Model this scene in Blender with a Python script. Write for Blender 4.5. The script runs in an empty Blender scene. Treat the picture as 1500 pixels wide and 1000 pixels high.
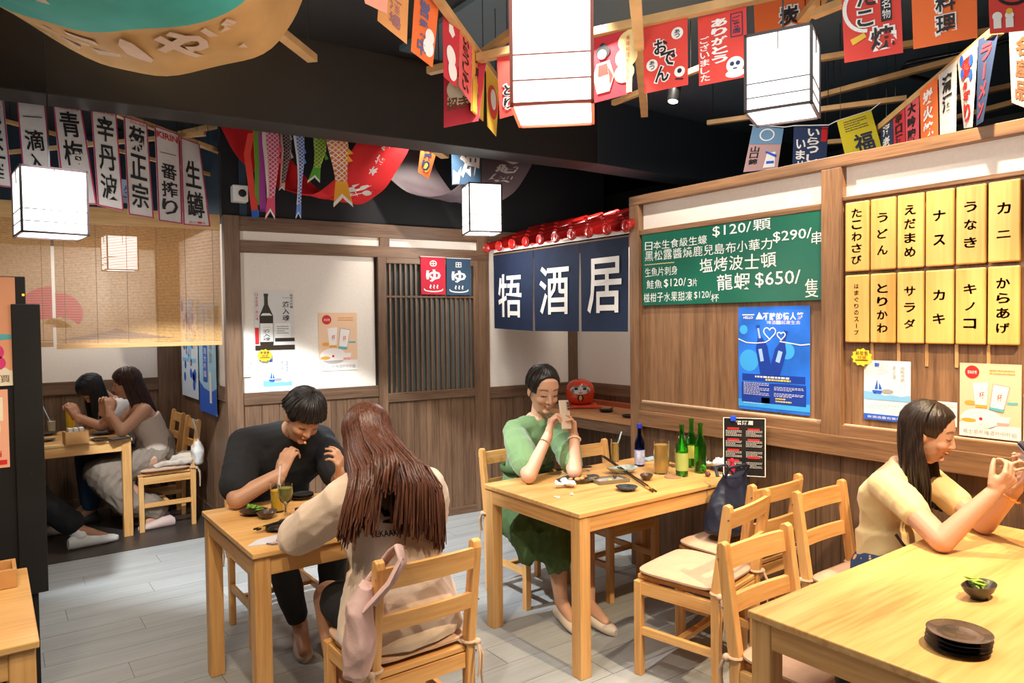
import bpy, math, random
from mathutils import Vector as V, Matrix as M, noise
random.seed(7)
R = math.radians
SC = bpy.context.scene
COL = SC.collection
PI = math.pi

# ------------------------------------------------------------------ camera, world, lights, exposure
cam_d = bpy.data.cameras.new('camera'); cam = bpy.data.objects.new('camera', cam_d); COL.objects.link(cam)
cam_d.sensor_width = 36.0; cam_d.lens = 36.0 * 1050 / 1500; cam_d.clip_start = .05
c_r = V((.80599, -.5918, -.01199)); c_u = V((.02683, .01628, .99951)); c_f = V((.59132, .80592, -.029))
CAMP = V((0, 0, 1.58))
cam.matrix_world = M(((c_r.x, c_u.x, -c_f.x, 0), (c_r.y, c_u.y, -c_f.y, 0), (c_r.z, c_u.z, -c_f.z, 1.58), (0, 0, 0, 1)))
SC.camera = cam
SC.view_settings.view_transform = 'Standard'; SC.view_settings.look = 'None'
SC.view_settings.exposure = .46; SC.view_settings.gamma = 1.0; SC.view_settings.use_curve_mapping = False
W = bpy.data.worlds.new('world'); SC.world = W; W.use_nodes = True
W.node_tree.nodes['Background'].inputs[0].default_value = (.9, .93, 1, 1)
W.node_tree.nodes['Background'].inputs[1].default_value = .28

def spot(loc, target, power, size=70, blend=.25, color=(1, .93, .82), rad=.03):
    d = bpy.data.lights.new('spot_light', 'SPOT'); d.energy = power; d.spot_size = R(size); d.spot_blend = blend
    d.color = color; d.shadow_soft_size = rad
    o = bpy.data.objects.new('spot_light', d); COL.objects.link(o); o.location = loc
    o.rotation_euler = (V(target) - V(loc)).to_track_quat('-Z', 'Y').to_euler()
    return o
def area(loc, target, power, sx, sy, color=(1, .97, .92)):
    d = bpy.data.lights.new('ceiling_area_light', 'AREA'); d.energy = power; d.shape = 'RECTANGLE'; d.size = sx; d.size_y = sy; d.color = color
    o = bpy.data.objects.new('ceiling_area_light', d); COL.objects.link(o); o.location = loc
    o.rotation_euler = (V(target) - V(loc)).to_track_quat('-Z', 'Y').to_euler()
    return o
WARM = (1, .78, .5); NEUT = (1, .92, .82); COOL = (.86, .94, 1)
spot((2.9, 1.22, 3.12), (3.35, 1.3, 1.9), 165, 85, .5, WARM)             # warm spot on the menu boards
spot((2.2, .1, 3.12), (2.5, .9, .74), 340, 72, .4, WARM)              # warm spot over the near table
spot((2.75, 2.45, 3.12), (3.35, 2.5, 2.1), 75, 120, .6, NEUT)            # chalkboard
spot((1.9, 2.3, 3.1), (2.5, 2.75, .7), 105, 75, .3, NEUT)             # middle table
spot((.3, 1.7, 3.1), (.95, 2.9, .6), 120, 80, .35, (1, .86, .66))     # left table, woman's back
spot((.3, 3.35, 3.12), (.95, 3.95, 0), 520, 78, .10, COOL)             # cool pool on the floor by the door
spot((2.5, 4.3, 3.05), (2.6, 5.0, 1.2), 45, 90, .5, NEUT)             # door wall
spot((.6, 6.2, 2.9), (.8, 6.1, .7), 45, 130, .5, NEUT)                # booth
spot((-.3, 1.4, 3.0), (.05, 2.6, .7), 90, 70, .5, WARM)               # corner table
spot((3.9, 3.9, 2.6), (4.1, 4.6, .9), 30, 100, .6, NEUT)              # shelf behind the curtain
area((.9, 1.3, 3.15), (1.2, 2.4, 0), 38, 2.2, 1.6)
area((-1.5, 4.8, 3.1), (.5, 4.8, 0), 18, 1.5, 1.5, COOL)

# ------------------------------------------------------------------ survey helpers (pixel of the photograph -> point of the room)
def ray(px, py):
    return c_f + c_r * ((px - 750) / 1050) - c_u * ((py - 500) / 1050)
def Zp(px, py, z):
    d = ray(px, py); return CAMP + d * ((z - 1.58) / d.z)
def Xp(px, py, x):
    d = ray(px, py); return CAMP + d * (x / d.x)
def Yp(px, py, y):
    d = ray(px, py); return CAMP + d * (y / d.y)
def Dp(px, py, t):
    return CAMP + ray(px, py) * t

# ------------------------------------------------------------------ materials
MATS = {}
def mat(name, c, rough=.6, metal=0, spec=.5, emit=None, alpha=1, trans=0, ior=1.45, var=0, vs=8, bump=0, bs=60, coat=0, sheen=0):
    if name in MATS: return MATS[name]
    m = bpy.data.materials.new(name); m.use_nodes = True; nt = m.node_tree; b = nt.nodes['Principled BSDF']
    b.inputs['Base Color'].default_value = (*c, 1); b.inputs['Roughness'].default_value = rough
    b.inputs['Metallic'].default_value = metal; b.inputs['Specular IOR Level'].default_value = spec
    b.inputs['IOR'].default_value = ior; b.inputs['Transmission Weight'].default_value = trans
    b.inputs['Alpha'].default_value = alpha; b.inputs['Coat Weight'].default_value = coat
    b.inputs['Sheen Weight'].default_value = sheen
    if emit: b.inputs['Emission Color'].default_value = (*emit[0], 1); b.inputs['Emission Strength'].default_value = emit[1]
    if var or bump:
        tc = nt.nodes.new('ShaderNodeTexCoord')
    if var:
        n = nt.nodes.new('ShaderNodeTexNoise'); n.inputs['Scale'].default_value = vs; n.inputs['Detail'].default_value = 4
        r = nt.nodes.new('ShaderNodeValToRGB')
        r.color_ramp.elements[0].position = .3; r.color_ramp.elements[1].position = .7
        r.color_ramp.elements[0].color = (*[max(0, x * (1 - var)) for x in c], 1); r.color_ramp.elements[1].color = (*[min(1, x * (1 + var)) for x in c], 1)
        nt.links.new(tc.outputs['Object'], n.inputs['Vector']); nt.links.new(n.outputs['Fac'], r.inputs['Fac']); nt.links.new(r.outputs['Color'], b.inputs['Base Color'])
    if bump:
        n2 = nt.nodes.new('ShaderNodeTexNoise'); n2.inputs['Scale'].default_value = bs; n2.inputs['Detail'].default_value = 3
        bp = nt.nodes.new('ShaderNodeBump'); bp.inputs['Strength'].default_value = bump; bp.inputs['Distance'].default_value = .01
        nt.links.new(tc.outputs['Object'], n2.inputs['Vector']); nt.links.new(n2.outputs['Fac'], bp.inputs['Height']); nt.links.new(bp.outputs['Normal'], b.inputs['Normal'])
    MATS[name] = m; return m
def wood(name, c1, c2, axis='z', sc=18, stretch=.07, rough=.5, bump=.15, c3=None, piece_var=.12):
    key = name + axis
    if key in MATS: return MATS[key]
    m = bpy.data.materials.new(key); m.use_nodes = True; nt = m.node_tree; b = nt.nodes['Principled BSDF']
    tc = nt.nodes.new('ShaderNodeTexCoord'); mp = nt.nodes.new('ShaderNodeMapping'); oi = nt.nodes.new('ShaderNodeObjectInfo')
    s = [sc, sc, sc]; s['xyz'.index(axis)] = sc * stretch; mp.inputs['Scale'].default_value = s
    ad = nt.nodes.new('ShaderNodeVectorMath'); ad.operation = 'ADD'
    mu = nt.nodes.new('ShaderNodeVectorMath'); mu.operation = 'SCALE'; mu.inputs['Scale'].default_value = 1.0
    cx = nt.nodes.new('ShaderNodeCombineXYZ')
    ml = nt.nodes.new('ShaderNodeMath'); ml.operation = 'MULTIPLY'; ml.inputs[1].default_value = 37.0
    nt.links.new(oi.outputs['Random'], ml.inputs[0])
    for i in range(3): nt.links.new(ml.outputs[0], cx.inputs[i])
    nt.links.new(tc.outputs['Object'], mp.inputs['Vector']); nt.links.new(mp.outputs[0], ad.inputs[0]); nt.links.new(cx.outputs[0], ad.inputs[1])
    n = nt.nodes.new('ShaderNodeTexNoise'); n.inputs['Scale'].default_value = 1.0; n.inputs['Detail'].default_value = 6; n.inputs['Distortion'].default_value = .6
    nt.links.new(ad.outputs[0], n.inputs['Vector'])
    n3 = nt.nodes.new('ShaderNodeTexNoise'); n3.inputs['Scale'].default_value = 6.0; n3.inputs['Detail'].default_value = 3
    nt.links.new(ad.outputs[0], n3.inputs['Vector'])
    mx = nt.nodes.new('ShaderNodeMath'); mx.operation = 'MULTIPLY_ADD'; mx.inputs[1].default_value = .45
    nt.links.new(n3.outputs['Fac'], mx.inputs[0])
    sb = nt.nodes.new('ShaderNodeMath'); sb.operation = 'MULTIPLY'; sb.inputs[1].default_value = .6
    nt.links.new(n.outputs['Fac'], sb.inputs[0]); nt.links.new(sb.outputs[0], mx.inputs[2])
    r = nt.nodes.new('ShaderNodeValToRGB'); r.color_ramp.elements[0].position = .36; r.color_ramp.elements[1].position = .66
    r.color_ramp.elements[0].color = (*c1, 1); r.color_ramp.elements[1].color = (*c2, 1)
    if c3: e = r.color_ramp.elements.new(.5); e.color = (*c3, 1)
    nt.links.new(mx.outputs[0], r.inputs['Fac'])
    hs = nt.nodes.new('ShaderNodeHueSaturation'); mr = nt.nodes.new('ShaderNodeMapRange')
    mr.inputs['To Min'].default_value = 1 - piece_var; mr.inputs['To Max'].default_value = 1 + piece_var
    nt.links.new(oi.outputs['Random'], mr.inputs['Value']); nt.links.new(mr.outputs[0], hs.inputs['Value'])
    nt.links.new(r.outputs['Color'], hs.inputs['Color']); nt.links.new(hs.outputs[0], b.inputs['Base Color'])
    bp = nt.nodes.new('ShaderNodeBump'); bp.inputs['Strength'].default_value = bump; bp.inputs['Distance'].default_value = .004
    nt.links.new(mx.outputs[0], bp.inputs['Height']); nt.links.new(bp.outputs['Normal'], b.inputs['Normal'])
    b.inputs['Roughness'].default_value = rough
    MATS[key] = m; return m
def pine(a): return wood('pine', (.52, .23, .06), (.74, .42, .155), a, 14, .05, .42, .08, (.65, .335, .11), .06)
def dark(a): return wood('brown_wood', (.080, .040, .022), (.205, .115, .064), a, 26, .045, .5, .2, (.145, .080, .045), .13)
def batten(a): return wood('batten_wood', (.42, .2, .07), (.66, .38, .16), a, 14, .05, .5, .1, (.55, .3, .11), .08)
WHITE = mat('white_panel', (.82, .74, .66), .7, var=.03, vs=60)
BLACKW = mat('black_wall', (.008, .008, .010), .8)
CEIL = mat('dark_ceiling', (.011, .014, .020), .75)
BEAM = mat('dark_beam', (.021, .018, .016), .6, var=.1, vs=3)
BEAM2 = mat('blue_grey_beam', (.030, .040, .052), .6)
BLUEW = mat('navy_wall', (.02, .045, .075), .7)
INK = mat('black_ink', (.01, .01, .012), .6); PAPER = mat('white_print', (.85, .83, .8), .6)
RED = mat('red_cloth', (.72, .05, .03), .7); NAVY = mat('navy_cloth', (.007, .017, .05), .85, var=.12, vs=14, bump=.2, bs=300)
CREAM = mat('cream_print', (.80, .72, .55), .7); GOLD = mat('gold_print', (.75, .45, .12), .6); YEL = mat('yellow_print', (.85, .62, .03), .7)
ORANGE = mat('orange_print', (.85, .25, .05), .7); PINK = mat('pink_print', (.82, .35, .33), .7); BLUE = mat('blue_print', (.02, .12, .62), .5)
LBLUE = mat('light_blue_print', (.22, .5, .8), .6); BROWNP = mat('brown_print', (.18, .07, .03), .6); GREYP = mat('grey_print', (.35, .35, .36), .6)
GREENP = mat('green_print', (.08, .4, .05), .6); CHALK = mat('chalk', (.75, .8, .76), .9); REDP = mat('red_print', (.6, .02, .02), .6)
CERAM = mat('dark_glazed_ceramic', (.035, .033, .032), .22, var=.3, vs=20, coat=.3)
CERAMB = mat('brown_glazed_ceramic', (.07, .045, .03), .3, var=.3, vs=20)
TAN = mat('tan_cushion_cloth', (.56, .35, .23), .9, var=.06, vs=30, bump=.25, bs=260, sheen=.2)
METAL = mat('black_metal', (.012, .012, .012), .45); STEEL = mat('steel', (.5, .5, .5), .3, 1)

# ------------------------------------------------------------------ mesh builder
class MB:
    def __init__(s): s.v = []; s.f = []
    def add(s, vs, fs, mt=None):
        n = len(s.v); s.v += [tuple(mt @ V(p)) if mt is not None else tuple(p) for p in vs]
        s.f += [tuple(i + n for i in f) for f in fs]; return s
    def box(s, c, d, rz=0, mt=None):
        x, y, z = d[0] / 2, d[1] / 2, d[2] / 2
        vs = [(a * x, b * y, e * z) for e in (-1, 1) for b in (-1, 1) for a in (-1, 1)]
        m = M.Translation(c) @ (mt if mt is not None else M.Rotation(rz, 4, 'Z'))
        return s.add(vs, [(0, 2, 3, 1), (4, 5, 7, 6), (0, 1, 5, 4), (2, 6, 7, 3), (0, 4, 6, 2), (1, 3, 7, 5)], m)
    def bx(s, x0, x1, y0, y1, z0, z1): return s.box(((x0 + x1) / 2, (y0 + y1) / 2, (z0 + z1) / 2), (abs(x1 - x0), abs(y1 - y0), abs(z1 - z0)))
    def bar(s, p, q, w, h=None, up=(0, 0, 1)):
        p, q = V(p), V(q); d = (q - p); L = d.length; d.normalize(); h = h or w
        x = d.cross(V(up)); x = x.normalized() if x.length > 1e-5 else V((1, 0, 0)); z = x.cross(d).normalized()
        m = M((( x.x, d.x, z.x, 0), (x.y, d.y, z.y, 0), (x.z, d.z, z.z, 0), (0, 0, 0, 1)))
        return s.box((p + q) / 2, (w, L, h), mt=m)
    def lathe(s, prof, n=24, c=(0, 0, 0), sx=1, sy=1, mt=None):
        vs = []; fs = []
        for r, z in prof:
            for i in range(n): a = 2 * PI * i / n; vs.append((c[0] + r * sx * math.cos(a), c[1] + r * sy * math.sin(a), c[2] + z))
        for k in range(len(prof) - 1):
            for i in range(n): j = (i + 1) % n; fs.append((k * n + i, k * n + j, (k + 1) * n + j, (k + 1) * n + i))
        fs.append(tuple(range(n - 1, -1, -1))); fs.append(tuple((len(prof) - 1) * n + i for i in range(n)))
        return s.add(vs, fs, mt)
    def tube(s, pts, r, n=8, close=True, flat=1.0):
        pts = [V(p) for p in pts]; rs = r if isinstance(r, (list, tuple)) else [r] * len(pts)
        vs = []; fs = []; ref = V((.13, .21, .97))
        t = (pts[1] - pts[0]).normalized(); x = t.cross(ref).normalized()
        for k, p in enumerate(pts):
            t = (pts[min(k + 1, len(pts) - 1)] - pts[max(k - 1, 0)])
            t = t.normalized() if t.length > 1e-9 else V((0, 0, 1))
            x = (x - t * x.dot(t)); x = x.normalized() if x.length > 1e-6 else t.orthogonal().normalized(); y = t.cross(x)
            for i in range(n): a = 2 * PI * i / n; vs.append(tuple(p + x * (rs[k] * math.cos(a)) + y * (rs[k] * flat * math.sin(a))))
        for k in range(len(pts) - 1):
            for i in range(n): j = (i + 1) % n; fs.append((k * n + i, k * n + j, (k + 1) * n + j, (k + 1) * n + i))
        if close: fs.append(tuple(range(n - 1, -1, -1))); fs.append(tuple((len(pts) - 1) * n + i for i in range(n)))
        return s.add(vs, fs)
    def ring(s, c, r, t, n=24, axis='z', mt=None):
        pts = [(r * math.cos(2 * PI * i / n), r * math.sin(2 * PI * i / n), 0) for i in range(n)]
        vs = []; fs = []; m = 6
        for i in range(n):
            a = 2 * PI * i / n
            for k in range(m): b = 2 * PI * k / m; vs.append(((r + t * math.cos(b)) * math.cos(a), (r + t * math.cos(b)) * math.sin(a), t * math.sin(b)))
        for i in range(n):
            for k in range(m): fs.append((i * m + k, ((i + 1) % n) * m + k, ((i + 1) % n) * m + (k + 1) % m, i * m + (k + 1) % m))
        return s.add(vs, fs, M.Translation(c) @ (mt if mt is not None else M.Identity(4)))
    def ell(s, c, r, rot=None, nu=20, nv=12):
        vs = []; fs = []; rm = rot.to_4x4() if rot is not None else M.Identity(4)
        for j in range(1, nv):
            t = PI * j / nv
            for i in range(nu): a = 2 * PI * i / nu; vs.append((r[0] * math.sin(t) * math.cos(a), r[1] * math.sin(t) * math.sin(a), r[2] * math.cos(t)))
        for j in range(nv - 2):
            for i in range(nu): k = (i + 1) % nu; fs.append((j * nu + i, (j + 1) * nu + i, (j + 1) * nu + k, j * nu + k))
        vs += [(0, 0, r[2]), (0, 0, -r[2])]; a, b = len(vs) - 2, len(vs) - 1
        for i in range(nu): k = (i + 1) % nu; fs.append((a, i, k)); fs.append((b, (nv - 2) * nu + k, (nv - 2) * nu + i))
        return s.add(vs, fs, M.Translation(c) @ rm)
    def cap(s, p, q, r1, r2, n=14):
        p, q = V(p), V(q); d = q - p; L = d.length
        d = d.normalized() if L > 1e-6 else V((0, 0, 1)); pts = []; rs = []
        for k in range(5): a = PI / 2 * (1 - k / 4); pts.append(p - d * r1 * math.sin(a)); rs.append(max(r1 * math.cos(a), 1e-4))
        for k in range(1, 5): pts.append(p.lerp(q, k / 5)); rs.append(r1 + (r2 - r1) * k / 5)
        for k in range(5): a = PI / 2 * k / 4; pts.append(q + d * r2 * math.sin(a)); rs.append(max(r2 * math.cos(a), 1e-4))
        return s.tube(pts, rs, n)
    def limb(s, pts, rs):
        for k in range(len(pts) - 1): s.cap(pts[k], pts[k + 1], rs[k], rs[k + 1])
        return s
    def loft(s, secs, lat=(1, 0, 0), n=28):                         # closed loft of elliptical sections (point, rx, ry)
        lat = V(lat).normalized(); vs = []; fs = []; P = [V(a[0]) for a in secs]
        for k, (p, rx, ry) in enumerate(secs):
            t = (P[min(k + 1, len(P) - 1)] - P[max(k - 1, 0)]).normalized(); f = lat.cross(t).normalized() if abs(lat.dot(t)) < .99 else V((0, 1, 0))
            for i in range(n):
                a = 2 * PI * i / n; ca, sa = math.cos(a), math.sin(a); e = .85
                vs.append(tuple(V(p) + lat * (rx * math.copysign(abs(ca) ** e, ca)) + f * (ry * math.copysign(abs(sa) ** e, sa))))
        for k in range(len(secs) - 1):
            for i in range(n): j = (i + 1) % n; fs.append((k * n + i, k * n + j, (k + 1) * n + j, (k + 1) * n + i))
        fs.append(tuple(range(n - 1, -1, -1))); fs.append(tuple((len(secs) - 1) * n + i for i in range(n)))
        return s.add(vs, fs)
    def prism(s, poly, t, mt=None):                                 # poly in XZ (front view), thickness t along +y
        n = len(poly); vs = [(x, 0, z) for x, z in poly] + [(x, t, z) for x, z in poly]
        fs = [tuple(range(n)), tuple(range(2 * n - 1, n - 1, -1))] + [((i + 1) % n, i, n + i, n + (i + 1) % n) for i in range(n)]
        return s.add(vs, fs, mt)
    def mesh(s, name): 
        m = bpy.data.meshes.new(name); m.from_pydata(s.v, [], s.f); m.update(); return m
    def build(s, name, m, parent=None, bevel=0, smooth=0, loc=None, recalc=False):
        me = s.mesh(name); o = bpy.data.objects.new(name, me); COL.objects.link(o)
        me.materials.append(m)
        if parent is not None: o.parent = parent
        if loc is not None: o.location = loc
        if smooth:
            me.polygons.foreach_set('use_smooth', [True] * len(me.polygons)); me.set_sharp_from_angle(angle=R(smooth))
        if bevel:
            b = o.modifiers.new('bevel', 'BEVEL'); b.width = bevel; b.segments = 2; b.limit_method = 'ANGLE'
        return o

def tag(o, label, cat, group=None, kind=None):
    o['label'] = label; o['category'] = cat
    if group: o['group'] = group
    if kind: o['kind'] = kind
    return o
def struct(o): o['kind'] = 'structure'; return o
def empty(name, loc=(0, 0, 0), rz=0, label=None, cat=None, group=None):
    o = bpy.data.objects.new(name, None); COL.objects.link(o); o.location = loc; o.rotation_euler = (0, 0, rz); o.empty_display_size = .1
    if label: tag(o, label, cat, group)
    return o
def kids(o): return [c for c in bpy.data.objects if c.parent is o]
def dup(o, loc=None, rz=None, label=None, parent=None):
    c = o.copy(); COL.objects.link(c); c.parent = parent
    if loc is not None: c.location = loc
    if rz is not None: c.rotation_euler = (0, 0, rz)
    if label: c['label'] = label
    for ch in kids(o): dup(ch, parent=c)
    return c

# ------------------------------------------------------------------ lettering and flat prints
GL = {}
def glyph(t, bold=.0):
    k = (t, bold)
    if k not in GL:
        c = bpy.data.curves.new('lettering', 'FONT'); c.body = t; c.resolution_u = 2; c.offset = bold
        o = bpy.data.objects.new('lettering', c); COL.objects.link(o)
        dg = bpy.context.evaluated_depsgraph_get(); dg.update(); me = bpy.data.meshes.new_from_object(o.evaluated_get(dg))
        vs = [(v.co.x, v.co.y) for v in me.vertices]; fs = [tuple(p.vertices) for p in me.polygons]
        bpy.data.objects.remove(o); bpy.data.meshes.remove(me); bpy.data.curves.remove(c)
        if vs:
            x0 = min(v[0] for v in vs); x1 = max(v[0] for v in vs); y0 = min(v[1] for v in vs); y1 = max(v[1] for v in vs)
            w = max(x1 - x0, 1e-3); h = max(y1 - y0, 1e-3)
            GL[k] = ([((a - x0) / w, (b - y0) / h) for a, b in vs], fs, w, h)
        else: GL[k] = ([], [], 1, 1)
    return GL[k]
class Quad:
    """A flat (or gently bent) sheet in the room, spanned by its four corners; u to the right, v downwards."""
    def __init__(s, TL, TR, BL, BR, wave=0, curl=0):
        s.c = [V(TL), V(TR), V(BL), V(BR)]; s.o = s.c[0].lerp(s.c[1], .5)
        n = (s.c[1] - s.c[0]).cross(s.c[2] - s.c[0]).normalized()
        if n.dot(CAMP - s.o) < 0: n = -n
        s.n = n; s.wave = wave; s.ph = random.random() * 6; s.curl = curl
        s.W = (s.c[1] - s.c[0]).length; s.H = (s.c[2] - s.c[0]).length
    def p(s, u, v, off=0):
        a = s.c[0].lerp(s.c[1], u); b = s.c[2].lerp(s.c[3], u)
        w = s.wave * (math.sin(u * 5.5 + s.ph + v * 1.3) + .6 * math.sin(v * 4 + s.ph)) * min(1, v * 3 + .2) if s.wave else 0
        return a.lerp(b, v) + s.n * (off + w + s.curl * v * v) - s.o
    def sheet(s, nu=16, nv=20, th=.0012, u0=0, u1=1, v0=0, v1=1, off=0):
        mb = MB(); vs = []; fs = []
        for k in (0, 1):
            for j in range(nv + 1):
                for i in range(nu + 1): vs.append(tuple(s.p(u0 + (u1 - u0) * i / nu, v0 + (v1 - v0) * j / nv, off - k * th)))
        N = (nu + 1) * (nv + 1)
        for j in range(nv):
            for i in range(nu):
                a = j * (nu + 1) + i; q = (a, a + 1, a + nu + 2, a + nu + 1); fs.append(q); fs.append(tuple(x + N for x in reversed(q)))
        for i in range(nu):
            a = i; fs.append((a + 1, a, a + N, a + 1 + N)); a = nv * (nu + 1) + i; fs.append((a, a + 1, a + 1 + N, a + N))
        for j in range(nv):
            a = j * (nu + 1); fs.append((a, a + nu + 1, a + nu + 1 + N, a + N)); a += nu; fs.append((a + nu + 1, a, a + N, a + nu + 1 + N))
        return mb.add(vs, fs)
    def rect(s, mb, u0, v0, u1, v1, off=.0012, n=1):
        k = 6 if s.wave else n
        vs = []; fs = []
        for j in range(k + 1):
            for i in range(k + 1): vs.append(tuple(s.p(u0 + (u1 - u0) * i / k, v0 + (v1 - v0) * j / k, off)))
        for j in range(k):
            for i in range(k): a = j * (k + 1) + i; fs.append((a, a + 1, a + k + 2, a + k + 1))
        mb.add(vs, fs); return s
    def frame(s, mb, u0, v0, u1, v1, tu, tv, off=.0012):
        s.rect(mb, u0, v0, u1, v0 + tv, off); s.rect(mb, u0, v1 - tv, u1, v1, off); s.rect(mb, u0, v0 + tv, u0 + tu, v1 - tv, off); s.rect(mb, u1 - tu, v0 + tv, u1, v1 - tv, off)
    def poly(s, mb, pts, off=.0012):
        mb.add([tuple(s.p(u, v, off)) for u, v in pts], [tuple(range(len(pts)))])
    def disc(s, mb, u, v, ru, off=.0012, n=24, rv=None, a0=0, a1=2 * PI):
        rv = rv if rv else ru * s.W / s.H
        s.poly(mb, [(u + ru * math.cos(a0 + (a1 - a0) * i / n), v - rv * math.sin(a0 + (a1 - a0) * i / n)) for i in range(n + (0 if a1 - a0 > 6.2 else 1))], off)
    def line(s, mb, pts, w, off=.0012):                              # w in units of u
        k = s.W / s.H
        for i in range(len(pts) - 1):
            (a, b), (c, d) = pts[i], pts[i + 1]; dx, dy = (c - a), (d - b) / k; L = math.hypot(dx, dy) or 1; nx, ny = -dy / L * w / 2, dx / L * w / 2
            s.poly(mb, [(a + nx, b + ny * k), (c + nx, d + ny * k), (c - nx, d - ny * k), (a - nx, b - ny * k)], off)
    def text(s, mb, t, u0, v0, u1, v1, off=.0016, bold=0, rot=0, keep=False):
        g = glyph(t, bold)
        if keep:                                                     # keep the proportions inside the box
            k = min((u1 - u0) * s.W / g[2], (v1 - v0) * s.H / g[3]); cu, cv = (u0 + u1) / 2, (v0 + v1) / 2
            hw, hv = k * g[2] / s.W / 2, k * g[3] / s.H / 2; u0, u1, v0, v1 = cu - hw, cu + hw, cv - hv, cv + hv
        cr, sr = math.cos(rot), math.sin(rot); out = []
        for a, b in g[0]:
            x = (a - .5) * (u1 - u0) * s.W; y = (b - .5) * (v1 - v0) * s.H
            x, y = x * cr - y * sr, x * sr + y * cr
            out.append(tuple(s.p((u0 + u1) / 2 + x / s.W, (v0 + v1) / 2 - y / s.H, off)))
        mb.add(out, g[1]); return s
    def vtext(s, mb, t, u0, v0, u1, v1, off=.0016, bold=0, jit=0, gap=.12):
        n = len(t); h = (v1 - v0) / n
        for i, ch in enumerate(t):
            if ch == ' ': continue
            k = {'ー': (.4, 0), '一': (0, .42), 'ニ': (.0, .08), 'ノ': (.1, .05), '二': (.05, .2)}.get(ch, (0, 0))
            a, b = v0 + h * i + h * (gap / 2 + k[1]), v0 + h * (i + 1) - h * (gap / 2 + k[1])
            d = (u1 - u0) * k[0]
            s.text(mb, ch, u0 + d, a, u1 - d, b, off, bold, random.uniform(-jit, jit))
        return s
    def htext(s, mb, t, u0, v0, u1, v1, off=.0016, bold=0, jit=0, gap=.1):
        n = len(t); w = (u1 - u0) / n
        for i, ch in enumerate(t):
            if ch == ' ': continue
            s.text(mb, ch, u0 + w * (i + gap / 2), v0, u0 + w * (i + 1 - gap / 2), v1, off, bold, random.uniform(-jit, jit))
        return s
    def lines(s, mb, u0, v0, u1, v1, n, fill=.45, off=.0014):        # rows of tiny print too small to read
        h = (v1 - v0) / n
        for i in range(n):
            u = u0
            while u < u1 - .01:
                w = random.uniform(.02, .09) * (u1 - u0) + .01; e = min(u + w, u1)
                if not (i % 3 == 2 and u > u0 + .6 * (u1 - u0)): s.rect(mb, u, v0 + i * h, e, v0 + i * h + h * fill, off)
                u = e + .018 * (u1 - u0) + .003
        return s
def sheet_thing(name, Q, label, cat, base, group=None, part='sheet', **kw):
    r = empty(name, Q.o, 0, label, cat, group)
    Q.sheet(**kw).build(part, base, r, smooth=40)
    return r

# ================================================================== THE ROOM
C0 = V((3.355, 4.971, 0)); BD = V((.99538, -.09606, 0)); BANG = math.atan2(BD.y, BD.x)
def back_frame(name): 
    e = bpy.data.objects.new(name, None); COL.objects.link(e); e.location = C0; e.rotation_euler = (0, 0, BANG); e['kind'] = 'structure'; return e
BKM = M.Translation(C0) @ M.Rotation(BANG, 4, 'Z')                     # back wall frame: x along the wall, -y to the room
def bkp(s, z, off=0): return BKM @ V((s, -off, z))
XW = 3.355
def rwp(y, z, off=0): return V((XW - off, y, z))

# floor: grey vinyl planks
FL = MB().bx(-3.2, 6.6, -2.6, 8.6, -.06, -.004).build('floor', mat('floor_joint', (.19, .195, .195), .7)); struct(FL)
def floor_mat():
    m = wood('floor_plank', (.29, .30, .30), (.38, .39, .39), 'x', 10, .06, .42, .04, (.335, .345, .345), .035); return m
fm = floor_mat(); pw, pl = .183, 1.22; pm = MB().box((0, 0, -.004), (pl - .003, pw - .003, .008)).mesh('plank'); pm.materials.append(fm)
rest = MB(); npl = 0
def infr(p):
    d = V(p) - CAMP; t = d.dot(c_f)
    return t > .3 and -80 < 750 + 1050 * d.dot(c_r) / t < 1580 and 500 - 1050 * d.dot(c_u) / t < 1120
for j in range(-3, 42):
    for i in range(-2, 7):
        x = i * pl + (j * .37 % 1) * pl - .6; y = j * pw
        if any(infr((x + a * pl / 2, y + b * pw / 2, 0)) for a in (-1, 0, 1) for b in (-1, 0, 1)) and x < 4.4 and x > -1.5 and npl < 296:
            o = bpy.data.objects.new('plank', pm); COL.objects.link(o); o.parent = FL; o.location = (x, y, 0); npl += 1
        elif -3 < x < 6: rest.box((x, y, -.004), (pl - .003, pw - .003, .008))
o = rest.build('outlying_planks', fm, FL); o['kind'] = 'stuff'

# ceiling and the outer walls (dark, mostly unseen)
o = MB().bx(-3.2, 6.6, -2.6, 8.6, 3.2, 3.3).build('ceiling', CEIL); struct(o)
MB().bx(2.0, 6.6, -2.6, 3.81, 3.17, 3.199).build('blue_ceiling_panel', mat('blue_ceiling', (.09, .14, .19), .7), o)
for n, b in (('wall_left', (-3.3, -3.2, -2.6, 8.6)), ('wall_rear', (-3.3, 6.7, -2.7, -2.6)), ('wall_far_right', (6.6, 6.7, -2.6, 8.6)), ('wall_far_back', (-3.3, 6.7, 8.6, 8.7))):
    struct(MB().bx(*b, 0, 3.3).build(n, mat('grey_plaster', (.16, .16, .16), .8)))
# big ceiling beam across the room, and its turned continuation on the right
e = bpy.data.objects.new('beam_frame', None)
BA = MB(); p0 = V((3.58, 3.81, 0)); m = M.Translation(p0) @ M.Rotation(BANG, 4, 'Z'); BA.add([(x, y, z) for z in (2.7, 3.2) for y in (0, .235) for x in (-7.0, 0)], [(0, 2, 3, 1), (4, 5, 7, 6), (0, 1, 5, 4), (2, 6, 7, 3), (0, 4, 6, 2), (1, 3, 7, 5)], m)
struct(BA.build('trim_1', BEAM, bevel=.006)); bpy.data.objects.remove(e)
struct(MB().bx(3.585, 6.6, 3.81, 4.05, 2.7, 3.2).build('trim_2', BEAM2, bevel=.006))

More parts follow.
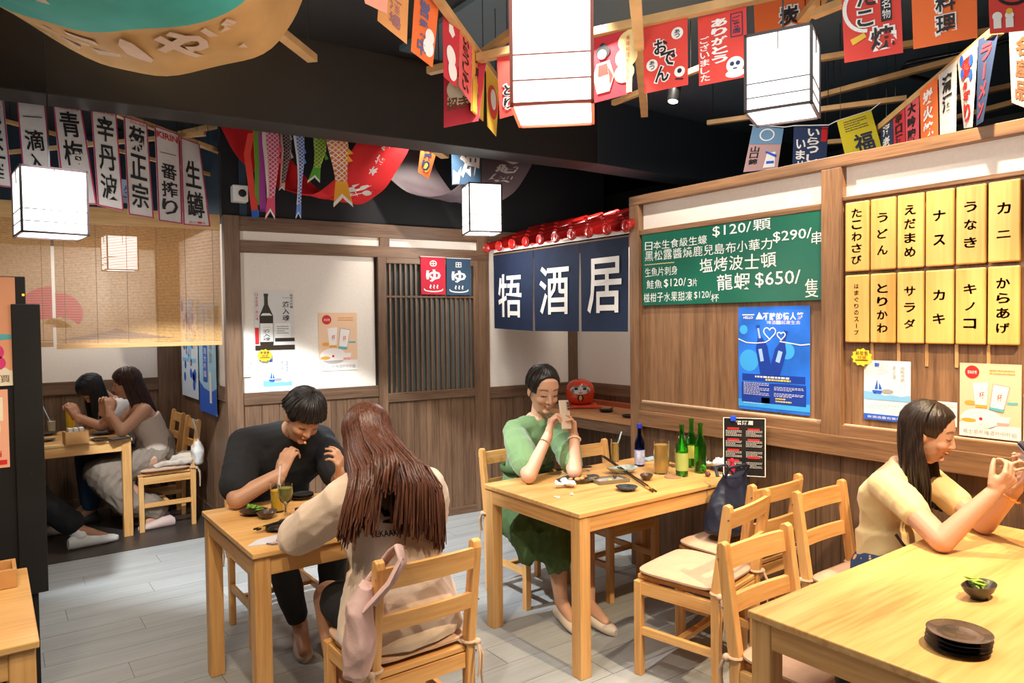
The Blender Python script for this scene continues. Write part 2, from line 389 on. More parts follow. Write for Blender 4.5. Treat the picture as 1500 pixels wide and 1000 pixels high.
# ---- back wall: black upper part, timber frame, pale panels, lattice door
WB = back_frame('wall_back')
MB().bx(-2.03, 1.3, .03, .13, 2.33, 3.2).build('upper_wall', BLACKW, WB)
MB().bx(-2.0, -.90, .012, .09, 0, 2.3).build('core_wall', mat('core', (.05, .035, .025), .8), WB)
MB().bx(-.10, .955, .012, .09, 0, 2.3).build('core_wall', mat('core', (.05, .035, .025), .8), WB)
def bp(x0, x1, z0, z1, y0=-.012, y1=.02, name='rail', a='x', mt=None, bv=.003):
    return MB().bx(x0, x1, y0, y1, z0, z1).build(name, mt or dark(a), WB, bevel=bv)
bp(-2.03, -1.925, 0, 2.33, -.03, .06, 'post', 'z'); bp(-.905, -.825, 2.085, 2.33, -.018, .03, 'post', 'z')
bp(-.06, .045, 0, 2.33, -.022, .03, 'post', 'z')
bp(-1.925, .045, 2.228, 2.33, -.02, .03); bp(-1.925, .045, 2.078, 2.162, -.026, .03)
bp(-1.925, -.905, 2.15, 2.24, 0, .011, 'pale_panel', 'x', WHITE, 0); bp(-.825, -.06, 2.15, 2.24, 0, .011, 'pale_panel', 'x', WHITE, 0)
bp(-1.925, -.95, 1.085, 2.09, .002, .011, 'pale_panel', 'x', WHITE, 0)
bp(-1.925, -.93, 1.01, 1.095, -.014, .02); 
bp(.045, .96, 1.015, 2.30, .002, .011, 'pale_panel', 'x', WHITE, 0)
bp(.045, .96, .93, 1.025, -.014, .02); bp(.86, .955, 1.02, 2.30, -.02, .02, 'post', 'z'); bp(.045, .96, 2.24, 2.33, -.02, .02)
def boards(parent, x0, x1, z0, z1, w, y0, y1, ax='z', name='board', base=dark):
    n = max(1, round((x1 - x0) / w)); ww = (x1 - x0) / n
    me = MB().box((0, 0, 0), (ww - .003, y1 - y0, z1 - z0)).mesh(name); me.materials.append(base(ax))
    for i in range(n):
        o = bpy.data.objects.new(name, me); COL.objects.link(o); o.parent = parent; o.location = (x0 + ww * (i + .5), (y0 + y1) / 2 + random.uniform(-.001, .001), (z0 + z1) / 2)
boards(WB, -1.925, -.93, .08, 1.01, .125, .0, .011)
boards(WB, .045, .96, .08, .93, .115, .0, .011)
bp(-1.925, -.93, 0, .085, -.008, .02, 'skirting'); bp(.045, .96, 0, .085, -.008, .02, 'skirting')
# the sliding lattice door
DO = back_frame('door_1'); y = -.03
def dp(x0, x1, z0, z1, y0, y1, name, a='z', mt=None): return MB().bx(x0, x1, y0, y1, z0, z1).build(name, mt or dark(a), DO, bevel=.003)
dp(-.93, -.862, 0, 2.078, -.035, 0, 'stile'); dp(-.105, -.062, 0, 2.078, -.035, 0, 'stile')
dp(-.862, -.105, 2.032, 2.078, -.035, 0, 'door_rail', 'x'); dp(-.862, -.105, .96, 1.03, -.036, 0, 'door_rail', 'x'); dp(-.862, -.105, .0, .06, -.036, 0, 'door_rail', 'x')
dp(-.862, -.105, 1.768, 1.785, -.028, -.005, 'muntin', 'x')
dp(-.862, -.105, 1.03, 2.032, .004, .008, 'backing_panel', 'z', mat('frosted_backing', (.10, .12, .12), .5))
me = MB().box((0, 0, 0), (.014, .016, 1.002)).mesh('slat'); me.materials.append(dark('z'))
for i in range(17):
    o = bpy.data.objects.new('slat', me); COL.objects.link(o); o.parent = DO; o.location = (-.862 + .757 * (i + .75) / 17.5, -.016, 1.531)
boards(DO, -.862, -.105, .06, .96, .108, -.02, -.008)

# ---- booth recess behind the back wall plane
BX = 1.452
WBo = bpy.data.objects.new('wall_booth_back', None); COL.objects.link(WBo); WBo['kind'] = 'structure'; WBo.location = (0, 7.1, 0)
MB().bx(-3.2, BX, .02, .12, 0, 3.2).build('core_wall', BLUEW, WBo); 
MB().bx(-3.2, 1.24, 0, .02, 1.10, 2.3).build('pale_panel', WHITE, WBo); MB().bx(-3.2, 1.24, -.015, .02, 1.0, 1.11).build('rail', dark('x'), WBo, bevel=.003)
MB().bx(1.24, BX, -.02, .02, 0, 2.33).build('post', dark('z'), WBo, bevel=.003); MB().bx(-3.2, 1.24, -.015, .02, 2.25, 2.33).build('rail', dark('x'), WBo, bevel=.003)
boards(WBo, -1.2, 1.24, .1, 1.0, .14, .0, .018); MB().bx(-3.2, 1.24, -.01, .02, 0, .105).build('skirting', dark('x'), WBo)
WBs = bpy.data.objects.new('wall_booth_side', None); COL.objects.link(WBs); WBs['kind'] = 'structure'; WBs.location = (BX, 5.18, 0); WBs.rotation_euler = (0, 0, PI / 2)
# local x -> world +y, local y -> world -x  (front of the wall faces -x, that is local +y)
MB().bx(0, 2.0, -.12, 0, 2.33, 3.2).build('upper_wall', BLUEW, WBs); MB().bx(0, 2.0, -.06, 0, 0, 2.33).build('core_wall', mat('core', (.05, .035, .025), .8), WBs)
MB().bx(.05, 1.9, 0, .012, 1.10, 2.33).build('pale_panel', WHITE, WBs); MB().bx(0.03, 1.9, 0, .025, 1.0, 1.11).build('rail', dark('x'), WBs, bevel=.003)
boards(WBs, .03, 1.9, .1, 1.0, .14, .0, .014); MB().bx(.03, 1.9, 0, .02, 0, .105).build('skirting', dark('x'), WBs)
# dark floor strip of the booth
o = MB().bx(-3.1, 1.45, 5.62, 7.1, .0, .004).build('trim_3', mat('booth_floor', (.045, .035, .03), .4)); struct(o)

# ---- right partition wall (menu side)
WR = bpy.data.objects.new('wall_right', None); COL.objects.link(WR); WR['kind'] = 'structure'; WR.location = (XW, 0, 0); WR.rotation_euler = (0, 0, -PI / 2)
# local x -> world -y, local y -> world +x; the face is local -y
def rp(y0, y1, z0, z1, a=-.0, b=.03, name='rail', ax='x', mt=None, bv=.003): return MB().bx(-y1, -y0, a, b, z0, z1).build(name, mt or wood('partition_wood', (.125, .060, .027), (.30, .155, .075), ax, 26, .045, .45, .2, (.21, .108, .052), .06), WR, bevel=bv)
pw_ = lambda ax: wood('partition_wood', (.125, .060, .027), (.30, .155, .075), ax, 26, .045, .45, .2, (.21, .108, .052), .06)
rp(-1.5, 3.255, 2.3, 2.356, -.03, .09); rp(3.178, 3.257, 0, 2.30, -.028, .09, 'post', 'z'); rp(1.849, 1.953, .9, 2.30, -.028, .06, 'post', 'z')
rp(1.953, 3.178, 2.108, 2.140, -.02, .05); rp(-1.5, 1.849, 2.135, 2.155, -.02, .05)
rp(1.953, 3.178, 2.14, 2.3, .02, .04, 'pale_panel', 'x', WHITE, 0); rp(-1.5, 1.849, 2.155, 2.3, .02, .04, 'pale_panel', 'x', WHITE, 0)
rp(1.953, 3.178, 1.06, 2.11, .006, .04, 'wood_panel', 'z'); rp(-1.5, 1.849, 1.055, 2.136, .006, .04, 'wood_panel', 'z')
rp(1.953, 3.178, 1.054, 1.066, -.006, .01, 'pale_edge_strip', 'x', mat('pale_edge', (.62, .45, .3), .4)); rp(-1.5, 1.849, 1.048, 1.06, -.006, .01, 'pale_edge_strip', 'x', mat('pale_edge', (.62, .45, .3), .4))
rp(-1.5, 3.178, 1.0, 1.055, -.022, .05); rp(-1.5, 3.178, .905, 1.003, -.034, .05); 
rp(-1.5, 3.2, 0, .9, .05, .09, 'core_wall', 'z', mat('core', (.05, .035, .025), .8))
boards(WR, -3.178, 1.0, .09, .905, .13, .012, .05)
rp(-1.5, 3.2, 0, .095, 0, .05, 'skirting')

# ---- nook behind the blue curtain: inner wall, counter
WN = bpy.data.objects.new('wall_nook', None); COL.objects.link(WN); WN['kind'] = 'structure'; WN.location = (4.30, 0, 0); WN.rotation_euler = (0, 0, -PI / 2)
MB().bx(-4.98, -2.4, .02, .1, 0, 2.33).build('core_wall', mat('core', (.05, .035, .025), .8), WN)
MB().bx(-4.88, -2.4, 0, .02, 1.02, 2.33).build('pale_panel', WHITE, WN); MB().bx(-4.86, -2.4, -.015, .02, .93, 1.03).build('rail', dark('x'), WN, bevel=.003)
boards(WN, -4.86, -2.6, .0, .93, .12, .0, .018)
o = empty('counter', (4.05, 3.9, 0), 0, 'long brown wooden counter shelf behind the navy curtain, carrying the round red doll', 'counter')
MB().bx(-.26, .24, -.9, .95, .80, .845).build('counter_top', wood('counter_wood', (.36, .15, .06), (.55, .27, .12), 'y', 16, .05, .4, .1), o, bevel=.003)
MB().bx(-.25, -.225, -.9, .95, .72, .80).build('counter_apron', dark('y'), o, bevel=.002)
MB().bx(.2, .24, -.9, .95, .845, .885).build('back_ledge', mat('red_brown_ledge', (.42, .10, .04), .5), o, bevel=.003)
MB().bx(-.2, .2, -.5, -.45, 0, .80).build('support_panel', dark('z'), o)

# ================================================================== CEILING BATTENS
def bar_thing(a, b, w=.04, h=.03, label='', grp='pale wooden battens under the ceiling'):
    a, b = V(a), V(b); c = (a + b) / 2
    o = MB().bar(a - c, b - c, w, h).build('batten', BT, None, bevel=.002, loc=c)
    tag(o, label, 'batten', grp)
    for k in (.12, .88):
        q = a.lerp(b, k) - c
        if -3 < a.lerp(b, k).x < 6.5: MB().bar(q, (q.x, q.y, 3.2 - c.z), .003).build('hanger_wire', METAL, o)
    return o
BT = mat('batten_pine', (.60, .36, .15), .5, var=.16, vs=9)
bl = [((700, 85, 2.78), (1240, -32, 2.78), .04, .035, 'long pale wooden batten that the big red flags hang from'),
 ((930, -12, 2.64), (944, 168, 2.78), .04, .03, 'short upright-looking batten crossing in front, left of the orange hot-pot flag'),
 ((898, 151, 2.9), (1030, 98, 2.9), .03, .03, 'thin batten behind the big hot-pot flag'),
 ((1036, 180, 2.9), (1110, 170, 2.9), .035, .03, 'batten end left of the right-hand lantern bottom'),
 ((1190, 22, 2.8), (1300, -22, 2.8), .04, .03, 'batten running up right behind the right-hand lantern'),
 ((1176, 28, 2.86), (1208, -10, 2.86), .05, .03, 'stubby batten above the right-hand lantern'),
 ((1198, 86, 3.0), (1500, 38, 3.0), .04, .03, 'batten crossing behind the two orange-red food flags'),
 ((1198, 141, 2.95), (1420, 82, 2.95), .04, .03, 'batten rising right from the lantern to the black cable'),
 ((1198, 161, 2.85), (1328, 144, 2.85), .04, .03, 'lowest batten right of the lantern'),
 ((1284, 192, 2.72), (1462, 44, 2.72), .045, .035, 'diagonal whitish batten carrying the row of narrow banners'),
 ((1395, 145, 2.9), (1560, 108, 2.9), .04, .03, 'upper batten behind the navy and beige banners'),
 ((1380, 178, 2.8), (1560, 130, 2.8), .04, .03, 'lower batten behind the navy and beige banners'),
 ((1190, 210, 2.74), (1300, 202, 2.74), .04, .03, 'batten end behind the yellow flag'),
 ((628, 104, 2.85), (760, 72, 2.85), .04, .035, 'batten end left of the biggest lantern, behind the flags'),
 ((700, 84, 2.9), (770, 34, 2.9), .04, .035, 'forked batten rising to the biggest lantern'),
 ((638, -6, 2.82), (735, 126, 2.82), .03, .03, 'slanting batten with the string of overlapping small flags'),
 ((405, 44, 2.82), (458, 86, 2.82), .05, .035, 'batten end poking out of the orange and teal cloth'),
 ((150, 159, 2.795), (322, 222, 2.795), .04, .03, 'batten above the white calligraphy banners'),
 ((255, 198, 3.0), (336, 180, 3.0), .05, .03, 'thick batten end crossing above the last white banner'),
 ((-20, 170, 2.95), (318, 258, 2.75), .03, .025, 'thin batten far behind the white banners'),
 ((-20, 226, 2.75), (300, 196, 2.8), .03, .025, 'thin crossing batten far behind the white banners'),
 ((632, 216, 2.72), (652, 229, 2.72), .06, .03, 'batten stub behind the small blue flag'),
 ((790, 222, 3.0), (826, 270, 3.0), .03, .03, 'thin batten below the beam right of the hanging lantern'),
 ((470, 208, 3.0), (530, 206, 3.0), .04, .03, 'batten above the hanging orange carp streamer')]
for a, b, w, h, l in bl: bar_thing(Zp(*a), Zp(*b), w, h, l)

# ================================================================== TABLES
def make_table(name, x0, x1, y0, y1, label, h=.74, leg=.062, over=.008, rz=0):
    w, d = x1 - x0, y1 - y0
    t = empty(name, ((x0 + x1) / 2, (y0 + y1) / 2, 0), rz, label, 'table')
    MB().box((0, 0, h - .011), (w, d, .022)).build('tabletop', wood('pine_top', (.54, .25, .07), (.76, .45, .17), 'x', 11, .06, .36, .05, (.68, .37, .125), .06), t, bevel=.004)
    a = w / 2 - over; b = d / 2 - over
    for sx in (-1, 1):
        for sy in (-1, 1):
            MB().box((sx * (a - leg / 2), sy * (b - leg / 2), (h - .022) / 2), (leg, leg, h - .022)).build('leg', pine('z'), t, bevel=.004)
    for sy in (-1, 1): MB().box((0, sy * (b - .014), h - .022 - .036), (2 * (a - leg), .022, .072)).build('apron', pine('x'), t, bevel=.002)
    for sx in (-1, 1): MB().box((sx * (a - .014), 0, h - .022 - .036), (.022, 2 * (b - leg), .072)).build('apron', pine('y'), t, bevel=.002)
    return t
make_table('dining_table', .762, 1.50, 2.655, 3.42, 'square pine table with orange juice, where the black-shirted man and the long-haired woman sit')
make_table('dining_table', 2.05, 3.225, 2.315, 3.062, 'pine table with the green bottles, standing against the wooden wall')
make_table('dining_table', 1.745, 3.25, .50, 1.25, 'big bright pine table at right front with stacked dark plates')
make_table('dining_table', -.35, .862, 5.985, 6.74, 'pine table in the booth under the bamboo blind')
make_table('dining_table', -1.1, .094, 2.285, 3.01, 'pine table corner at the lower left picture edge')

# ================================================================== CHAIRS (facing +y; seat centre at the origin)
def make_chair(cushion=True):
    t = empty('dining_chair')
    w = .40; hw = w / 2
    MB().box((0, 0, .432), (w - .07, .40, .02)).build('seat', pine('x'), t, bevel=.004)
    for s in (-1, 1):
        x = s * (hw - .0175)
        MB().box((x, .18, .211), (.035, .036, .422)).build('leg', pine('z'), t, bevel=.003)
        # rear leg and back post in one raked piece
        prof = [(-.172, 0), (-.205, 0), (-.212, .43), (-.262, .80), (-.258, .822), (-.242, .83), (-.226, .822), (-.222, .80), (-.170, .45)]
        vs = [(x + e * .0155, y, z) for e in (-1, 1) for y, z in prof]; n = len(prof)
        fs = [tuple(range(n - 1, -1, -1)), tuple(range(n, 2 * n))] + [(i, (i + 1) % n, n + (i + 1) % n, n + i) for i in range(n)]
        p = MB().add(vs, fs).build('back_post', pine('z'), t, bevel=.004)
        sc_ = MB()
        for z in (.42, .77, .61): sc_.lathe([(.004, 0), (.004, .002)], 8, mt=M.Translation((x + s * .0157, -.215 - (z - .43) * .11 * (z > .43), z)) @ M.Rotation(s * PI / 2, 4, 'Y'))
        sc_.build('screw', STEEL, p)
        MB().box((x, -.01, .39), (.022, .36, .055)).build('side_rail', pine('y'), t, bevel=.002)
        MB().box((x, -.01, .20), (.02, .35, .035)).build('stretcher', pine('y'), t, bevel=.002)
    MB().box((0, .18, .39), (w - .07, .02, .055)).build('seat_rail', pine('x'), t, bevel=.002)
    MB().box((0, -.19, .39), (w - .07, .02, .055)).build('seat_rail', pine('x'), t, bevel=.002)
    MB().box((0, -.01, .20), (w - .055, .03, .022)).build('cross_stretcher', pine('x'), t, bevel=.002)
    for z, h in ((.765, .072), (.613, .056)):
        mb = MB(); nn = 8
        rk = lambda zz: -.190 - (zz - .43) * .135
        for i in range(nn):
            a = -hw + .03 + (w - .06) * i / nn; b = a + (w - .06) / nn; cu = lambda q: -.012 * (1 - (2 * q / w) ** 2)
            mb.add([(a, rk(z - h / 2) + cu(a), z - h / 2), (b, rk(z - h / 2) + cu(b), z - h / 2), (b, rk(z + h / 2) + cu(b), z + h / 2), (a, rk(z + h / 2) + cu(a), z + h / 2),
                    (a, rk(z - h / 2) + cu(a) - .018, z - h / 2), (b, rk(z - h / 2) + cu(b) - .018, z - h / 2), (b, rk(z + h / 2) + cu(b) - .018, z + h / 2), (a, rk(z + h / 2) + cu(a) - .018, z + h / 2)],
                   [(3, 2, 1, 0), (4, 5, 6, 7), (0, 1, 5, 4), (2, 3, 7, 6)] + ([(0, 4, 7, 3)] if i == 0 else []) + ([(1, 2, 6, 5)] if i == nn - 1 else []))
        mb.build('back_rail', pine('x'), t, smooth=30)
    if cushion:
        mb = MB(); vs = []; fs = []; N = 18
        for k in (1, -1):
            for j in range(N + 1):
                for i in range(N + 1):
                    u, v = -1 + 2 * i / N, -1 + 2 * j / N; r = (abs(u) ** 6 + abs(v) ** 6) ** (1 / 6) or 1; m_ = max(abs(u), abs(v)); q = m_ / r
                    x, y = u * q * .2, v * q * .195 + .005; e = max(0, 1 - m_ ** 5) ** .5
                    vs.append((x, y, .465 + k * (.004 + .018 * e) + .002 * math.sin(9 * u + 2) * math.cos(7 * v) * e))
        N1 = (N + 1) ** 2
        for j in range(N):
            for i in range(N): a = j * (N + 1) + i; fs.append((a, a + 1, a + N + 2, a + N + 1)); fs.append((N1 + a, N1 + a + N + 1, N1 + a + N + 2, N1 + a + 1))
        for i in range(N):
            a = i; fs.append((a, N1 + a, N1 + a + 1, a + 1)); a = N * (N + 1) + i; fs.append((a, a + 1, N1 + a + 1, N1 + a))
            a = i * (N + 1); fs.append((a, a + N + 1, N1 + a + N + 1, N1 + a)); a += N; fs.append((a, N1 + a, N1 + a + N + 1, a + N + 1))
        c = mb.add(vs, fs).build('cushion', TAN, t, smooth=50)
        for s in (-1, 1):
            k = MB(); x = s * .183
            k.ring((x, -.195, .455), .026, .006, 14); k.ell((x + s * .02, -.215, .45), (.016, .014, .014))
            k.tube([(x + s * .02, -.22, .45), (x + s * .03, -.235, .41), (x + s * .022, -.238, .35), (x + s * .028, -.236, .30)], [.006, .006, .005, .004], 6)
            k.tube([(x + s * .02, -.22, .45), (x + s * .015, -.24, .42), (x + s * .01, -.245, .37), (x + s * .005, -.243, .34)], [.006, .006, .005, .004], 6)
            k.build('tie', mat('tie_cloth', (.50, .34, .23), .9), c, smooth=50)
    return t
ch0 = make_chair()
chairs = [((1.165, 2.31), 0, 'pine chair with the pink shoulder bag hung on it, seat of the long-haired woman'),
          ((1.19, 3.70), 180, 'pine chair under the man in the black shirt'),
          ((2.53, 3.27), 180, 'pine chair under the woman in the green dress'),
          ((2.955, 3.06), 180, 'empty pine chair beside the green-dressed woman, tucked under the bottle table by the wall'),
          ((2.525, 2.075), 11, 'empty pine chair with a clear tan cushion, pulled back from the bottle table'),
          ((2.955, 2.20), 0, 'pine chair holding the navy bag, next to the wooden wall'),
          ((2.165, 1.27), 180, 'pine chair with a black pouch, pushed under the left end of the bright front table'),
          ((2.995, 1.52), 180, 'pine chair under the woman in the yellow t-shirt'),
          ((1.10, 6.23), 90, 'pine chair in the booth with a white bag hung on its back'),
          ((1.10, 6.78), 90, 'farther pine chair in the booth, beside the blue poster'),
          ((-.45, 6.35), -90, 'pine chair in the booth under the person in black trousers')]
CH = []
for i, ((x, y), a, l) in enumerate(chairs):
    o = ch0 if i == 0 else dup(ch0)
    o.location = (x, y, 0); o.rotation_euler = (0, 0, R(a)); tag(o, l, 'chair', 'pine dining chairs'); CH.append(o)

# ================================================================== LANTERNS
PAPERL = mat('lantern_paper', (1, 1, 1), .8, emit=((1, .97, .93), 1.9))
LFR = mat('lantern_frame_dark', (.03, .015, .015), .4); LFR2 = mat('lantern_frame_red_brown', (.30, .05, .02), .35)
def make_lantern(p, w, h, rz, label, fr, cable_to=3.2, pw=22, col=(1, .95, .88)):
    # p = centre of the bottom; square box of paper panes in a thin frame, open grid of thin bars low down
    t = empty('pendant_lantern', p, rz, label, 'lantern', 'square paper lanterns'); e = w / 2; b = .010
    for a in range(4):
        def put(mb, n, m): mb.build(n, m, t).rotation_euler = (0, 0, a * PI / 2)
        put(MB().box((0, -e + .006, h / 2), (w - 2 * b, .002, h - 2 * b)), 'paper_pane', PAPERL)
        f = MB(); f.box((0, -e + b / 2, b / 2), (w, b, b)); f.box((0, -e + b / 2, h - b / 2), (w, b, b)); f.box((-e + b / 2, -e + b / 2, h / 2), (b, b, h)); put(f, 'frame', fr)
        for z in (.36, .18): put(MB().box((0, -e + .003, h * z), (w - 2 * b, .004, .0035)), 'muntin', fr)
        put(MB().box((0, -e + .003, h - .04), (.0035, .004, .06)), 'muntin', fr)
    MB().box((0, 0, .008), (w - 2 * b, w - 2 * b, .002)).build('bottom_pane', PAPERL, t)
    MB().box((0, 0, h - .004), (w - b, w - b, .006)).build('top_plate', fr, t)
    MB().bar((0, 0, h), (0, 0, cable_to - p[2]), .006).build('cable', METAL, t)
    MB().lathe([(.05, 0), (.05, .02), (.02, .025)], 16, (0, 0, cable_to - p[2] - .026)).build('ceiling_rose', METAL, t)
    d = bpy.data.lights.new('lantern_light', 'POINT'); d.energy = pw; d.color = col; d.shadow_soft_size = .12
    l = bpy.data.objects.new('lantern_light', d); COL.objects.link(l); l.parent = t; l.location = (0, 0, -.14)
    return t
def face(px, extra=0):    # rotation that turns the lantern's front (-y) towards the camera plus an extra turn
    return R(-36.27) + extra
L1 = Dp(812, 170, 2.25)
make_lantern(L1, .25, .42, R(-43), 'biggest paper lantern with a red-brown frame, at the top centre', LFR2, pw=11)
make_lantern(Dp(1147, 170, 2.6), .228, .275, R(-66), 'dark-framed paper lantern at the upper right above the partition', LFR, pw=8)
make_lantern(Dp(706, 343, 5.2), .245, .35, R(-20), 'small paper lantern hanging in front of the lattice door wall', LFR, pw=12)
make_lantern(Dp(75, 347, 3.45), .275, .31, R(5), 'paper lantern at the left in front of the white banners', LFR, pw=12)
make_lantern(Dp(176, 397, 5.95), .235, .29, R(4), 'paper lantern glowing behind the bamboo blind', LFR, pw=4)

# ================================================================== BAMBOO BLIND (two drops)
BAM = mat('bamboo', (.72, .43, .16), .5, var=.22, vs=60)
BAMt = MATS.get('bamboo'); nt = BAM.node_tree; bb = nt.nodes['Principled BSDF']
tr = nt.nodes.new('ShaderNodeBsdfTranslucent'); tr.inputs[0].default_value = (.85, .50, .18, 1); mxs = nt.nodes.new('ShaderNodeMixShader'); mxs.inputs[0].default_value = .3
nt.links.new(bb.outputs[0], mxs.inputs[1]); nt.links.new(tr.outputs[0], mxs.inputs[2]); nt.links.new(mxs.outputs[0], nt.nodes['Material Output'].inputs[0])
BAMR = BAM.copy(); BAMR.name = 'bamboo_red_sun'; 
for nd in BAMR.node_tree.nodes:
    if nd.type == 'VALTORGB': nd.color_ramp.elements[0].color = (.70, .035, .015, 1); nd.color_ramp.elements[1].color = (.82, .07, .03, 1)
    if nd.type == 'BSDF_TRANSLUCENT': nd.inputs[0].default_value = (.9, .05, .02, 1)
BAMB = BAM.copy(); BAMB.name = 'bamboo_grey_hill'
for nd in BAMB.node_tree.nodes:
    if nd.type == 'VALTORGB': nd.color_ramp.elements[0].color = (.34, .20, .12, 1); nd.color_ramp.elements[1].color = (.45, .28, .18, 1)
def blind(x0, x1, z0, z1, yo, label, sun=None, hill=None):
    t = empty('bamboo_blind', (x0, 5.262 - yo, 0), BANG, label, 'blind', 'bamboo blinds of the booth')
    L = x1 - x0; n = int((z1 - z0 - .12) / .0058); a = MB(); b = MB(); c = MB()
    for i in range(n):
        z = z0 + .035 + i * .0058; segs = [(0, L, a)]
        def cut(s0, s1, tgt):
            out = []
            for p, q, m in segs:
                if m is not a or s1 <= p or s0 >= q: out.append((p, q, m)); continue
                if s0 > p: out.append((p, s0, a))
                out.append((max(p, s0), min(q, s1), tgt))
                if s1 < q: out.append((s1, q, a))
            return out
        if sun:
            cx, cz, r = sun; h = r * r - (z - cz) ** 2
            if h > 0 and z > cz - r * .55:
                w = math.sqrt(h); segs = cut(cx - w, cx + w, b)
                if z < cz - r * .2: 
                    k = (cz - r * .2 - z) / (r * .35); segs = [s_ for s_ in segs]; segs2 = []
                    for p, q, m in segs:
                        if m is b: 
                            g = w * math.sqrt(k) * .85; segs2 += [(p, cx - g, b), (cx - g, cx + g, a), (cx + g, q, b)]
                        else: segs2.append((p, q, m))
                    segs = [s_ for s_ in segs2 if s_[1] > s_[0]]
        if hill:
            for hx, hz, hw, hh in hill:
                k = (z - hz) / hh
                if 0 < k < 1: w = hw * (1 - k) ** 1.5; segs = cut(hx - w, hx + w, c)
        for p, q, m in segs: 
            if q > p: m.box(((p + q) / 2, random.uniform(-.0006, .0006), z), (q - p, .002, .0044))
    o = a.build('slats', BAM, t); o['kind'] = 'stuff'
    if b.v: o = b.build('red_sun_print', BAMR, t); o['kind'] = 'stuff'
    if c.v: o = c.build('hill_print', BAMB, t); o['kind'] = 'stuff'
    MB().bx(0, L, -.01, .01, z0, z0 + .03).build('bottom_rail', batten('x'), t, bevel=.002)
    MB().bx(0, L, -.02, .02, z1 - .105, z1).build('valance', wood('valance', (.5, .28, .10), (.68, .43, .19), 'x', 14, .05), t, bevel=.003)
    cd = MB()
    for k in range(6): cd.bar((.05 + (L - .1) * k / 5, -.004, z0), (.05 + (L - .1) * k / 5, -.004, z1 - .1), .0025)
    cd.build('stitching_cord', mat('cord', (.35, .22, .10), .8), t)
    return t
blind(.353, 1.318, 1.437, 2.33, .0, 'right drop of the bamboo blind with a grey hill print', sun=(.02, 1.66, .125), hill=[(.33, 1.49, .36, .075)])
blind(-1.6, .345, 1.452, 2.34, -.19, 'left drop of the bamboo blind with half of the red sun', sun=(1.93, 1.66, .165), hill=[(1.75, 1.49, .3, .02)])

# ================================================================== PAPER AND CLOTH HANGINGS
def wall_quad(side, a0, a1, z0, z1, off=.014):
    if side == 'b': return Quad(bkp(a0, z1, off), bkp(a1, z1, off), bkp(a0, z0, off), bkp(a1, z0, off))
    if side == 'r': return Quad(rwp(a0, z1, off), rwp(a1, z1, off), rwp(a0, z0, off), rwp(a1, z0, off))
def sub(t, m, name, parent): 
    if m.v: return m_build(m, name, t, parent)
def pr(parent, name, mt, fn):
    mb = MB(); fn(mb); return mb.build(name, mt, parent)

# ---- chalkboard
Q = wall_quad('r', 3.158, 1.948, 1.665, 2.112, .012)
t = empty('menu_chalkboard', Q.o, 0, 'green board with white handwritten prices on the wooden partition', 'board')
Q.sheet(12, 6, .006, off=.004).build('board_sheet', mat('green_board', (.004, .115, .07), .3, spec=.6, bump=.12, bs=6, var=.12, vs=3), t, smooth=30)
def f(mb):
    j = .05
    Q.htext(mb, '日本生食級生蠔', .02, .12, .42, .235, bold=.004, jit=j, off=.006); Q.text(mb, '$120/', .45, .03, .66, .17, bold=.004, off=.006); Q.text(mb, '顆', .67, .02, .76, .15, bold=.004, off=.006)
    Q.htext(mb, '黑松露醬燒鹿兒島布小華力', .02, .25, .77, .385, bold=.004, jit=j, off=.006); Q.text(mb, '$290/', .77, .19, .95, .32, bold=.004, off=.006); Q.text(mb, '串', .95, .24, .995, .38, off=.006)
    Q.htext(mb, '生魚片刺身', .02, .48, .24, .60, jit=j, off=.006); Q.htext(mb, '塩烤波士頓', .37, .42, .79, .60, bold=.006, jit=j, off=.006)
    Q.htext(mb, '鮭魚', .03, .65, .14, .77, off=.006, jit=j); Q.text(mb, '$120/', .15, .65, .29, .77, off=.006); Q.htext(mb, '3片', .30, .67, .36, .77, off=.006)
    Q.htext(mb, '龍蝦', .47, .64, .66, .84, bold=.006, jit=j, off=.006); Q.text(mb, '$650/', .68, .65, .90, .83, bold=.004, off=.006); Q.text(mb, '隻', .92, .76, .98, .97, off=.006)
    Q.htext(mb, '椪柑子水果甜凍', .01, .83, .33, .955, off=.006, jit=j); Q.text(mb, '$120/', .34, .84, .44, .94, off=.006); Q.text(mb, '杯', .44, .88, .485, .98, off=.006)
pr(t, 'handwriting', CHALK, f)
def f(mb):
    for i in range(22): Q.line(mb, [(.02 + i * .009, .43 + .008 * (i % 2)), (.029 + i * .009, .43 + .008 * ((i + 1) % 2))], .004, .006)
pr(t, 'wavy_underline', mat('yellow_chalk', (.6, .6, .3), .8), f)

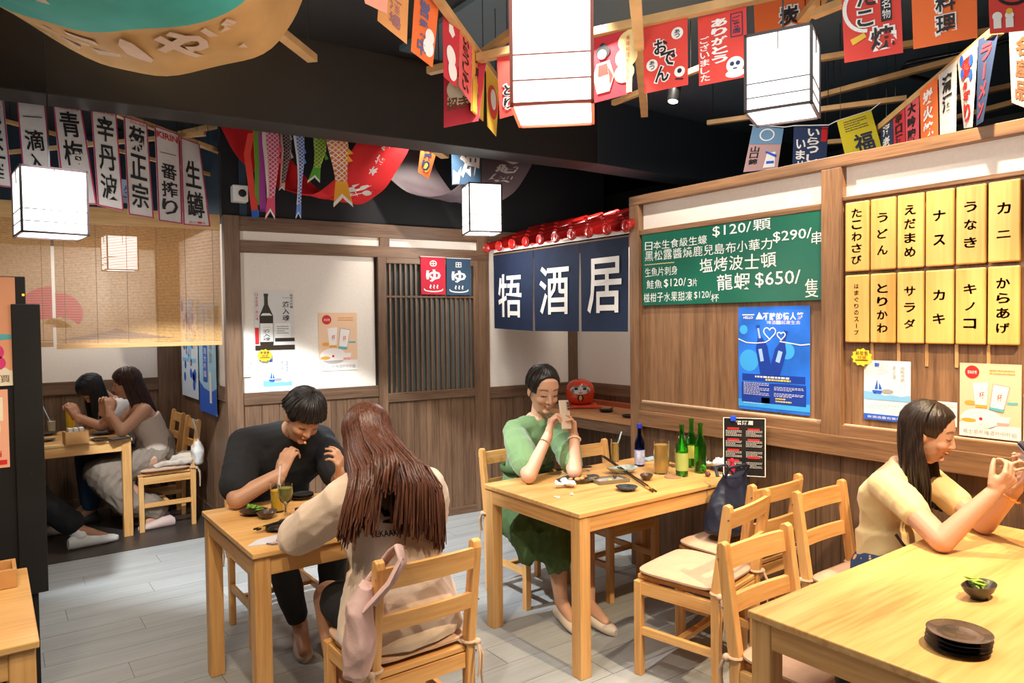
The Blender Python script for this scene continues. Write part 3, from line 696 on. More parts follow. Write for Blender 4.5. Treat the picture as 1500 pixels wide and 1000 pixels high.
# ---- twelve wooden menu tablets
names = [('たこわさび', 'うどん', 'えだまめ', 'ナス', 'うなき', 'カニ'), ('はまぐりのスープ', 'とりかわ', 'サラダ', 'カキ', 'キノコ', 'からあげ')]
TB = wood('tablet_wood', (.60, .29, .065), (.80, .46, .14), 'z', 9, .05, .45, .05, (.72, .39, .105), .05)
for r_, row in enumerate(names):
    z1 = 2.122 - r_ * .345; z0 = z1 - .328 + (.008 if r_ else 0)
    for c_, tx in enumerate(row):
        y1 = 1.831 - c_ * .1215; y0 = y1 - .113; cx = (y0 + y1) / 2
        t = empty('menu_tablet', (XW - .004, cx, (z0 + z1) / 2), -PI / 2, 'pale wooden menu tablet reading ' + tx + (', upper row' if r_ == 0 else ', lower row') + ', %s from the left' % ('first', 'second', 'third', 'fourth', 'fifth', 'sixth')[c_], 'sign', 'hanging wooden menu tablets')
        MB().box((0, -.012, 0), (.113, .02, z1 - z0)).build('tablet', TB, t, bevel=.006)
        Q = Quad((XW - .026, y1, z1), (XW - .026, y0, z1), (XW - .026, y1, z0), (XW - .026, y0, z0)); mb = MB()
        n = len(tx); g = .30 if n > 5 else .20; k = {8: (.40, .60, .12, .90), 5: (.28, .72, .08, .92), 4: (.28, .72, .12, .88), 3: (.28, .72, .16, .84), 2: (.28, .72, .18, .82)}[n]
        Q.vtext(mb, tx, k[0], k[2], k[1], k[3], off=0, bold=.03, gap={8: .25, 5: .22, 4: .28, 3: .4, 2: .55}[n])
        o = mb.build('lettering', INK, t); o.matrix_parent_inverse = (M.Translation(t.location) @ M.Rotation(-PI / 2, 4, 'Z')).inverted(); o.location = Q.o
# long vertical hanging cords/strips behind tablets
for c_ in range(1, 6):
    y = 1.831 - c_ * .1215 + .004
    o = MB().box((0, 0, 0), (.004, .014, .10)).build('tablet_strip', batten('z'), None, loc=(XW + .002, y, 1.405), bevel=.001)
    tag(o, 'narrow wooden strip showing below the lower menu tablets, %s from the left' % ('first', 'second', 'third', 'fourth', 'fifth')[c_ - 1], 'strip', 'strips between the menu tablets')

# ---- posters
def poster(name, Q, base, label, cat='poster', group=None, th=.001):
    t = empty(name, Q.o, 0, label, cat, group); Q.sheet(2, 2, th).build('paper', base, t); return t
def bottle_shape(Q, cx, v0, v1, w, neck=.32):
    H = v1 - v0
    L = [(-.16, 0), (-.16, .05), (-.13, .06), (-.14, neck * .7), (-.5, neck + .12), (-.5, .97), (-.44, 1)]
    return [(cx + a * w, v0 + b * H) for a, b in L] + [(cx - a * w, v0 + b * H) for a, b in reversed(L)]
# blue poster with two bottles and hearts
Q = wall_quad('r', 2.453, 2.026, 1.08, 1.639, .002)
gm = mat('blue_poster_paper', (.02, .16, .72), .35, var=.35, vs=4)
t = poster('wall_poster', Q, gm, 'bright blue poster with two crossed bottles and looped hearts on the partition')
def f(mb):
    Q.disc(mb, .16, .52, .14, .0011); Q.disc(mb, .7, .42, .1, .0011); Q.disc(mb, .08, .22, .06, .0011); Q.rect(mb, 0, .9, 1, .97, .0011)
pr(t, 'sky_glow_print', mat('cyan_print', (.05, .38, .85), .4), f)
def f(mb):
    Q.htext(mb, '不醉的情人節', .36, .06, .92, .13, bold=.03); Q.htext(mb, '啤酒一起慶生去', .42, .135, .88, .17); Q.text(mb, 'HELLO', .08, .09, .22, .115, bold=.02); Q.rect(mb, .06, .07, .24, .08); Q.poly(mb, [(.26, .12), (.31, .05), (.37, .12)])
    for cx, cy, s in ((.46, .25, .085), (.62, .275, .055)):
        h = [(cx + s * 1.0 * (16 * math.sin(a) ** 3) / 16, cy - s * .62 * (13 * math.cos(a) - 5 * math.cos(2 * a) - 2 * math.cos(3 * a) - math.cos(4 * a)) / 13) for a in [2 * PI * i / 24 for i in range(25)]]
        Q.line(mb, h, .014, .0018)
    Q.line(mb, [(0, .31), (.12, .345), (.27, .35), (.40, .34), (.46, .315)], .012, .0018); Q.line(mb, [(.6, .33), (.75, .345), (.88, .36), (1, .35)], .012, .0018)
    Q.lines(mb, .08, .735, .45, .86, 8, .3); Q.lines(mb, .52, .76, .92, .80, 3, .3); Q.lines(mb, .52, .82, .92, .86, 3, .3); Q.lines(mb, .25, .665, .75, .685, 1, .8); Q.lines(mb, .08, .93, .4, .94, 1); Q.rect(mb, .34, .87, .46, .925)
pr(t, 'white_print', PAPER, f)
def rotp(pts, cx, cy, a, k): return [(cx + (x - cx) * math.cos(a) - (y - cy) / k * math.sin(a), cy + ((x - cx) * math.sin(a) + (y - cy) / k * math.cos(a)) * k) for x, y in pts]
kk = Q.W / Q.H
b1 = rotp(bottle_shape(Q, .36, .17, .66, .17), .36, .45, -.20, kk); b2 = rotp(bottle_shape(Q, .60, .22, .66, .16), .60, .45, .30, kk)
pr(t, 'bottle_print', mat('deep_blue_print', (.012, .05, .35), .3), lambda mb: (Q.poly(mb, b2, .0013), Q.poly(mb, b1, .0015), Q.rect(mb, .06, .65, .94, .715, .0013), Q.rect(mb, .05, .73, .95, .925, .0012)))
pr(t, 'bottle_highlight', mat('pale_blue_print', (.35, .55, .95), .3), lambda mb: (Q.poly(mb, rotp([(.31, .40), (.36, .40), (.36, .52), (.31, .52)], .36, .45, -.20, kk), .0017), Q.poly(mb, rotp([(.57, .42), (.63, .42), (.63, .53), (.57, .53)], .60, .45, .30, kk), .0017), Q.poly(mb, rotp([(.345, .2), (.375, .2), (.375, .3), (.345, .3)], .36, .45, -.2, kk), .0017)))
pr(t, 'yellow_print', YEL, lambda mb: (Q.lines(mb, .4, .69, .75, .71, 1, .8, .0018), Q.lines(mb, .54, .865, .68, .88, 1, .8, .0018), Q.lines(mb, .54, .89, .76, .905, 1, .8, .0018)))

def sea_poster(Q, label):
    t = poster('wall_poster', Q, mat('pale_sea_paper', (.74, .80, .82), .5), label, group='pale blue boat posters')
    pr(t, 'blue_print', LBLUE, lambda mb: (Q.poly(mb, [(0, .52), (.2, .53), (.45, .58), (.6, .56), (.8, .58), (1, .55), (1, .66), (0, .66)]), Q.lines(mb, .05, .72, .8, .82, 4, .25)))
    pr(t, 'dark_blue_print', BLUE, lambda mb: (Q.rect(mb, 0, .90, 1, 1), Q.poly(mb, [(.18, .50), (.42, .50), (.38, .56), (.22, .56)]), Q.poly(mb, [(.24, .48), (.30, .30), (.31, .48)]), Q.poly(mb, [(.33, .48), (.34, .36), (.40, .48)]), Q.rect(mb, .24, .04, .34, .10)))
    pr(t, 'grey_print', GREYP, lambda mb: (Q.vtext(mb, '夏之酒', .62, .08, .70, .3), Q.vtext(mb, '海風清酒', .78, .08, .88, .34), Q.lines(mb, .3, .05, .55, .25, 6, .2), Q.disc(mb, .52, .51, .13, n=10, rv=.04)))
    pr(t, 'white_print', PAPER, lambda mb: Q.htext(mb, '飲酒過量有害健康', .08, .93, .92, .97, .0018)); return t
def cup_poster(Q, label):
    t = poster('wall_poster', Q, mat('peach_paper', (.82, .55, .36), .5), label, group='cup posters with the red round seal')
    pr(t, 'pale_print', mat('cream_white_print', (.86, .80, .76), .5), lambda mb: (Q.rect(mb, 0, .82, 1, 1, .0011), Q.disc(mb, .36, .75, .34, .0011, rv=.14), Q.poly(mb, [(.22, .27), (.48, .25), (.45, .58), (.27, .60)], .0014), Q.poly(mb, [(.56, .27), (.82, .30), (.72, .64), (.50, .62)], .0014), Q.rect(mb, .28, .68, .44, .80, .0014), Q.poly(mb, [(.60, .70), (.84, .70), (.80, .82), (.62, .82)], .0014)))
    pr(t, 'red_print', REDP, lambda mb: (Q.disc(mb, .21, .12, .12), Q.text(mb, '杯', .33, .38, .42, .48, .0018), Q.text(mb, '杯', .62, .40, .71, .50, .0018), Q.disc(mb, .36, .75, .03, .0018)))
    pr(t, 'white_print', PAPER, lambda mb: (Q.htext(mb, '酒有好禮', .13, .10, .29, .145, .0018)))
    pr(t, 'orange_print', mat('amber_print', (.85, .35, .05), .5), lambda mb: (Q.rect(mb, .27, .56, .46, .60, .0018), Q.disc(mb, .18, .54, .1, n=12, rv=.03), Q.disc(mb, .16, .78, .13, n=12, rv=.03), Q.lines(mb, .5, .08, .9, .16, 2, .4)))
    pr(t, 'teal_print', mat('teal_print', (.1, .45, .5), .5), lambda mb: (Q.poly(mb, [(.51, .58), (.74, .60), (.72, .64), (.50, .62)], .0018), Q.rect(mb, .78, .50, .95, .53)))
    pr(t, 'pink_print', PINK, lambda mb: Q.poly(mb, [(.62, .78), (.82, .78), (.80, .82), (.63, .82)], .0018))
    pr(t, 'grey_print', GREYP, lambda mb: (Q.htext(mb, '威士忌杯梅酒杯中杯組', .06, .90, .94, .96, .0018), Q.line(mb, [(.56, .27), (.50, .62), (.72, .64), (.82, .30), (.56, .27)], .012, .0018))); return t
def sticker(side, a, z, r, label):
    ns = 22; th = [2 * PI * i / ns for i in range(ns)]
    Q = wall_quad(side, a - r if side == 'b' else a + r, a + r if side == 'b' else a - r, z - r, z + r, .018)
    t = empty('star_sticker', Q.o, 0, label, 'sticker', 'yellow burst stickers')
    pr(t, 'burst', YEL, lambda mb: Q.poly(mb, [(.5 + .5 * (1 if i % 2 else .82) * math.cos(x), .5 + .42 * (1 if i % 2 else .82) * math.sin(x)) for i, x in enumerate(th)], .001))
    pr(t, 'lettering', INK, lambda mb: (Q.htext(mb, '新發售', .22, .22, .80, .42, .003), Q.rect(mb, .2, .62, .8, .66, .003)))
    pr(t, 'red_lettering', REDP, lambda mb: Q.htext(mb, '特價', .3, .44, .72, .60, .003)); return t
cup_poster(wall_quad('b', -1.384, -1.092, 1.224, 1.655, .001), 'peach cup poster on the back wall, right of the tall bottle poster')
sea_poster(wall_quad('b', -1.785, -1.585, 1.026, 1.337, .001), 'pale blue boat poster on the back wall above the man')
sticker('b', -1.775, 1.355, .055, 'yellow burst sticker on the back wall between two posters')
Q = wall_quad('b', -1.834, -1.56, 1.392, 1.814, .001)
t = poster('wall_poster', Q, mat('pale_paper', (.72, .70, .68), .5), 'grey-white poster with a tall dark sake bottle on the back wall')
pr(t, 'bottle_print', mat('bottle_dark', (.03, .02, .01), .4), lambda mb: (Q.poly(mb, bottle_shape(Q, .29, .05, .93, .34, .3), .0013), Q.rect(mb, 0, .92, 1, 1, .0012), Q.rect(mb, .5, .80, 1, .86, .0012)))
pr(t, 'label_print', PAPER, lambda mb: (Q.rect(mb, .13, .55, .45, .86, .0018), Q.rect(mb, .5, .55, .9, .80, .0018), Q.poly(mb, [(.20, .38), (.38, .38), (.44, .42), (.14, .42)], .0018)))
pr(t, 'lettering', INK, lambda mb: (Q.vtext(mb, '一滴入魂', .7, .06, .88, .52, bold=.01), Q.vtext(mb, '一滴入魂', .2, .58, .38, .85, .0022, bold=.01), Q.vtext(mb, '純米大吟釀', .9, .05, .97, .3), Q.lines(mb, .55, .6, .85, .75, 4, .3, .002)))
pr(t, 'red_print', REDP, lambda mb: (Q.vtext(mb, '日本名酒一滴入魂', .02, .04, .09, .5), Q.rect(mb, .0, .62, .1, .9)))
o = empty('light_switch', bkp(-1.895, 1.267, 0), BANG, 'white double light switch plate on the back wall', 'switch'); MB().box((0, -.004, 0), (.055, .01, .12)).build('plate', mat('white_plastic', (.8, .78, .75), .4), o, bevel=.003)
for k in (-1, 1): MB().box((0, -.011, k * .026), (.032, .005, .045)).build('rocker', mat('white_plastic', (.8, .78, .75), .4), o, bevel=.002)
cup_poster(wall_quad('r', 1.335, 1.108, 1.068, 1.378, .002), 'peach cup poster on the partition behind the yellow-shirted woman')
sea_poster(wall_quad('r', 1.750, 1.537, 1.095, 1.374, .002), 'pale blue boat poster on the partition below the wooden tablets')
sticker('r', 1.752, 1.388, .052, 'yellow burst sticker on the partition under the lower tablets')
Q = wall_quad('r', 1.445, 1.345, 1.10, 1.205, .002); t = poster('wall_poster', Q, PAPER, 'small white notice just left of the cup poster on the partition'); pr(t, 'fine_print', GREYP, lambda mb: Q.lines(mb, .1, .1, .9, .9, 9, .3))
Q = wall_quad('r', 1.10, .95, 1.065, 1.26, .002); t = poster('wall_poster', Q, mat('pale_green_paper', (.55, .66, .55), .5), 'pale green notice cut by the right picture edge'); pr(t, 'fine_print', GREYP, lambda mb: Q.lines(mb, .1, .1, .9, .9, 12, .3))
# blue posters on the booth side wall
def sideq(y0, y1, z0, z1, off=.03): return Quad((BX - off, y1, z1), (BX - off, y0, z1), (BX - off, y1, z0), (BX - off, y0, z0))
Q = sideq(5.78, 6.32, .87, 1.75, .034); t = poster('wall_poster', Q, mat('ice_blue_paper', (.35, .62, .80), .5), 'ice blue bottle poster hanging on the booth side wall')
pr(t, 'bottle_print', BLUE, lambda mb: (Q.poly(mb, bottle_shape(Q, .38, .05, .72, .26, .4), .0014), Q.poly(mb, [(0, .72), (.3, .78), (.7, .80), (1, .76), (1, 1), (0, 1)], .0013)))
pr(t, 'lettering', PAPER, lambda mb: (Q.vtext(mb, '海大吟釀', .3, .40, .46, .68, .002), Q.rect(mb, .62, .62, .74, .9, .002)))
pr(t, 'grey_print', GREYP, lambda mb: Q.vtext(mb, '啤酒暢飲', .62, .05, .78, .55)); 
Q = sideq(6.36, 6.98, .95, 1.8, .034); t = poster('wall_poster', Q, mat('white_blue_paper', (.60, .70, .80), .5), 'white and blue speckled poster deeper on the booth side wall')
pr(t, 'blue_print', BLUE, lambda mb: [Q.disc(mb, random.uniform(.1, .9), random.uniform(.05, .95), random.uniform(.03, .09), n=10) for _ in range(26)])
pr(t, 'light_blue_print', LBLUE, lambda mb: (Q.poly(mb, [(.55, 0), (.8, 0), (.6, .6), (.4, .6)], .0011), Q.rect(mb, .1, .6, .9, .64)))
pr(t, 'gold_print', GOLD, lambda mb: [Q.disc(mb, random.uniform(.1, .9), random.uniform(.05, .95), .04, .002, n=8) for _ in range(8)])
Q = sideq(5.26, 5.40, 1.12, 1.7, .014); t = poster('wall_poster', Q, mat('pale_sea_paper', (.74, .80, .82), .5), 'narrow pale poster on the booth side wall next to the post'); pr(t, 'fine_print', PINK, lambda mb: Q.lines(mb, .1, .05, .9, .6, 12, .4)); pr(t, 'blue_print', BLUE, lambda mb: Q.lines(mb, .1, .7, .9, .95, 4, .5))

# ---- the two small bath curtains on the door
def onsen(Q, base, ch, label):
    t = empty('small_door_curtain', Q.o, 0, label, 'curtain', 'small bath curtains on the lattice door')
    Q.sheet(6, 8, .0012).build('cloth', base, t, smooth=40)
    def f(mb):
        if ch == '男': Q.frame(mb, .38, .1, .62, .24, .03, .02); Q.rect(mb, .48, .1, .52, .24); Q.rect(mb, .38, .155, .62, .175)
        else:
            pts = [(.5 + .13 * math.cos(a), .17 + .07 * math.sin(a)) for a in [2 * PI * i / 16 for i in range(17)]]; Q.line(mb, pts, .035, .004); Q.line(mb, [(.38, .17), (.62, .17)], .03, .004); Q.line(mb, [(.5, .1), (.5, .24)], .03, .004)
        Q.text(mb, 'ゆ', .2, .33, .8, .66, .004, bold=.035)
        e = [(.5 + .38 * math.cos(a), .86 + .06 * math.sin(a)) for a in [PI * i / 12 for i in range(-1, 14)]]; Q.line(mb, e, .045, .004)
        for k in (.36, .5, .64): Q.line(mb, [(k, .74), (k + .04, .77), (k - .02, .80), (k + .03, .84)], .04, .004)
    pr(t, 'emblem', PAPER, f)
    MB().tube([Q.p(-.02, -.005, .002), Q.p(1.02, -.005, .002)], .003, 6).build('rod', PAPER, t)
    return t
onsen(Quad(*[bkp(s, z, .045) for s, z in ((-.579, 2.092), (-.368, 2.092), (-.579, 1.795), (-.368, 1.795))], wave=.002), mat('crimson_cloth', (.58, .02, .05), .8), '女', 'small red cloth with a bath mark on the lattice door')
onsen(Quad(*[bkp(s, z, .045) for s, z in ((-.357, 2.088), (-.14, 2.088), (-.357, 1.792), (-.14, 1.792))], wave=.002), mat('slate_navy_cloth', (.03, .07, .13), .8), '男', 'small navy cloth with a bath mark on the lattice door')

# ---- large navy shop curtain and its little tiled roof
t = empty('shop_curtain', (XW, 4.0, 2.1), 0, 'navy split curtain with three big white characters under the red tile roof', 'curtain')
spl = [(4.775, 4.255), (4.245, 3.735), (3.725, 3.262)]
for k, (a, b) in enumerate(spl):
    Q = Quad((XW - .03, a, 2.108), (XW - .03, b, 2.108), (XW - .03, a - .008, 1.50 + .02 * (k == 0)), (XW - .03, b + .012, 1.50), wave=.003); sh = Q.o - V((XW, 4.0, 2.1))
    o = Q.sheet(24, 20, .0015).build('curtain_panel', NAVY, t, smooth=40, loc=sh)
    mb = MB(); tx = '牾酒居'[k]; Q.text(mb, tx, *[(.14, .27, .74, .84), (.14, .22, .80, .80), (.16, .19, .88, .80)][k], .006, bold=.012)
    mb.build('character', PAPER, o)
MB().tube([(0, .79, .02), (0, -.745, .02)], .012, 10).build('rod', batten('y'), t)
MB().bx(-.02, .03, -.74, .78, .02, .055).build('head_board', PAPER, t)
t = empty('tile_awning', (XW, 4.0, 2.15), 0, 'small glossy red tile roof over the navy curtain', 'awning')
TR = mat('glazed_red_tile', (.42, .012, .010), .16, coat=.7, spec=.7)
RR = M.Rotation(R(-19), 4, 'Y')                                        # slopes up away from the room (+x)
nr = 9; y0 = .80; stp = (.80 + .765) / nr
for c_ in range(nr):
    yc = y0 - stp * (c_ + .5)
    for r_ in range(4):
        vs = []; fs = []; n = 7; ox = -.06 + r_ * .15; oz = r_ * .055
        for k in (0, 1):
            for i in range(n + 1):
                yy = -stp / 2 + stp * i / n; zz = -.022 * math.cos(PI * yy / stp * 1.0) + .012
                for xx, lift in ((0, .012), (.165, 0)): vs.append((ox + xx, yc + yy, oz + xx * .36 + zz + lift - k * .008))
        N = 2 * (n + 1)
        for i in range(n): a = 2 * i; fs.append((a, a + 1, a + 3, a + 2)); fs.append((N + a, N + a + 2, N + a + 3, N + a + 1)); fs.append((a, a + 2, N + a + 2, N + a)); fs.append((a + 1, N + a + 1, N + a + 3, a + 3))
        MB().add(vs, fs).build('pan_tile', TR, t, smooth=50)
for c_ in range(nr + 1):
    yc = y0 - stp * c_
    for r_ in range(4):
        ox = -.075 + r_ * .15; oz = .012 + r_ * .055
        rr_ = .040 if r_ == 0 else .034
        m = MB(); m.tube([(ox, yc, oz + .008), (ox + .02, yc, oz + .016), (ox + .165, yc, oz + .062)], [rr_, .033, .029], 12)
        if r_ == 0: m.ell((ox, yc, oz + .008), (.018, .042, .042)); m.ring((ox - .012, yc, oz + .008), .030, .005, 16, mt=M.Rotation(PI / 2, 4, 'Y'))
        m.build('round_tile', TR, t, smooth=50)
MB().bx(-.02, .5, -.76, .79, -.035, -.02).build('soffit_board', dark('y'), t)
MB().bar((.0, .80, .02), (.5, .80, .2), .03).build('verge_board', WHITE, t)
MB().bar((.0, -.74, .0), (.5, -.74, .18), .03).build('verge_board', dark('x'), t)

# ================================================================== FLAGS, BANNERS, STREAMERS, SAGGING CLOTHS
def hang(TL, TR, BL, BR, z, wave=.0006):
    a = Zp(*TL, z); b = Zp(*TR, z); ta = (a - CAMP).dot(c_f); tb = (b - CAMP).dot(c_f)
    return Quad(a, b, Dp(*BL, ta), Dp(*BR, tb), wave=wave)
def hangd(TL, TR, BL, BR, ta, tb, wave=.0006): return Quad(Dp(*TL, ta), Dp(*TR, tb), Dp(*BL, ta), Dp(*BR, tb), wave=wave)
def flag(Q, base, label, grp, name='paper_flag', cat='flag'):
    t = empty(name, Q.o, 0, label, cat, grp); Q.sheet(8, 10, .0012).build('cloth', base, t, smooth=40); Q.t = t
    if name in ('calligraphy_banner', 'small_banner', 'sake_flag') or 'beam' in grp:
        for u in (.1, .9): q = Q.p(u, 0); MB().bar(q, (q.x, q.y, 3.2 - Q.o.z), .002).build('cord', METAL, t)
    return t
def outl(Q, t, s, box, vert=False, bold=.03, m=INK, halo=PAPER, jit=0):    # dark letters with a pale outline
    fn = Q.vtext if vert else Q.htext
    h = MB(); fn(h, s, *box, off=.0032, bold=bold + .05, gap=.02); h.build('letter_outline', halo, t)
    w_, h_ = (box[2] - box[0]) * .07, (box[3] - box[1]) * (.07 if len(s) == 1 else .02); box = (box[0] + w_, box[1] + h_, box[2] - w_, box[3] - h_)
    k = MB(); fn(k, s, *box, off=.0048, bold=bold * .6, gap=.06 if len(s) == 1 else .16); k.build('lettering', m, t)
FR = mat('flag_red', (.70, .06, .045), .75); FO = mat('flag_orange', (.82, .16, .035), .75); FC = mat('flag_crimson', (.55, .03, .05), .75)
FY = mat('flag_gold', (.80, .50, .06), .75); FP = mat('flag_salmon', (.80, .32, .22), .75); FB = mat('flag_blue', (.05, .14, .28), .75); FN = mat('flag_navy', (.02, .04, .11), .75)
GR = 'big red flags on the long batten'; GS = 'string of small flags along the slanting batten'; GW = 'white calligraphy banners'; GN = 'narrow banners above the menu tablets'
# string of small flags (upper middle)
Q = hangd((520, -60), (570, -60), (535, 5), (567, 20), 2.4, 2.5); t = flag(Q, FP, 'pink flag tip at the top edge, left end of the string', GS)
Q = hangd((560, -70), (600, -40), (553, 30), (596, 65), 2.6, 2.7); t = flag(Q, mat('flag_tan', (.75, .32, .10), .75), 'orange-tan flag with faint grey letters, second in the string', GS)
pr(t, 'lettering', mat('mauve_print', (.35, .15, .18), .7), lambda mb: Q.vtext(mb, '酒場', .35, .5, .75, .92, off=.003, bold=.02))
Q = hangd((610, -40), (645, -12), (602, 75), (634, 99), 2.7, 2.82); t = flag(Q, FO, 'orange flag with blue writing and a white smudge, hanging apart left of the red ones', GS)
pr(t, 'lettering', mat('slate_print', (.10, .12, .25), .7), lambda mb: Q.vtext(mb, '営業中', .22, .25, .62, .98, off=.003, bold=.03))
pr(t, 'white_print', PAPER, lambda mb: (Q.disc(mb, .72, .66, .2, .003), Q.disc(mb, .7, .8, .24, .003)))
Q = hangd((650, 100), (712, 92), (650, 187), (701, 177), 3.3, 3.3); t = flag(Q, FC, 'crimson flag with a brown and cream drawing behind the small string flags', GS)
pr(t, 'cream_print', CREAM, lambda mb: (Q.disc(mb, .35, .38, .27, .003), Q.rect(mb, .1, .5, .8, .66, .003)))
pr(t, 'lettering', BROWNP, lambda mb: Q.htext(mb, '招き猫', .08, .52, .95, .74, off=.005, bold=.03))
Q = hangd((648, 2), (674, 38), (650, 112), (669, 128), 2.9, 3.02); t = flag(Q, FC, 'dark red flag with a white cat-like shape, first on the slanting batten', GS)
pr(t, 'white_print', PAPER, lambda mb: (Q.disc(mb, .5, .62, .3, .003), Q.disc(mb, .62, .82, .3, .003), Q.disc(mb, .5, .25, .2, .003, n=5)))
Q = hangd((673, 34), (691, 62), (672, 125), (690, 152), 3.05, 3.2); t = flag(Q, mat('flag_pink_red', (.72, .12, .12), .75), 'pink-red flag with dark writing, second on the slanting batten', GS)
pr(t, 'lettering', INK, lambda mb: Q.vtext(mb, 'いらっしゃい', .25, .08, .75, .95, off=.003, bold=.03))
Q = hangd((692, 64), (710, 90), (690, 162), (708, 178), 3.22, 3.4); t = flag(Q, mat('flag_amber', (.85, .36, .08), .75), 'orange and yellow flag, third on the slanting batten', GS)
pr(t, 'yellow_print', FY, lambda mb: (Q.rect(mb, .05, .5, .95, .98, .003),)); pr(t, 'lettering', INK, lambda mb: Q.vtext(mb, '焼鳥', .2, .05, .7, .45, off=.004, bold=.02))
Q = hangd((712, 94), (732, 122), (714, 185), (727, 200), 3.42, 3.6); t = flag(Q, FY, 'yellow flag with a red disc, last on the slanting batten', GS)
pr(t, 'red_disc', FR, lambda mb: Q.disc(mb, .5, .5, .42, .003, rv=.28)); pr(t, 'white_print', PAPER, lambda mb: Q.disc(mb, .5, .45, .24, .0045, rv=.17))
# big red flags
zb = 2.76
Q = hang((728, 84), (760, 78), (732, 174), (762, 166), zb); t = flag(Q, FR, 'red flag mostly hidden behind the biggest lantern', GR); outl(Q, t, 'とり', (.2, .45, .9, .9), True)
Q = hang((866, 57), (928, 42), (870, 151), (926, 136), zb); t = flag(Q, FC, 'crimson flag with a kimono lady and scalloped gold edge, right of the biggest lantern', GR)
pr(t, 'gold_scallop', mat('pale_gold_print', (.78, .62, .28), .6), lambda mb: (Q.rect(mb, .86, 0, 1, .98, .003), Q.disc(mb, .90, .18, .25, .003, rv=.17), Q.disc(mb, .85, .42, .27, .003, rv=.17), Q.disc(mb, .80, .66, .25, .003, rv=.15), Q.poly(mb, [(.8, .75), (1, .7), (1, 1)], .003)))
pr(t, 'black_hair', INK, lambda mb: (Q.disc(mb, .28, .25, .17, .003, rv=.10), Q.disc(mb, .28, .17, .08, .003)))
pr(t, 'pale_figure', CREAM, lambda mb: (Q.disc(mb, .26, .29, .11, .0045, rv=.075), Q.poly(mb, [(.12, .42), (.44, .40), (.55, .65), (.42, .88), (.10, .88), (.02, .6)], .003)))
pr(t, 'sash', FR, lambda mb: (Q.poly(mb, [(.16, .45), (.38, .44), (.40, .60), (.14, .62)], .0045), Q.poly(mb, [(.40, .5), (.52, .64), (.44, .78)], .0045)))
pr(t, 'lettering', FR, lambda mb: Q.vtext(mb, '美味料理をどうぞ', .84, .08, .93, .8, off=.0045))
Q = hang((941, 41), (1007, 26), (944, 137), (1008, 124), zb); t = flag(Q, FR, 'red flag with three big black hot-pot letters, between the batten and the thank-you flag', GR)
pr(t, 'white_cloud', PAPER, lambda mb: (Q.disc(mb, .78, .20, .13, .003, rv=.09), Q.disc(mb, .2, .60, .13, .003, rv=.09), Q.disc(mb, .82, .78, .12, .003, rv=.08)))
for s_, bx_ in (('お', (.22, .22, .60, .48)), ('で', (.36, .42, .78, .68)), ('ん', (.22, .62, .62, .90))): outl(Q, t, s_, bx_, bold=.04)
pr(t, 'small_lettering', INK, lambda mb: (Q.vtext(mb, 'あつ', .72, .14, .84, .27, off=.0045, bold=.02), Q.vtext(mb, 'あつ', .14, .53, .26, .67, off=.0045, bold=.02), Q.disc(mb, .82, .77, .05, .0045), Q.line(mb, [(.72, .88), (.9, .9)], .03, .0045)))
Q = hang((1022, 26), (1093, 9), (1024, 126), (1095, 112), zb); t = flag(Q, FR, 'red thank-you flag with white letters and a small cat, left of the upper right lantern', GR)
pr(t, 'lettering', PAPER, lambda mb: (Q.vtext(mb, 'ありがとう', .28, .08, .62, .74, off=.003, bold=.045), Q.vtext(mb, 'ございました', .04, .30, .24, .96, off=.003, bold=.02), Q.disc(mb, .76, .80, .18, .003, rv=.12), Q.disc(mb, .76, .92, .20, .003, rv=.06)))
pr(t, 'small_lettering', FN, lambda mb: (Q.vtext(mb, 'ご来店', .72, .10, .88, .36, off=.003, bold=.02), Q.frame(mb, .68, .06, .93, .40, .02, .012, .003), Q.disc(mb, .70, .78, .045, .0045), Q.disc(mb, .82, .78, .045, .0045), Q.rect(mb, .72, .84, .80, .86, .0045)))
Q = hang((1104, 5), (1186, -12), (1108, 95), (1186, 78), 3.02); t = flag(Q, FO, 'orange-red flag with one black charcoal character, right behind the upper right lantern', GR); outl(Q, t, '炭', (.42, .14, .86, .50), bold=.04)
Q = hang((1232, -20), (1318, -38), (1237, 92), (1323, 77), zb); t = flag(Q, FR, 'red octopus-ball flag with a white ring and black letters, right of the upper right lantern', GR)
pr(t, 'white_ring', PAPER, lambda mb: Q.line(mb, [(.42 + .38 * math.cos(a), .34 + .30 * math.sin(a)) for a in [PI * i / 14 for i in range(7, 24)]], .07, .003))
outl(Q, t, 'た', (.22, .06, .62, .34)); outl(Q, t, 'こ', (.22, .36, .56, .60), bold=.04); outl(Q, t, '焼', (.42, .60, .92, .93), bold=.03)
pr(t, 'black_label', INK, lambda mb: Q.rect(mb, .66, .26, .84, .56, .003)); pr(t, 'label_lettering', PAPER, lambda mb: Q.vtext(mb, '名物', .68, .28, .82, .54, off=.0045)); pr(t, 'yellow_print', FY, lambda mb: Q.poly(mb, [(.12, .72), (.36, .66), (.4, .72), (.16, .80)], .003))
Q = hang((1334, -40), (1430, -60), (1338, 72), (1432, 55), zb); t = flag(Q, FO, 'orange-red cuisine flag with two black outlined characters, second from the right edge', GR); outl(Q, t, '中料理', (.34, .02, .70, .92), True, bold=.03)
Q = hang((1446, -60), (1530, -75), (1450, 50), (1532, 42), zb); t = flag(Q, FR, 'red flag with a black loop and two small white figures, at the right edge', GR)
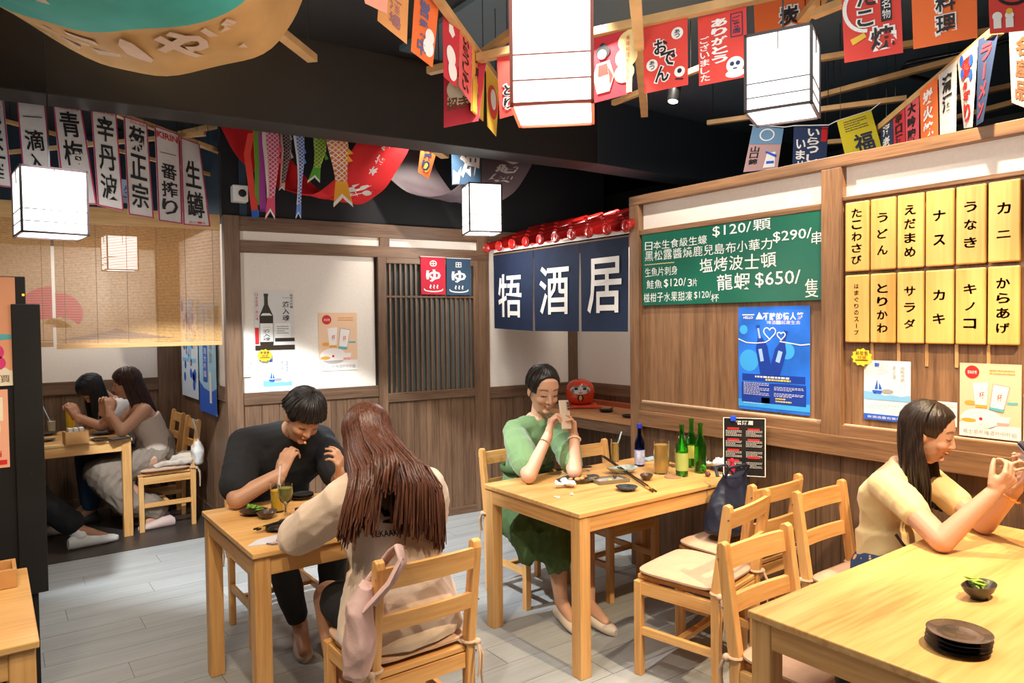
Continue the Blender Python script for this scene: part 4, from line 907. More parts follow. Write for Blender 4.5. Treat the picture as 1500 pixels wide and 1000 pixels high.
pr(t, 'white_figure', PAPER, lambda mb: (Q.disc(mb, .14, .78, .09, .003), Q.rect(mb, .07, .82, .21, .94, .003), Q.disc(mb, .36, .78, .08, .003), Q.rect(mb, .29, .82, .43, .94, .003))); pr(t, 'black_loop', INK, lambda mb: Q.line(mb, [(.45 + .3 * math.cos(a), .48 + .16 * math.sin(a)) for a in [PI * i / 12 for i in range(0, 16)]], .06, .003)); pr(t, 'yellow_print', FY, lambda mb: Q.disc(mb, .36, .73, .06, .004))
# white calligraphy banners at left
WBN = mat('banner_white', (.62, .60, .60), .8, var=.05, vs=20); WBR = mat('banner_border', (.42, .03, .10), .8)
bs = [((-34, 138), (5, 141), (-20, 270), (18, 275), '純米酒', '', 'white banner cut by the left picture edge'),
      ((24, 144), (66, 149), (38, 300), (80, 304), '一滴入魂', '', 'second white banner from the left, its foot behind the left lantern'),
      ((77, 151), (119, 157), (94, 296), (142, 300), '青梅酒', '', 'third white banner from the left, slightly curling'),
      ((133, 157), (170, 164), (143, 301), (181, 309), '辛丹波', '', 'fourth white banner from the left'),
      ((181, 170), (215, 181), (188, 314), (225, 320), '菊正宗', '', 'fifth white banner from the left'),
      ((226, 184), (262, 197), (232, 323), (267, 328), '一番搾り', 'K', 'sixth white banner from the left with red latin letters on top'),
      ((264, 201), (292, 211), (268, 329), (308, 332), '生罇', 'b', 'last white banner, next to the carp streamers')]
for i, (a, b, c, d, s_, ex, l) in enumerate(bs):
    Q = hang(a, b, c, d, 2.78, .0008); t = flag(Q, WBN, l, GW, 'calligraphy_banner', 'banner')
    pr(t, 'border', WBR, lambda mb: Q.frame(mb, 0, 0, 1, 1, .05, .012, .003))
    pr(t, 'lettering', INK, lambda mb: Q.vtext(mb, s_, .17, .16 if ex == 'K' else .05 if len(s_) > 2 else .22, .84, .93, off=.003, bold=.018, jit=.06, gap=.12))
    if ex == 'K': pr(t, 'red_lettering', REDP, lambda mb: Q.text(mb, 'KIRIN', .08, .04, .92, .11, .003, .02))
    if i in (2, 3, 4): pr(t, 'red_lettering', REDP, lambda mb: Q.htext(mb, '日本名酒', .25, .02, .9, .05, off=.003))
    if ex == 'b': pr(t, 'red_lettering', REDP, lambda mb: Q.htext(mb, '生ビール', .2, .95, .85, .975, off=.003))
    if i == 1: Q.n = Q.n
# small hidden blue banners behind them
Q = hangd((82, 200), (128, 205), (88, 262), (130, 264), 5.0, 5.0); t = flag(Q, mat('banner_pale_blue', (.45, .6, .78), .8), 'pale blue banner glimpsed behind the white banners', 'blue banners behind the white ones', 'small_banner', 'banner'); pr(t, 'lettering', BLUE, lambda mb: Q.vtext(mb, '海', .2, .2, .8, .8, off=.003))
Q = hangd((178, 262), (200, 266), (176, 296), (198, 300), 5.0, 5.0); t = flag(Q, mat('banner_pale_blue', (.45, .6, .78), .8), 'small blue and white banner bit between the fourth and fifth white banners', 'blue banners behind the white ones', 'small_banner', 'banner'); pr(t, 'lettering', BLUE, lambda mb: Q.vtext(mb, '生', .2, .2, .8, .8, off=.003))
# flags behind the beam near the small lantern
Q = hangd((618, 205), (645, 205), (612, 252), (628, 262), 5.0, 5.1); t = flag(Q, FO, 'small orange and red flag hanging below the beam, right of the red cloth', 'flags below the beam'); pr(t, 'lettering', FN, lambda mb: Q.vtext(mb, '祭り', .2, .2, .8, .9, off=.003, bold=.03)); pr(t, 'yellow_print', FY, lambda mb: Q.disc(mb, .6, .75, .2, .0025))
Q = hangd((661, 205), (706, 210), (662, 271), (703, 268), 5.2, 5.2); t = flag(Q, mat('flag_steel_blue', (.06, .14, .26), .8), 'steel blue flag with a white crane and big white letter above the small lantern', 'flags below the beam')
pr(t, 'lettering', PAPER, lambda mb: (Q.text(mb, '沖', .28, .12, .95, .85, .003, .05),)); pr(t, 'crane_print', CREAM, lambda mb: Q.poly(mb, [(.02, .98), (.06, .66), (.2, .74), (.34, .58), (.26, .98)], .003))
# flags over the partition
Q = hangd((1103, 184), (1148, 187), (1089, 252), (1139, 247), 4.6, 4.6); t = flag(Q, mat('flag_pale_rose', (.48, .30, .30), .8), 'rose and blue flag below the upper right lantern', 'flags over the partition', 'sake_flag')
pr(t, 'blue_band', mat('band_blue', (.14, .28, .45), .8), lambda mb: Q.rect(mb, 0, 0, 1, .4, .003)); pr(t, 'lettering', INK, lambda mb: (Q.vtext(mb, '山口錦', .08, .44, .34, .86, off=.003, bold=.02),)); pr(t, 'white_print', PAPER, lambda mb: (Q.line(mb, [(.5 + .22 * math.cos(a), .19 + .13 * math.sin(a)) for a in [2 * PI * i / 14 for i in range(15)]], .04, .0045), Q.poly(mb, [(.55, .95), (.6, .62), (.85, .58), (.9, .95)], .003)))
pr(t, 'boat_print', BLUE, lambda mb: (Q.poly(mb, [(.55, .56), (.9, .66), (.88, .72), (.54, .60)], .0045), Q.rect(mb, .62, .80, .85, .86, .0045)))
Q = hangd((1163, 184), (1214, 184), (1160, 262), (1208, 262), 4.5, 4.5); t = flag(Q, FN, 'navy welcome flag with white letters behind the partition top', 'flags over the partition', 'sake_flag')
pr(t, 'lettering', PAPER, lambda mb: (Q.vtext(mb, 'いらっしゃ', .40, .05, .75, .85, off=.003, bold=.03), Q.vtext(mb, 'いませ', .08, .25, .36, .85, off=.003, bold=.03))); pr(t, 'red_label', REDP, lambda mb: Q.rect(mb, .80, .03, .97, .3, .003))
Q = hangd((1226, 177), (1276, 161), (1241, 240), (1294, 225), 4.3, 4.3); t = flag(Q, mat('flag_lemon', (.72, .62, .03), .8), 'tilted yellow flag with a round black letter behind the partition top', 'flags over the partition', 'sake_flag')
pr(t, 'lettering', mat('dark_slate_ink', (.03, .04, .09), .7), lambda mb: (Q.text(mb, '福', .3, .42, .85, .85, .003, .02), Q.lines(mb, .15, .08, .8, .34, 5, .3, .003)))
MB_ = MB(); pts = [Dp(*p) for p in ((1098, 183, 4.6), (1150, 186, 4.58), (1163, 184, 4.5), (1214, 183, 4.45), (1226, 177, 4.3), (1276, 161, 4.3), (1290, 150, 4.2))]; c = pts[0]; MB_.tube([p - c for p in pts], .003, 6)
o = MB_.build('flag_string', PAPER, None, loc=c); tag(o, 'thin white string holding the flags over the partition', 'string')
# narrow banners on the diagonal batten
nb = [((1290, 186), (1308, 170), (1290, 222), (1308, 216), FN, '海老', PAPER, 'navy narrow banner, first over the tablets'),
      ((1308, 170), (1325, 154), (1309, 216), (1326, 212), FC, '辛口酒', INK, 'dark red narrow banner, second over the tablets'),
      ((1326, 153), (1346, 136), (1327, 212), (1346, 208), mat('banner_red_white', (.60, .08, .10), .8), '大吟醸', INK, 'red narrow banner with black letters, third over the tablets'),
      ((1347, 134), (1373, 112), (1349, 208), (1374, 202), FO, '炭火焼', PAPER, 'orange narrow banner with white letters, fourth over the tablets'),
      ((1375, 110), (1401, 88), (1377, 202), (1400, 195), WBN, '清酒　', INK, 'white narrow banner with black letters over the tablets'),
      ((1402, 87), (1432, 60), (1412, 188), (1424, 186), WBN, '夏祭り', REDP, 'white banner tapering down with pink and blue letters'),
      ((1433, 58), (1463, 44), (1430, 184), (1440, 178), FN, 'ラーメン', FC, 'navy pointed banner with red letters'),
      ((1478, 45), (1520, 40), (1482, 150), (1506, 160), mat('banner_beige', (.62, .42, .34), .8), '名産品', BROWNP, 'twisted beige banner at the right edge')]
for i, (a, b, c, d, m, s_, im, l) in enumerate(nb):
    Q = hang(a, b, c, d, 2.72, .0006); t = flag(Q, m, l, GN, 'narrow_banner', 'banner'); pr(t, 'lettering', im, lambda mb: Q.vtext(mb, s_.replace('\u3000', ' '), .2, .08, .8, .95, off=.003, bold=.04))
    if i == 5: pr(t, 'blue_print', BLUE, lambda mb: [Q.disc(mb, .25 + .5 * (k % 2), .08 + .09 * k, .1, .0035) for k in range(4)])

# ---- carp streamers
def scale_mat(name, c1, c2, sc=60):
    m = bpy.data.materials.new(name); m.use_nodes = True; nt = m.node_tree; b = nt.nodes['Principled BSDF']; b.inputs['Roughness'].default_value = .7
    tc = nt.nodes.new('ShaderNodeTexCoord'); br = nt.nodes.new('ShaderNodeTexBrick'); mp = nt.nodes.new('ShaderNodeMapping'); mp.inputs['Rotation'].default_value = (PI / 2, 0, PI / 4); br.offset = 0
    br.inputs['Scale'].default_value = sc; br.inputs['Color1'].default_value = (*c1, 1); br.inputs['Color2'].default_value = (*[x * .8 for x in c1], 1); br.inputs['Mortar'].default_value = (*c2, 1)
    br.inputs['Mortar Size'].default_value = .12; br.inputs['Brick Width'].default_value = .8; br.inputs['Row Height'].default_value = .8; br.inputs['Mortar Smooth'].default_value = .3
    nt.links.new(tc.outputs['Object'], mp.inputs[0]); nt.links.new(mp.outputs[0], br.inputs['Vector']); nt.links.new(br.outputs['Color'], b.inputs['Base Color']); return m
def carp(pts, wid, dep, base, tail_m, belly_m, label, tail_l=.10, tw=1.5):
    P = [Dp(x, y, dep) for x, y in pts]; o = P[0]; t = empty('carp_streamer', o, 0, label, 'streamer', 'carp streamers hanging from the ceiling')
    L = [p - o for p in P]; n = len(L); lat = c_r
    t0 = sum(1 for _ in L)
    MB().loft([(L[k], wid[k], wid[k] * .45) for k in range(n)], lat, 16).build('body', base, t, smooth=50)
    v = []; d = (L[-1] - L[-2]).normalized(); w = wid[-1]
    a = [(-w, 0), (w, 0), (w * tw, tail_l), (w * .35, tail_l * .72), (0, tail_l * .62), (-w * .35, tail_l * .72), (-w * tw, tail_l)]
    mb = MB(); q = [L[-1] + lat * x + d * z for x, z in a]; nn = c_f * .004
    mb.add([tuple(p + nn) for p in q] + [tuple(p - nn) for p in q], [(0, 1, 2, 3, 4), (0, 4, 5, 6), (11, 10, 9, 8, 7), (13, 12, 11, 7)] + [((i + 1) % 7, i, 7 + i, 7 + (i + 1) % 7) for i in range(7)]); mb.build('tail_fin', tail_m, t)
    tip = MB(); q2 = [L[-1] + lat * x + d * z for x, z in [(w * tw, tail_l), (w * .35, tail_l * .72), (0, tail_l * .62), (-w * .35, tail_l * .72), (-w * tw, tail_l), (-w * .95 * tw, tail_l * .84), (0, tail_l * .48), (w * .95 * tw, tail_l * .84)]]
    tip.add([tuple(p - c_f * .006) for p in q2], [(0, 1, 6, 7), (1, 2, 6), (2, 3, 6), (3, 4, 5, 6)]); tip.build('tail_edge', PAPER, t)
    if belly_m: MB().loft([(L[k] + lat * wid[k] * (-.75) - c_f * wid[k] * .2, wid[k] * .34, wid[k] * .3) for k in range(n)], lat, 10).build('belly', belly_m, t, smooth=50)
    for k in (.3, .55):
        i = int(k * (n - 1)); p = L[i]; s_ = MB(); s_.add([tuple(p + lat * wid[i] * .8 - c_f * .01), tuple(p + lat * wid[i] * 1.5 + V((0, 0, -.05)) - c_f * .01), tuple(p + lat * wid[i] * .9 + V((0, 0, -.06)) - c_f * .01)], [(0, 1, 2)]); s_.build('fin', tail_m, t)
    MB().bar((0, 0, 0), (0, 0, 3.2 - o.z), .003).build('cord', PAPER, t)
    return t
cp = lambda p, n=8: [tuple(V((*p[min(int(i / (n - 1) * (len(p) - 1)), len(p) - 2)], 0)).lerp(V((*p[min(int(i / (n - 1) * (len(p) - 1)), len(p) - 2) + 1], 0)), i / (n - 1) * (len(p) - 1) - min(int(i / (n - 1) * (len(p) - 1)), len(p) - 2)))[:2] for i in range(n)]
carp(cp([(396, 178), (399, 235), (397, 290)]), [.042, .05, .052, .048, .042, .035, .028, .024], 4.7, scale_mat('pink_scales', (.62, .06, .16), (.75, .45, .5), 40), mat('pink_tail', (.75, .08, .16), .7), mat('pale_belly', (.75, .6, .55), .7), 'pink carp streamer with a pale belly, next to the rainbow ribbon', .14, 1.3)
carp(cp([(417, 180), (420, 220), (414, 268)], 7), [.026, .034, .036, .032, .026, .02, .015], 4.75, scale_mat('black_scales', (.03, .02, .022), (.35, .25, .22), 50), mat('pale_tail', (.55, .4, .36), .7), mat('pale_belly', (.75, .6, .55), .7), 'small black carp streamer, second from the left', .05, 1.2)
carp(cp([(437, 184), (441, 235), (438, 300)]), [.03, .034, .03, .026, .02, .014, .012, .014], 4.7, scale_mat('blue_scales', (.06, .14, .55), (.6, .65, .8), 50), mat('blue_tail', (.15, .3, .75), .7), mat('white_belly', (.75, .74, .76), .7), 'thin blue and white carp streamer', .09, 1.2)
carp(cp([(468, 188), (469, 222), (464, 246)], 7), [.038, .042, .042, .038, .032, .026, .024], 4.7, scale_mat('green_scales', (.14, .34, .03), (.5, .6, .1), 45), mat('green_tail', (.10, .38, .03), .7), None, 'short green carp streamer with a forked tail', .10, 1.7)
carp(cp([(492, 192), (497, 230), (500, 266)], 8), [.062, .068, .066, .06, .052, .045, .04, .036], 4.5, scale_mat('orange_scales', (.80, .20, .04), (.85, .75, .68), 36), mat('orange_tail', (.85, .38, .03), .7), None, 'biggest orange and white carp streamer, in front of the red cloth', .16, 1.7)
t = empty('rainbow_ribbon', Dp(374, 186, 4.7), 0, 'rainbow ribbon streamer in red, green, yellow and purple, left of the carps', 'streamer', 'carp streamers hanging from the ceiling')
for nm, pts, m in (('red_ribbon', [(368, 195), (362, 225), (368, 270), (374, 316)], RED), ('green_ribbon', [(376, 190), (378, 230), (378, 280), (379, 300)], mat('green_cloth', (.12, .30, .02), .7)), ('purple_ribbon', [(383, 195), (385, 240), (384, 280), (386, 310)], mat('purple_cloth', (.35, .04, .28), .7)), ('yellow_ribbon', [(372, 188), (374, 220), (376, 260), (377, 285)], mat('yellow_cloth', (.75, .50, .02), .7))):
    P = [Dp(x, y, 4.7 + .02 * k) - t.location for k, (x, y) in enumerate(pts)]; w = .022 if 'yellow' not in nm else .008
    Qs = MB(); vs = []; 
    for p in P: vs += [tuple(p - c_r * w), tuple(p + c_r * w), tuple(p + c_r * w + c_f * .003), tuple(p - c_r * w + c_f * .003)]
    fs = []
    for k in range(len(P) - 1):
        for i in range(4): fs.append((4 * k + i, 4 * k + (i + 1) % 4, 4 * k + 4 + (i + 1) % 4, 4 * k + 4 + i))
    fs += [(3, 2, 1, 0), tuple(4 * (len(P) - 1) + i for i in range(4))]; Qs.add(vs, fs).build(nm, m, t)
MB().bar(Dp(374, 308, 4.72) - t.location, Dp(374, 318, 4.72) - t.location, .05, .012).build('blue_end', mat('blue_cloth', (.02, .12, .5), .7), t)
MB().bar((0, 0, 0), (0, 0, 3.2 - t.location.z), .003).build('cord', PAPER, t); MB().ring((0, 0, 0), .045, .006, 16).build('hoop', FY, t)

# ---- sagging cloths: a U-shaped edge swept along a horizontal direction
def sag(name, far, dep, sweep, bands, label, nseg=40, ns=14):
    """far: pixel outline of the far edge; sweep: horizontal vector towards the near edge; bands: (s0, s1, material, part)"""
    P = [Dp(x, y, dep) for x, y in far]; o = P[len(P) // 2]; t = empty(name, o, 0, label, 'cloth hanging')
    C = []
    for i in range(nseg + 1):                                          # Catmull-Rom through the outline
        u = i / nseg * (len(P) - 1); k = min(int(u), len(P) - 2); f_ = u - k; a, b, c, d = P[max(k - 1, 0)], P[k], P[k + 1], P[min(k + 2, len(P) - 1)]
        C.append(.5 * ((2 * b) + (c - a) * f_ + (2 * a - 5 * b + 4 * c - d) * f_ ** 2 + (3 * b - a - 3 * c + d) * f_ ** 3) - o)
    sw = V(sweep)
    def pt(i, s): 
        w = .012 * math.sin(s * 23 + i * .3) + .008 * math.sin(i * .9 + s * 5); return C[i] + sw * s + V((0, 0, w * .6 + .05 * s * (1 - abs(2 * i / nseg - 1))))
    t['_'] = 0; del t['_']
    for s0, s1, m, pn in bands:
        mb = MB(); vs = []; fs = []
        for k in (0, 1):
            for j in range(ns + 1):
                for i in range(nseg + 1):
                    p = pt(i, s0 + (s1 - s0) * j / ns); vs.append(tuple(p + V((0, 0, -.003 * k))))
        N = (ns + 1) * (nseg + 1)
        for j in range(ns):
            for i in range(nseg): a = j * (nseg + 1) + i; q = (a, a + 1, a + nseg + 2, a + nseg + 1); fs.append(q); fs.append(tuple(x + N for x in reversed(q)))
        for i in range(nseg): fs.append((i + 1, i, N + i, N + i + 1)); a = ns * (nseg + 1) + i; fs.append((a, a + 1, N + a + 1, N + a))
        mb.add(vs, fs).build(pn, m, t, smooth=60)
    return t, pt
def on_sag(mb, t_, pt, nseg, ch, i0, i1, s0, s1, bold=.04, off=-.012, flip=False):
    g = glyph(ch, bold); out = []
    for a, b in g[0]:
        if flip: b = 1 - b
        ii = i0 + (i1 - i0) * a; k = min(int(ii), nseg - 1); p = pt(k, s0 + (s1 - s0) * b).lerp(pt(k + 1, s0 + (s1 - s0) * b), ii - k)
        out.append(tuple(p + (CAMP - t_.location - p).normalized() * .03))
    mb.add(out, g[1])
tan = mat('cloth_ochre', (.62, .36, .13), .8, var=.14, vs=5); teal = mat('cloth_teal', (.06, .42, .36), .8, var=.14, vs=5)
t, pt = sag('sagging_shop_cloth', [(-60, -70), (-10, -8), (60, 44), (130, 82), (195, 103), (262, 107), (340, 94), (398, 72), (428, 30), (452, -30), (460, -70)], 3.0, (-.62, -.82, 0), [(0, .37, tan, 'ochre_border'), (.37, 1.4, teal, 'teal_field')], 'large sagging ochre and teal cloth with faint pale lettering at the top left')
mb = MB()
for ch, a, b in (('さ', 8, 11), ('く', 11, 13), ('ら', 13.5, 17), ('・', 18, 19.5), ('や', 20.5, 24), ('ど', 24, 27)): on_sag(mb, t, pt, 40, ch, a, b, .32, .10, flip=True)
mb.build('pale_lettering', mat('faded_pink', (.72, .52, .38), .8), t)
mb = MB(); on_sag(mb, t, pt, 40, '三', 12, 17, .58, .75, .07); on_sag(mb, t, pt, 40, '★', 22.5, 27, .58, .72, .02); mb.build('pale_print', mat('faded_cream', (.78, .66, .5), .8), t)
t, pt = sag('sagging_red_cloth', [(404, 190), (420, 225), (450, 262), (490, 288), (530, 297), (560, 280), (584, 246), (604, 205), (612, 180)], 5.0, (-.34, .10, 0), [(0, 1, mat('bright_red_cloth', (.72, .015, .02), .65, var=.08, vs=4), 'cloth')], 'sagging bright red cloth behind the carp streamers', 40, 10)
mb = MB()
for k, ch in enumerate('本格焼酎'): on_sag(mb, t, pt, 40, ch, 28 + k * 2.2, 29.7 + k * 2.2, .36, .5)
on_sag(mb, t, pt, 40, '※', 22, 26, .15, .6, .05); mb.build('white_lettering', PAPER, t)
t, pt = sag('sagging_grey_cloth', [(628, 215), (640, 250), (662, 280), (700, 300), (740, 292), (768, 262), (785, 225), (792, 200)], 5.5, (-.42, .12, 0), [(0, 1, mat('mauve_grey_cloth', (.10, .07, .08), .55), 'cloth')], 'sagging dark mauve cloth with pale print behind the small lantern', 40, 8)
mb = MB()
for k, ch in enumerate('酒蔵●●'): on_sag(mb, t, pt, 40, ch, 27 + k * 2.3, 28.8 + k * 2.3, .2, .6)
mb.build('pale_lettering', mat('pale_mauve', (.55, .5, .5), .6), t)

# ---- ceiling fittings
t = empty('track_spotlight', Dp(988, 132, 4.0), 0, 'small black spotlight under the dark beam', 'lamp'); ax = M.Rotation(R(12), 4, 'Y')
MB().lathe([(.03, -.065), (.034, -.06), (.034, .05), (.02, .06)], 20, mt=ax).build('barrel', METAL, t, smooth=40); MB().lathe([(.027, -.067), (.0, -.0665)], 20, mt=ax).build('lens', mat('lamp_glow', (1, 1, 1), .5, emit=((1, .97, .9), 12)), t)
MB().bar((0, 0, .05), (0, 0, 3.2 - t.location.z), .012).build('stem', METAL, t)
c = Zp(1395, 105, 3.0); mb = MB(); mb.tube([Zp(*p, 3.0) - c for p in ((1500, 52), (1440, 70), (1370, 84), (1330, 92), (1322, 102), (1335, 112), (1362, 118))], .014, 8)
o = mb.build('black_cable', mat('black_rubber', (.01, .01, .012), .3), None, smooth=60, loc=c); tag(o, 'thick black looped cable under the ceiling at the upper right', 'cable')
o = empty('camera_box', bkp(-1.93, 2.47, .10), BANG, 'small white box with a round black opening on the black wall, beside the ribbon', 'speaker')
MB().box((0, .03, 0), (.10, .09, .11)).build('housing', mat('white_plastic', (.8, .78, .75), .4), o, bevel=.006); MB().lathe([(.026, 0), (.026, .004), (.014, .006)], 20, mt=M.Translation((.012, -.015, 0)) @ M.Rotation(PI / 2, 4, 'X')).build('opening', METAL, o)

# ---- tall black cabinet at the left with posters
t = empty('black_cabinet', (-.47, 3.4, 0), 0, 'tall black cabinet at the left edge carrying two orange posters', 'cabinet')
BC = mat('black_lacquer', (.010, .009, .009), .45, var=.3, vs=3)
MB().bx(-.5, .60, .0, .45, .10, 1.776).build('body', BC, t, bevel=.004); MB().bx(-.48, .605, .03, .42, 0, .10).build('plinth', BC, t)
MB().bx(.55, .645, -.02, .03, .525, 1.668).build('side_board', BC, t, bevel=.003); MB().bx(.595, .612, .0, .4, 0, .52).build('foot_panel', BC, t)
MB().bx(.588, .596, -.004, .0, 1.70, 1.708).build('amber_indicator', mat('amber_glow', (1, .3, .02), .5, emit=((1, .3, .02), 2)), t)
for z in (1.62, 1.35, 1.0): MB().lathe([(.006, 0), (.006, .004)], 8, mt=M.Translation((.60, -.018, z)) @ M.Rotation(PI / 2, 4, 'X')).build('screw', METAL, t)
def cabq(x0, x1, z0, z1): return Quad((x0, 3.395, z1), (x1, 3.395, z1), (x0, 3.395, z0), (x1, 3.395, z0))
Q = cabq(-.36, .096, 1.352, 1.772); t = poster('wall_poster', Q, mat('coral_paper', (.80, .36, .20), .5), 'orange poster with teal and pink dishes, upper one on the black cabinet')
pr(t, 'pale_print', CREAM, lambda mb: (Q.rect(mb, 0, .86, 1, 1), Q.disc(mb, .75, .88, .2, .0011, rv=.08))); pr(t, 'teal_print', MATS['teal_print'], lambda mb: Q.poly(mb, [(.6, .55), (.75, .51), (.97, .53), (.97, .57), (.75, .59)])); pr(t, 'magenta_print', mat('magenta_print', (.7, .04, .2), .6), lambda mb: (Q.disc(mb, .86, .79, .06), Q.disc(mb, .84, .69, .07)))
pr(t, 'lettering', BROWNP, lambda mb: (Q.htext(mb, '飲料特價', .55, .90, .95, .97, .0018), Q.htext(mb, '限定', .7, .08, .9, .16, .0018))); pr(t, 'dark_dish_print', BROWNP, lambda mb: Q.disc(mb, .72, .36, .09))
Q = cabq(-.36, .062, 1.035, 1.338); t = poster('wall_poster', Q, mat('coral_paper_light', (.82, .40, .26), .5), 'lower orange poster on the black cabinet')
pr(t, 'pale_print', CREAM, lambda mb: (Q.disc(mb, .80, .5, .14), Q.rect(mb, .9, .1, .96, .4))); pr(t, 'red_print', REDP, lambda mb: (Q.rect(mb, .7, .9, .98, .96), Q.htext(mb, '水果酒', .6, .78, .95, .86, .0018)))

# ================================================================== PEOPLE
SKIN = None
def vcol_mat(name, rough=.5, sub=.0):
    m = bpy.data.materials.new(name); m.use_nodes = True; nt = m.node_tree; b = nt.nodes['Principled BSDF']; b.inputs['Roughness'].default_value = rough
    a = nt.nodes.new('ShaderNodeAttribute'); a.attribute_name = 'tone'; nt.links.new(a.outputs['Color'], b.inputs['Base Color'])
    b.inputs['Subsurface Weight'].default_value = .12; b.inputs['Subsurface Radius'].default_value = (.02, .008, .004); b.inputs['Subsurface Scale'].default_value = .5
    return m
SKM = vcol_mat('skin')
def remesh(mb, vox, smooth=3, fac=.5):
    me = mb.mesh('tmp'); o = bpy.data.objects.new('tmp', me); COL.objects.link(o)
    r = o.modifiers.new('r', 'REMESH'); r.mode = 'VOXEL'; r.voxel_size = vox; r.use_smooth_shade = True
    s = o.modifiers.new('s', 'SMOOTH'); s.factor = fac; s.iterations = smooth
    dg = bpy.context.evaluated_depsgraph_get(); dg.update(); out = bpy.data.meshes.new_from_object(o.evaluated_get(dg))
    bpy.data.objects.remove(o); bpy.data.meshes.remove(me); return out
def put(me, name, m, parent, folds=0, fs=(9, 9, 4), seed=0, fine=0):
    if folds:
        import numpy as np
        n = len(me.vertices); co = np.empty(n * 3); me.vertices.foreach_get('co', co); co = co.reshape(-1, 3); no = np.empty(n * 3); me.vertex_normals.foreach_get('vector', no); no = no.reshape(-1, 3)
        d = np.zeros(n)
        for k in range(7):
            a = np.array([math.sin(seed + k * 2.1), math.cos(seed * 1.3 + k * 1.7), .6 * math.sin(k * 3.3 + seed)]) * np.array(fs) * (1 + .45 * k)
            w = co @ a + 1.8 * np.sin(co @ (a[[1, 2, 0]] * .6) + k); d += (1 - np.abs(np.sin(w))) ** 2 / (1 + .5 * k) - .25
        co = co + no * (d * folds)[:, None]; me.vertices.foreach_set('co', co.ravel()); me.update()
    me.name = name; me.materials.clear(); me.materials.append(m)
    me.polygons.foreach_set('use_smooth', [True] * len(me.polygons))
    o = bpy.data.objects.new(name, me); COL.objects.link(o); o.parent = parent; return o
def rotm(yaw, pitch=0, roll=0):
    """head frame: x to the person's right, y forward, z up. yaw from +y counter-clockwise, pitch > 0 looks down"""
    return M.Rotation(yaw, 3, 'Z') @ M.Rotation(-pitch, 3, 'X') @ M.Rotation(roll, 3, 'Y')
def add_head(mb, c, rm, s=1.0, fem=True):
    T = M.Translation(c) @ rm.to_4x4() @ M.Scale(s, 4)
    E = lambda p, r, rot=None: mb.ell(T @ V(p), [x * s for x in r], rm if rot is None else rm @ rot, 22, 14)
    C = lambda p, q, a, b: mb.cap(T @ V(p), T @ V(q), a * s, b * s, 12)
    E((0, -.012, .030), (.073, .092, .083))
    secs = [(-.108, .018, .020, .056), (-.099, .034, .038, .044), (-.080, .047, .055, .030), (-.055, .056, .0665, .0205), (-.030, .0605, .070, .0165), (0, .065, .0735, .014), (.03, .067, .0735, .013), (.06, .060, .066, .009), (.085, .040, .045, .0)]
    mb.loft([(T @ V((0, y, z)), rx * s, ry * s) for z, rx, ry, y in secs], rm @ V((1, 0, 0)), 28)
    E((0, -.005, -.045), (.058, .060, .050))
    for x in (-1, 1):
        E((x * .032, .054, -.030), (.026, .030, .026)); C((x * .014, .079, .019), (x * .044, .060, .019), .0075, .007)
        E((x * .031, .0705, -.002), (.0165, .0125, .0095)); E((x * .0115, .088, -.036), (.008, .008, .0065))
        E((x * .071, -.006, -.012), (.008, .018, .030), M.Rotation(x * .3, 3, 'Z'))
    C((0, .082, .010), (0, .098, -.028), .007, .0095); E((0, .0995, -.032), (.0100, .0095, .0080)); C((0, .085, -.045), (0, .083, -.055), .008, .008)
    E((0, .0865, -.0585), (.018, .0060, .0045)); E((0, .0850, -.0670), (.0155, .0065, .0052)); E((0, .071, -.093), (.020, .013, .013))
    return T
def head_tone(T, skin, hairc, lip_, s=1.0, open_eye=False, hair_face=(0, .8, -.45), hl=.60):
    Ti = T.inverted(); sk = V(skin); lip = V(skin).lerp(V(lip_), .62)
    hf = V(hair_face).normalized()
    def f(co):
        p = Ti @ co
        if p.length > .17 or p.z < -.12: return None
        c = sk.copy(); ax = abs(p.x)
        if p.y > .03:
            q = ((ax - .034) / .026) ** 2 + ((p.z + .038) / .024) ** 2
            if q < 1: c = c.lerp(V((skin[0] * 1.05, skin[1] * .80, skin[2] * .72)), .45 * (1 - q))
            if p.y > .055:
                bz = .0275 + .004 * (1 - ((ax - .03) / .02) ** 2) - .1 * max(0, ax - .04)
                if .012 < ax < .052 and abs(p.z - bz) < .0052: c = c.lerp(V(hairc), .85 * (1 - abs(p.z - bz) / .0056) ** .4)
                q = ((ax - .031) / .0165) ** 2 + ((p.z + .003 - .002 * ((ax - .031) / .016) ** 2) / .0042) ** 2
                if open_eye and q < 1.6 and p.z < -.001: c = c.lerp(V((.03, .02, .015)) if ((ax - .031) / .007) ** 2 < 1 else V((.6, .56, .54)), .8)
                elif q < 1: c = c.lerp(V((.02, .012, .01)), .9)
            if p.y > .07:
                q = (p.x / .0205) ** 2 + ((p.z + .0625) / .0085) ** 2
                if q < 1: c = V(lip)
                if q < 1 and abs(p.z + .0625) < .0018: c = V(lip) * .45
                for x in (-1, 1):
                    if ((p.x - x * .0065) / .004) ** 2 + ((p.z + .0425) / .0025) ** 2 < 1: c = c * .35
        return c
    return f
def tone(me, skin, fns, zones=()):
    at = me.attributes.new('tone', 'FLOAT_COLOR', 'POINT'); buf = []
    for v in me.vertices:
        c = None
        for f in fns:
            c = f(v.co)
            if c is not None: break
        if c is None: c = V(skin)
        buf += [c[0], c[1], c[2], 1]
    at.data.foreach_set('color', buf)
